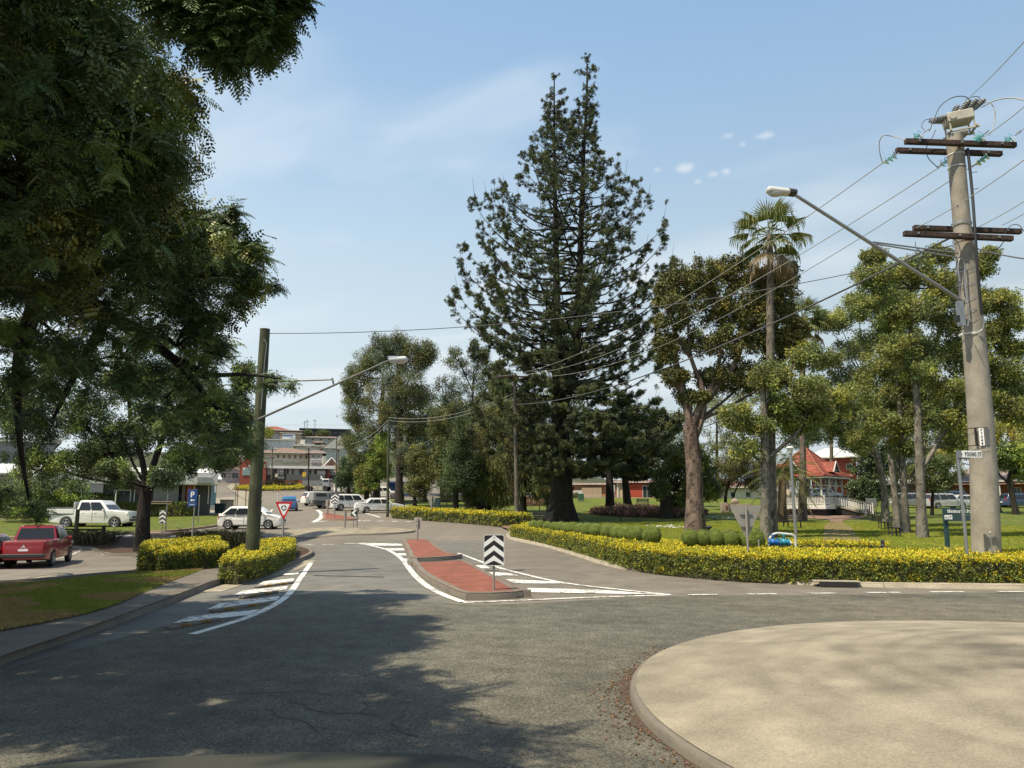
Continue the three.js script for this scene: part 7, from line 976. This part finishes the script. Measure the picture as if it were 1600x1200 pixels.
// brick hall with white roof at the far roundabout
house('brick_hall', 'long brick building with white skillion roof and striped windows at the far roundabout', { x0: 412, x1: 513, yb: 757, yt: 731, d: 150, dp: 12, wall: mat([.12, .085, .075], .9, { map: T.mottle }), more: (t, u, P, w, h) => {
  const r = part('roof', (() => { const g = roofGeo('shed', w, 12, 6 * u, .8); g.translate(0, h + .1, 0); return g; })(), M.roofWhite, t); part('fascia', box(w + 1.8, .5, .1, .1, h + .05, .86), M.roofWhite, r);
  for (const [x, w2] of [[422, 6], [435, 4], [440.5, 5], [453, 4], [462.5, 8], [477, 9], [487, 4]]) { const p = P(x, 737.5); part('blind', box(w2 * u, 10 * u, .1, p.x, p.y, .03), mat([.42, .4, .34], .8), t); } for (const [x, w2] of [[417, 3.5], [429, 4.5], [447, 4], [457.5, 3], [469, 3.5], [483, 3.5]]) { const p = P(x, 737.5); part('window', box(w2 * u, 10 * u, .1, p.x, p.y, .03), M.houseGlass, t); }
  { const p = P(440, 735); const q = part('notice', box(5 * u, 5.5 * u, .06, p.x, p.y, .1), M.signWhite, t); part('print', box(3 * u, 3 * u, .02, p.x, p.y, .14), M.greyBack, q); }
  const fz = 2; for (let i = 0; i < 30; i++) { const p = P(449 + i * 1.9, 746.5); part('fence_sheet', box(1.86 * u, 9.5 * u, .05, p.x, p.y, fz + (i % 2) * .03), M.fence, t); } const b = P(477, 754); part('brick_base', box(62 * u, 5.5 * u, .3, b.x, b.y, 1.95), M.brick, t); for (const [x, y, w2, h2, m] of [[433, 744, 4, 5, M.cream], [440, 747, 9, 4, M.steel], [500, 746.5, 2.5, 5, M.signWhite]]) { const p = P(x, y, fz + .12); part('notice', box(w2 * u, h2 * u, .04, p.x, p.y, p.z), m, t); }
  for (const [x, w2, h2] of [[511, 3, 24]]) { const p = P(x, 744); part('brick_pier', box(w2 * u, h2 * u, .4, p.x, p.y, .25), M.brick, t); } const s = P(500, 738); part('signboard', box(13 * u, 6 * u, .06, s.x, s.y, .1), M.pale, t);
} });
house('brick_end', 'red brick block with glass-brick window at the left end of the white-roofed building', { x0: 375, x1: 414, yb: 756, yt: 723, d: 146, dp: 10, wall: M.brick, roof: ['flat', 1.4, M.brick, .02], gutter: false, more: (t, u, P) => { const p = P(387, 737), gl = mat([.16, .28, .26], .2); part('window_frame', box(19 * u, 12 * u, .1, P(388.5, 737).x, p.y, .03), M.trimWhite, t); for (let i = 0; i < 6; i++) for (let j = 0; j < 4; j++) { if (i === 0 && j === 3) continue; const q = P(380.8 + i * 3.05, 741.6 - j * 3.05); part('glass_brick', box(2.4 * u, 2.4 * u, .12, q.x, q.y, .05), gl, t); } const w2 = P(393, 728.5); part('window', box(11 * u, 5 * u, .1, w2.x, w2.y, .03), M.trimWhite, t); const q = P(411.5, 728); part('sign_panel', box(2 * u, 6 * u, .06, q.x, q.y, .05), M.cream, t); } });
house('hotel', 'cream two-storey hotel with a brown hip roof behind the white-roofed building', { x0: 407, x1: 489, yb: 728, yt: 708, d: 176, dp: 14, wall: M.cream, roof: ['hip', 10.5, M.roofBrown, .9], win: row(6, 434.5, 477, 713.5, 3, 5.5).concat([[412, 713, 4, 6, 1]]), wm: M.brickOrange, more: (t, u, P) => { const p = P(460, 720); part('band', box(60 * u, .5 * u, .3, p.x, p.y, .1), M.pale, t); for (const x of [445, 452, 463]) { const q = P(x, 722); part('awning', box(5 * u, 2.5 * u, .5, q.x, q.y, .2), M.trimWhite, t); } } });
house('hotel_wing', 'grey verandah wing at the right end of the cream hotel', { x0: 484, x1: 503, yb: 730, yt: 708, d: 172, dp: 10, wall: M.roofGrey, roof: ['hip', 6, M.roofBrown, .8], win: [[489, 713, 4, 5, 1], [497, 713, 4, 5, 1]], more: (t, u, P) => { for (let i = 0; i < 9; i++) { const q = P(485 + i * 2.1, 721); part('baluster', box(.12, 5 * u, .1, q.x, q.y, .9), M.trimWhite, t); } const q = P(493.5, 718); part('rail', box(18 * u, .2, .15, q.x, q.y, .9), M.trimWhite, t); } });
house('great_hall', 'big pale weatherboard hall with steep gable and roof lantern on the hill', { x0: 505, x1: 553, yb: 735, yt: 701, d: 205, dp: 34, turn: .32, wall: mat([.66, .67, .58], .85, { map: T.mottle }), roof: ['front', 20, M.roofBrown, .5], gm: M.pale, more: (t, u, P) => { const p = P(515, 702); part('vent', new THREE.CylinderGeometry(.6, .6, .2, 16).rotateX(Math.PI / 2).translate(p.x, p.y, .1), M.trimWhite, t); part('gable_face', (() => { const g = flat([[-24 * u, 0], [24 * u, 0], [0, 19 * u]], [], .1); g.translate(0, 34 * u + .12, .45); return g; })(), mat([.66, .67, .58], .85, { map: T.mottle }), t); } });
house('hall_aisle', 'pale low-pitched side roof of the big hall with white skylights', { x0: 462, x1: 515, yb: 712, yt: 697, d: 212, dp: 26, wall: M.pale, roof: ['shed', 12, M.roofGrey, .6], more: (t, u, P, w, h) => { for (const [x, z, w2] of [[470, -6, 7], [486, -4, 9], [478, -14, 6], [496, -18, 9]]) { const p = P(x, 0); part('skylight', box(w2 * u, .15, 2.6, p.x, h + .35 + 12 * u * (-z / 26), z, 0).rotateX(0), M.roofWhite, t); } const l = P(497, 690); part('lantern', box(13 * u, 6 * u, 3, l.x, l.y - .2, -12), M.pale, t); for (const dx of [-4, -1, 2]) part('lantern_window', box(2.2 * u, 3.4 * u, .1, l.x + dx * u, l.y, -10.45), M.houseGlass, t); part('lantern_roof', roofGeo('hip', 17 * u, 5, 3.4 * u, .4).translate(l.x, l.y + 3 * u, -9.5), M.roofBrown, t); part('chimney', box(7 * u, 12 * u, 2, P(472, 690).x, P(472, 690).y, -8), M.pale, t); } });
house('white_shed', 'long white-walled low building below the tan sign wall', { x0: 414, x1: 460, yb: 702, yt: 687.5, d: 222, dp: 14, wall: mat([.68, .7, .66], .8, { map: T.mottle }), roof: ['shed', 2, M.roofWhite, .3], more: (t, u, P) => { const p = P(409, 692); part('side_wall', box(10 * u, 16 * u, 8, p.x, p.y, -3), M.roofGrey, t); for (const x of [424, 436, 448]) part('wall_joint', box(.1, 13 * u, .05, P(x, 0).x, P(0, 695).y, .02), M.roofGrey, t); } });
house('tan_building', 'tan brick wall with a white signboard below the red roof', { x0: 438, x1: 470, yb: 692, yt: 677, d: 244, dp: 12, wall: M.tan, roof: ['flat', .8, M.roofBrown, .3], more: (t, u, P) => { const p = P(451, 682.5); const s = part('signboard', box(19.5 * u, 8 * u, .2, p.x, p.y, .15), M.signWhite, t); part('print', box(15 * u, 1.6 * u, .03, p.x - .3, p.y + 1.4 * u, .27), M.signBlue, s); part('print', box(8 * u, .9 * u, .03, p.x + 1, p.y - 1.6 * u, .27), M.greyBack, s); } });
house('red_roof_building', 'tall building with a broad red hip roof at the top left of the hill', { x0: 400, x1: 462, yb: 692, yt: 673, d: 258, dp: 24, wall: mat([.55, .5, .46], .85), roof: ['hip', 7, M.roofPink, 2], win: row(7, 412, 456, 676, 2.2, 4).map(w => [...w]), more: (t, u, P, w, h) => { part('upper_roof', roofGeo('hip', 40 * u, 16, 9 * u, 1).translate(-4 * u, h + 4 * u, -6), M.roofRed, t); } });
house('dark_building', 'long dark flat-roofed building on top of the hill', { x0: 471, x1: 545, yb: 681, yt: 671.5, d: 292, dp: 20, wall: M.darkClad, roof: ['flat', 1.2, M.darkClad, .6], gm: M.darkClad, wm: M.darkClad, win: row(9, 480, 538, 676, 5, 4), more: (t, u, P, w, h) => { part('roof_deck', box(w * .7, 1.2 * u, 12, w * .1, h + 1.9 * u, -9), M.darkClad, t); } });
house('brown_roof_building', 'low building with a long brown roof below the dark building', { x0: 466, x1: 550, yb: 690, yt: 684, d: 262, dp: 16, wall: M.pale, roof: ['hip', 5, M.roofBrown, .8], win: row(6, 476, 540, 687, 4, 3) });
house('small_house', 'small brick house with a steep white-edged gable beside the hall', { x0: 506, x1: 529, yb: 738, yt: 729, d: 164, dp: 12, wall: M.brickOrange, roof: ['front', 13, M.roofPink, .5], more: (t, u, P) => { part('gable_face', flat([[-11.5 * u, 0], [11.5 * u, 0], [0, 12 * u]], [], .08).translate(0, 9 * u + .1, .42), M.brickOrange, t); for (const s of [-1, 1]) part('barge_board', rod(V(s * 12.3 * u, 9 * u, .56), V(0, 22 * u + .1, .56), .13, .13, 6), M.trimWhite, t); part('window', box(3 * u, 2 * u, .1, 0, 13 * u, .5), M.houseGlass, t); } });
house('white_house', 'white wall with dark gate right of the brick building', { x0: 512, x1: 540, yb: 760, yt: 738, d: 158, dp: 8, wall: M.white2, roof: ['flat', 1, M.roofWhite, .2], more: (t, u, P) => { for (let i = 0; i < 5; i++) { const p = P(514 + i * 2.4, 750); part('gate_board', box(2.2 * u, 15 * u, .06, p.x, p.y, .05), i < 3 ? M.brick : M.fence, t); } } });
house('grey_shop', 'grey and white shops on the left before the brick block', { x0: 338, x1: 376, yb: 757, yt: 715, d: 152, dp: 14, wall: mat([.48, .48, .46], .85, { map: T.mottle }), roof: ['flat', 1.5, M.roofGrey, .2], win: [[349, 743, 9, 9, 2], [366, 743, 10, 10, 2]], more: (t, u, P) => { const p = P(350, 722); part('awning', box(24 * u, 5 * u, 1.2, p.x, p.y, .7), M.navy || M.darkClad, t); const s = P(366, 728); part('wall_panel', box(12 * u, 12 * u, .1, s.x, s.y, .05), M.cream, t); const q = P(384, 720), r = part('red_sign', box(10 * u, 8 * u, .3, q.x, q.y, -1), M.signRed, t); part('emblem', new THREE.CylinderGeometry(1.4 * u, 1.4 * u, .1, 14).rotateX(Math.PI / 2).translate(q.x + 1.5 * u, q.y, -.8), M.trimWhite, r); } });
house('white_block', 'tall pale block behind the shops on the left', { x0: 300, x1: 372, yb: 735, yt: 690, d: 178, dp: 16, wall: M.white2, roof: ['flat', 1.2, M.roofGrey, .2], win: row(4, 318, 362, 705, 7, 7) });
// the white shop on the left with black lettering
house('corner_shop', 'white-fronted shop with black lettering and brick piers behind the dark tree', { x0: 168, x1: 322, yb: 803, yt: 757, d: 68, dp: 7, wall: mat([.1, .1, .1], .8, { map: T.mottle }), more: (t, u, P, w, h) => {
  const p = P(205, 748); part('fascia', box(250 * u, 18 * u, .5, p.x, p.y, 1.0), M.trimWhite, t); part('roof', roofGeo('shed', 250 * u, 7, 22 * u, .4).translate(p.x, h + 9 * u, 0), M.roofWhite, t); part('soffit', box(250 * u, .1, 1.6, p.x, h - .02, .4), M.pale, t);
  const a = text('place', 9.2 * u, fontR, .05); a.computeBoundingBox(); a.translate(P(270.5, 0).x - a.boundingBox.max.x, P(0, 749).y + .1, 1.26); part('lettering', a, M.signBlack, t);
  for (const [x, w2, m] of [[289, 7.5, M.brick], [296, 4, M.brickOrange], [281, 5, mat([.17, .12, .1], .9, { map: T.mottle })]]) { const q = P(x, 780); part('brick_pier', box(w2 * u, 46 * u, .5, q.x, q.y, .6), m, t); }
  { const s = new THREE.Shape(); const x0 = P(238, 0).x, x1 = P(274, 0).x, yy = P(0, 788).y, top = P(0, 758).y; s.moveTo(x0 - .0, P(0, 803).y); s.lineTo(x1, P(0, 803).y); s.lineTo(x1, top); s.lineTo(x0, top); const hh = new THREE.Path(); const cx = P(251, 0).x, r = 17 * u; hh.moveTo(cx - r, P(0, 802.5).y); hh.lineTo(cx - r, P(0, 782).y); hh.absarc(cx, P(0, 782).y, r, Math.PI, 0, true); hh.lineTo(cx + r, P(0, 802.5).y); s.holes.push(hh); part('arch_wall', uvm(new THREE.ExtrudeGeometry(s, { depth: .3, bevelEnabled: false })).translate(0, 0, .3), mat([.26, .25, .23], .85, { map: T.mottle }), t); const q = P(262, 773); part('poster', box(11 * u, 10 * u, .05, q.x, q.y, .1), mat([.4, .34, .42], .6), t); const b = P(250, 787); part('timber_seat', box(32 * u, 1.6 * u, .4, b.x, b.y + 3 * u, .9), M.tan, t); part('timber_seat', box(32 * u, 1.6 * u, .4, b.x, b.y, .9), M.tan, t); part('purple_sign', box(8 * u, 5 * u, .05, q.x + 1, q.y - 2 * u, .16), mat([.1, .06, .2], .5), t); }
  for (const [x, w2] of [[195, 24], [222, 22]]) { const q = P(x, 782); const f = part('window_frame', box(w2 * u, 32 * u, .1, q.x, q.y, .06), M.trimWhite, t); part('pane', box(w2 * u - .16, 32 * u - .16, .1, q.x, q.y, .08), M.houseGlass, f); } const d = P(187, 783); part('downpipe', rod(V(d.x, 0, 1.1), V(d.x, h, 1.1), .06, .06, 8), M.trimWhite, t);
  { const q = P(310, 751); part('entry_roof', box(22 * u, 9 * u, 2, q.x, q.y, 1), mat([.36, .38, .36], .7, { map: T.mottle }), t); for (const x of [318, 323, 327]) { const c = P(x, 0); part('verandah_post', box(1.3 * u, 30 * u, 1.3 * u, c.x, 30 * u, .4 - (x - 318) * .25), M.trimWhite, t); } }
} });
house('blue_shop', 'pale shop side wall with a blue lower panel behind the corner shop', { x0: 318, x1: 336, yb: 796, yt: 738, d: 84, dp: 12, wall: mat([.55, .58, .55], .8, { map: T.mottle }), roof: ['flat', 1, M.roofGrey, .1], more: (t, u, P) => { const p = P(330, 769); part('blue_panel', box(9 * u, 40 * u, .1, p.x, p.y, .06), M.teal, t); const q = P(334, 755); part('trim', box(2 * u, 30 * u, .1, q.x, q.y, .13), M.trimWhite, t); } });
house('left_building', 'long pale grey building with white roof half hidden by foliage at the left edge', { x0: -60, x1: 160, yb: 806, yt: 742, d: 82, dp: 20, wall: mat([.4, .4, .38], .85, { map: T.mottle }), roof: ['shed', 28, M.roofWhite, .6], win: [[5, 785, 14, 16, 2], [60, 775, 26, 14, 3], [120, 775, 26, 14, 3]] });
house('dark_roof_building', 'building with a flat grey roof edge high behind the left foliage', { x0: -60, x1: 70, yb: 745, yt: 690, d: 104, dp: 20, wall: mat([.3, .32, .34], .8, { map: T.mottle }), roof: ['flat', 4, M.roofGrey, .8] });
// behind the park
house('brick_shop', 'orange-brown brick shop behind the dark pines', { x0: 898, x1: 948, yb: 783, yt: 757, d: 118, dp: 12, wall: M.brickOrange, roof: ['flat', 1.5, M.roofPink, .4], win: [[930, 768, 10, 10, 2]], more: (t, u, P) => { for (let i = 0; i < 9; i++) { const p = P(911 + i * 3.4, 771); part('fence_paling', box(3.1 * u, 17 * u, .06, p.x, p.y, .7), M.tan, t); } const q = P(903, 774); part('low_wall', box(14 * u, 15 * u, .2, q.x, q.y, .8), M.pale, t); } });
house('red_shop', 'shop with a bright red wall and white framed windows behind the dark pines', { x0: 962, x1: 1030, yb: 784, yt: 754, d: 116, dp: 12, wall: M.brick, roof: ['flat', 2, M.roofPink, .4], win: [[1011, 770, 14, 22, 2], [1025, 770, 8, 22, 1]], more: (t, u, P) => { const p = P(994, 769); part('red_wall', box(20 * u, 26 * u, .1, p.x, p.y, .05), mat([.45, .07, .035], .8, { map: T.mottle }), t); const q = P(972, 767); part('tan_wall', box(16 * u, 28 * u, .1, q.x, q.y, .05), M.tan, t); for (const x of [966, 976]) part('pier', box(2.4 * u, 29 * u, .3, P(x, 0).x, P(0, 768).y, .1), M.pale, t); } });
house('long_shed', 'long low white-roofed building behind the weeping trees', { x0: 700, x1: 822, yb: 779, yt: 760, d: 124, dp: 12, wall: mat([.22, .2, .18], .9, { map: T.mottle }), roof: ['shed', 3, M.roofWhite, .6], win: row(7, 740, 815, 770, 7, 8) });
house('brick_house', 'brick house with a pale pitched roof behind the giant pine', { x0: 845, x1: 900, yb: 781, yt: 760, d: 126, dp: 14, wall: M.brick, roof: ['hip', 12, M.roofGrey, .6], win: row(3, 855, 890, 769, 6, 8) });
house('blue_shed', 'dark blue wall between the gum trunks', { x0: 606, x1: 648, yb: 780, yt: 755, d: 116, dp: 8, wall: M.blueWall, roof: ['flat', 1, M.blueWall, .2], gm: M.blueWall, win: [[640, 766, 6, 6, 1]] });
house('cream_house', 'pale wall behind the bushy tree and memorial', { x0: 1090, x1: 1180, yb: 787, yt: 762, d: 112, dp: 12, wall: M.pale, roof: ['hip', 14, M.roofPink, .6], win: row(4, 1100, 1168, 773, 8, 9) });
house('white_roof_house', 'two-storey brick house with white roof rising behind the bandstand', { x0: 1272, x1: 1338, yb: 778, yt: 716, d: 116, dp: 14, wall: M.brick, roof: ['hip', 19, M.roofWhite, 1], win: row(3, 1282, 1328, 730, 9, 9, 2).concat(row(3, 1282, 1328, 758, 9, 10, 2)), more: (t, u, P) => { const p = P(1300, 745); part('verandah_roof', box(62 * u, 3 * u, 2, p.x, p.y, 1), M.roofWhite, t); } });
house('red_brick_building', 'long red brick building with grey-pink roof behind the parked cars on the right', { x0: 1440, x1: 1640, yb: 785, yt: 753, d: 112, dp: 16, wall: mat([.36, .13, .085], .9, { map: T.mottle }), roof: ['hip', 24, mat([.42, .33, .29], .8, { map: T.tile }), .8], win: row(5, 1470, 1620, 768, 11, 11, 2), more: (t, u, P) => { const p = P(1540, 757); part('verandah_roof', box(190 * u, 1.6 * u, 2.4, p.x, p.y, 1.2), M.roofPink, t); for (let i = 0; i < 6; i++) part('verandah_post', box(.14, 28 * u, .14, P(1458 + i * 34, 0).x, 14 * u, 2.2), M.trimWhite, t); } });
house('grey_house', 'grey house wall behind the pale trunk clump', { x0: 1352, x1: 1440, yb: 785, yt: 757, d: 118, dp: 12, wall: mat([.3, .27, .24], .9, { map: T.mottle }), roof: ['hip', 16, M.roofGrey, .6], win: row(4, 1364, 1430, 770, 9, 9, 2) });

// ---------------------------------------------------------------- bandstand
{
  const d = 70, u = unit(760, d), c = gd(1264, d + 2.5, .15), yaw = -.78, t = thing('bandstand', 'white timber bandstand with red tiled bell-shaped roof, gablets and balustrade in the park', 'bandstand', c, yaw), S = 4.9, hs = S / 2, dk = .72, ev = 3.4 - .05, ap = 6.05;
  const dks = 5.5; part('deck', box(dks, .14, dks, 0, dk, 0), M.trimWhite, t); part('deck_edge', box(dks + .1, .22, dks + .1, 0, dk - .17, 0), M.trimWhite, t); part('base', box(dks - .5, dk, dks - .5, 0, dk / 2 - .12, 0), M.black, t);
  // roof: four concave faces made of overlapping tile courses
  const n = 15, prof2 = k => [lerp(hs + .55, .08, k), ev + (ap - ev) * (k < .22 ? k * .5 : .11 + (k - .22) / .78 * .89)];
  for (let s = 0; s < 4; s++) { const face = new THREE.Group(); face.name = 'roof_face'; face.rotation.y = s * Math.PI / 2; t.add(face);
    for (let i = 0; i < n; i++) { const [r0, y0] = prof2(i / n), [r1, y1] = prof2((i + 1) / n), lip = .05; const pos = [-r0, y0 + lip, r0, r0, y0 + lip, r0, r1, y1 + .01, r1, -r0, y0 + lip, r0, r1, y1 + .01, r1, -r1, y1 + .01, r1, -r0, y0 - .02, r0, r0, y0 - .02, r0, r0, y0 + lip, r0, -r0, y0 - .02, r0, r0, y0 + lip, r0, -r0, y0 + lip, r0]; const g = new THREE.BufferGeometry(); g.setAttribute('position', new THREE.Float32BufferAttribute(pos, 3)); g.computeVertexNormals(); part('tile_course', uvm(g), i % 3 === 0 ? M.roofRed : ROOF2[i % 2], face); }
    const hp = many(9, (_, i) => { const [r, y] = prof2(i / 8); return V(r, y + .07, r); }); part('hip_tile', taper(hp, [.085, .085], 7, 16), ROOF2[2], face); }
  part('finial', lathe([[0, 0], [.14, 0], [.1, .12], [.04, .2], [0, .34]], 10).translate(0, ap, 0), ROOF2[2], t);
  for (let s = 0; s < 4; s++) { // small gables on each face
    const gb = new THREE.Group(); gb.name = 'gablet'; gb.rotation.y = s * Math.PI / 2; t.add(gb); const z = hs + .35, w = .72, y0 = ev + .42, h = .95; const pos = [-w, y0, z, 0, y0 + h, z, 0, y0 + h, z - 2, -w, y0, z, 0, y0 + h, z - 2, -w, y0, z - 1.2, w, y0, z, 0, y0 + h, z - 2, 0, y0 + h, z, w, y0, z, w, y0, z - 1.2, 0, y0 + h, z - 2]; const g = new THREE.BufferGeometry(); g.setAttribute('position', new THREE.Float32BufferAttribute(pos, 3)); g.computeVertexNormals(); part('gablet_roof', uvm(g), M.roofRed, gb); part('gablet_face', flat([[-w + .1, y0], [w - .1, y0], [0, y0 + h - .12]], [], .04).translate(0, 0, z - .12), M.black, gb); for (const q of [-1, 1]) part('barge_board', rod(V(q * w, y0 - .02, z + .03), V(0, y0 + h + .02, z + .03), .06, .06, 6), M.trimWhite, gb); part('gablet_fretwork', merge([box(.05, .6, .04, 0, y0 + .3, z - .05), box(.6, .05, .04, 0, y0 + .15, z - .05)]), M.trimWhite, gb); }
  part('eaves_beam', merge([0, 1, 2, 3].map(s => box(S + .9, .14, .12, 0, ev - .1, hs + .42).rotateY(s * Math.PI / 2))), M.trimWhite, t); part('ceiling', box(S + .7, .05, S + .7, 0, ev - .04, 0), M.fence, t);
  for (let s = 0; s < 4; s++) for (const x of [-hs + .15, -hs / 3, hs / 3]) { const g = box(.13, ev - dk, .13, x, (ev + dk) / 2, hs - .15).rotateY(s * Math.PI / 2); part('post', g, M.trimWhite, t); }
  for (let s = 0; s < 4; s++) { for (let i = 0; i < 22; i++) part('frieze_bar', box(.035, .62, .03, -hs + .3 + i * (S - .6) / 21, ev - .48, hs - .15).rotateY(s * Math.PI / 2), i % 4 === 0 ? M.trimWhite : M.fence, t); part('frieze_rail', box(S - .3, .06, .05, 0, ev - .8, hs - .15).rotateY(s * Math.PI / 2), M.trimWhite, t);
    const b = dks / 2 - .1; part('hand_rail', box(dks - .1, .07, .09, 0, dk + .82, b).rotateY(s * Math.PI / 2), M.fence, t); part('bottom_rail', box(dks - .1, .06, .05, 0, dk + .16, b).rotateY(s * Math.PI / 2), M.trimWhite, t); for (let i = 0; i < 36; i++) part('baluster', box(.09, .62, .025, -dks / 2 + .15 + i * (dks - .3) / 35, dk + .49, b).rotateY(s * Math.PI / 2), M.trimWhite, t); for (const x of [-dks / 2 + .1, 0]) part('rail_post', box(.11, 1, .11, x, dk + .45, b).rotateY(s * Math.PI / 2), M.trimWhite, t); }
  // ramp with black-capped rails on the right side
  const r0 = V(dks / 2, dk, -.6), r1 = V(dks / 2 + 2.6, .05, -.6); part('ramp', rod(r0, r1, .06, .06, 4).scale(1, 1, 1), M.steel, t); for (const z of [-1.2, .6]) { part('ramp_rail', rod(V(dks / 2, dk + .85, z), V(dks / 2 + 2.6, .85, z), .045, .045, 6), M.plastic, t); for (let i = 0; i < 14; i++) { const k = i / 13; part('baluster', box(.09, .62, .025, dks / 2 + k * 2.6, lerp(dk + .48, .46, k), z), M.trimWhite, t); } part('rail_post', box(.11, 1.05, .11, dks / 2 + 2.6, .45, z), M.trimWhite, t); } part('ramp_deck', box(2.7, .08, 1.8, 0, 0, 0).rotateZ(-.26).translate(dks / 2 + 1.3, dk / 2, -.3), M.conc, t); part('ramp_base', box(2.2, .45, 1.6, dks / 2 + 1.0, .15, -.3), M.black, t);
  const sb = V(-1.1, 2.1, hs - .05); part('signboard', box(.95, .75, .05, sb.x, sb.y, sb.z), M.cream, t);
}

const renderer = new THREE.WebGLRenderer({ antialias: true });
renderer.toneMapping = THREE.LinearToneMapping; renderer.toneMappingExposure = EXPOSURE; renderer.shadowMap.enabled = true;
renderer.render(scene, camera);
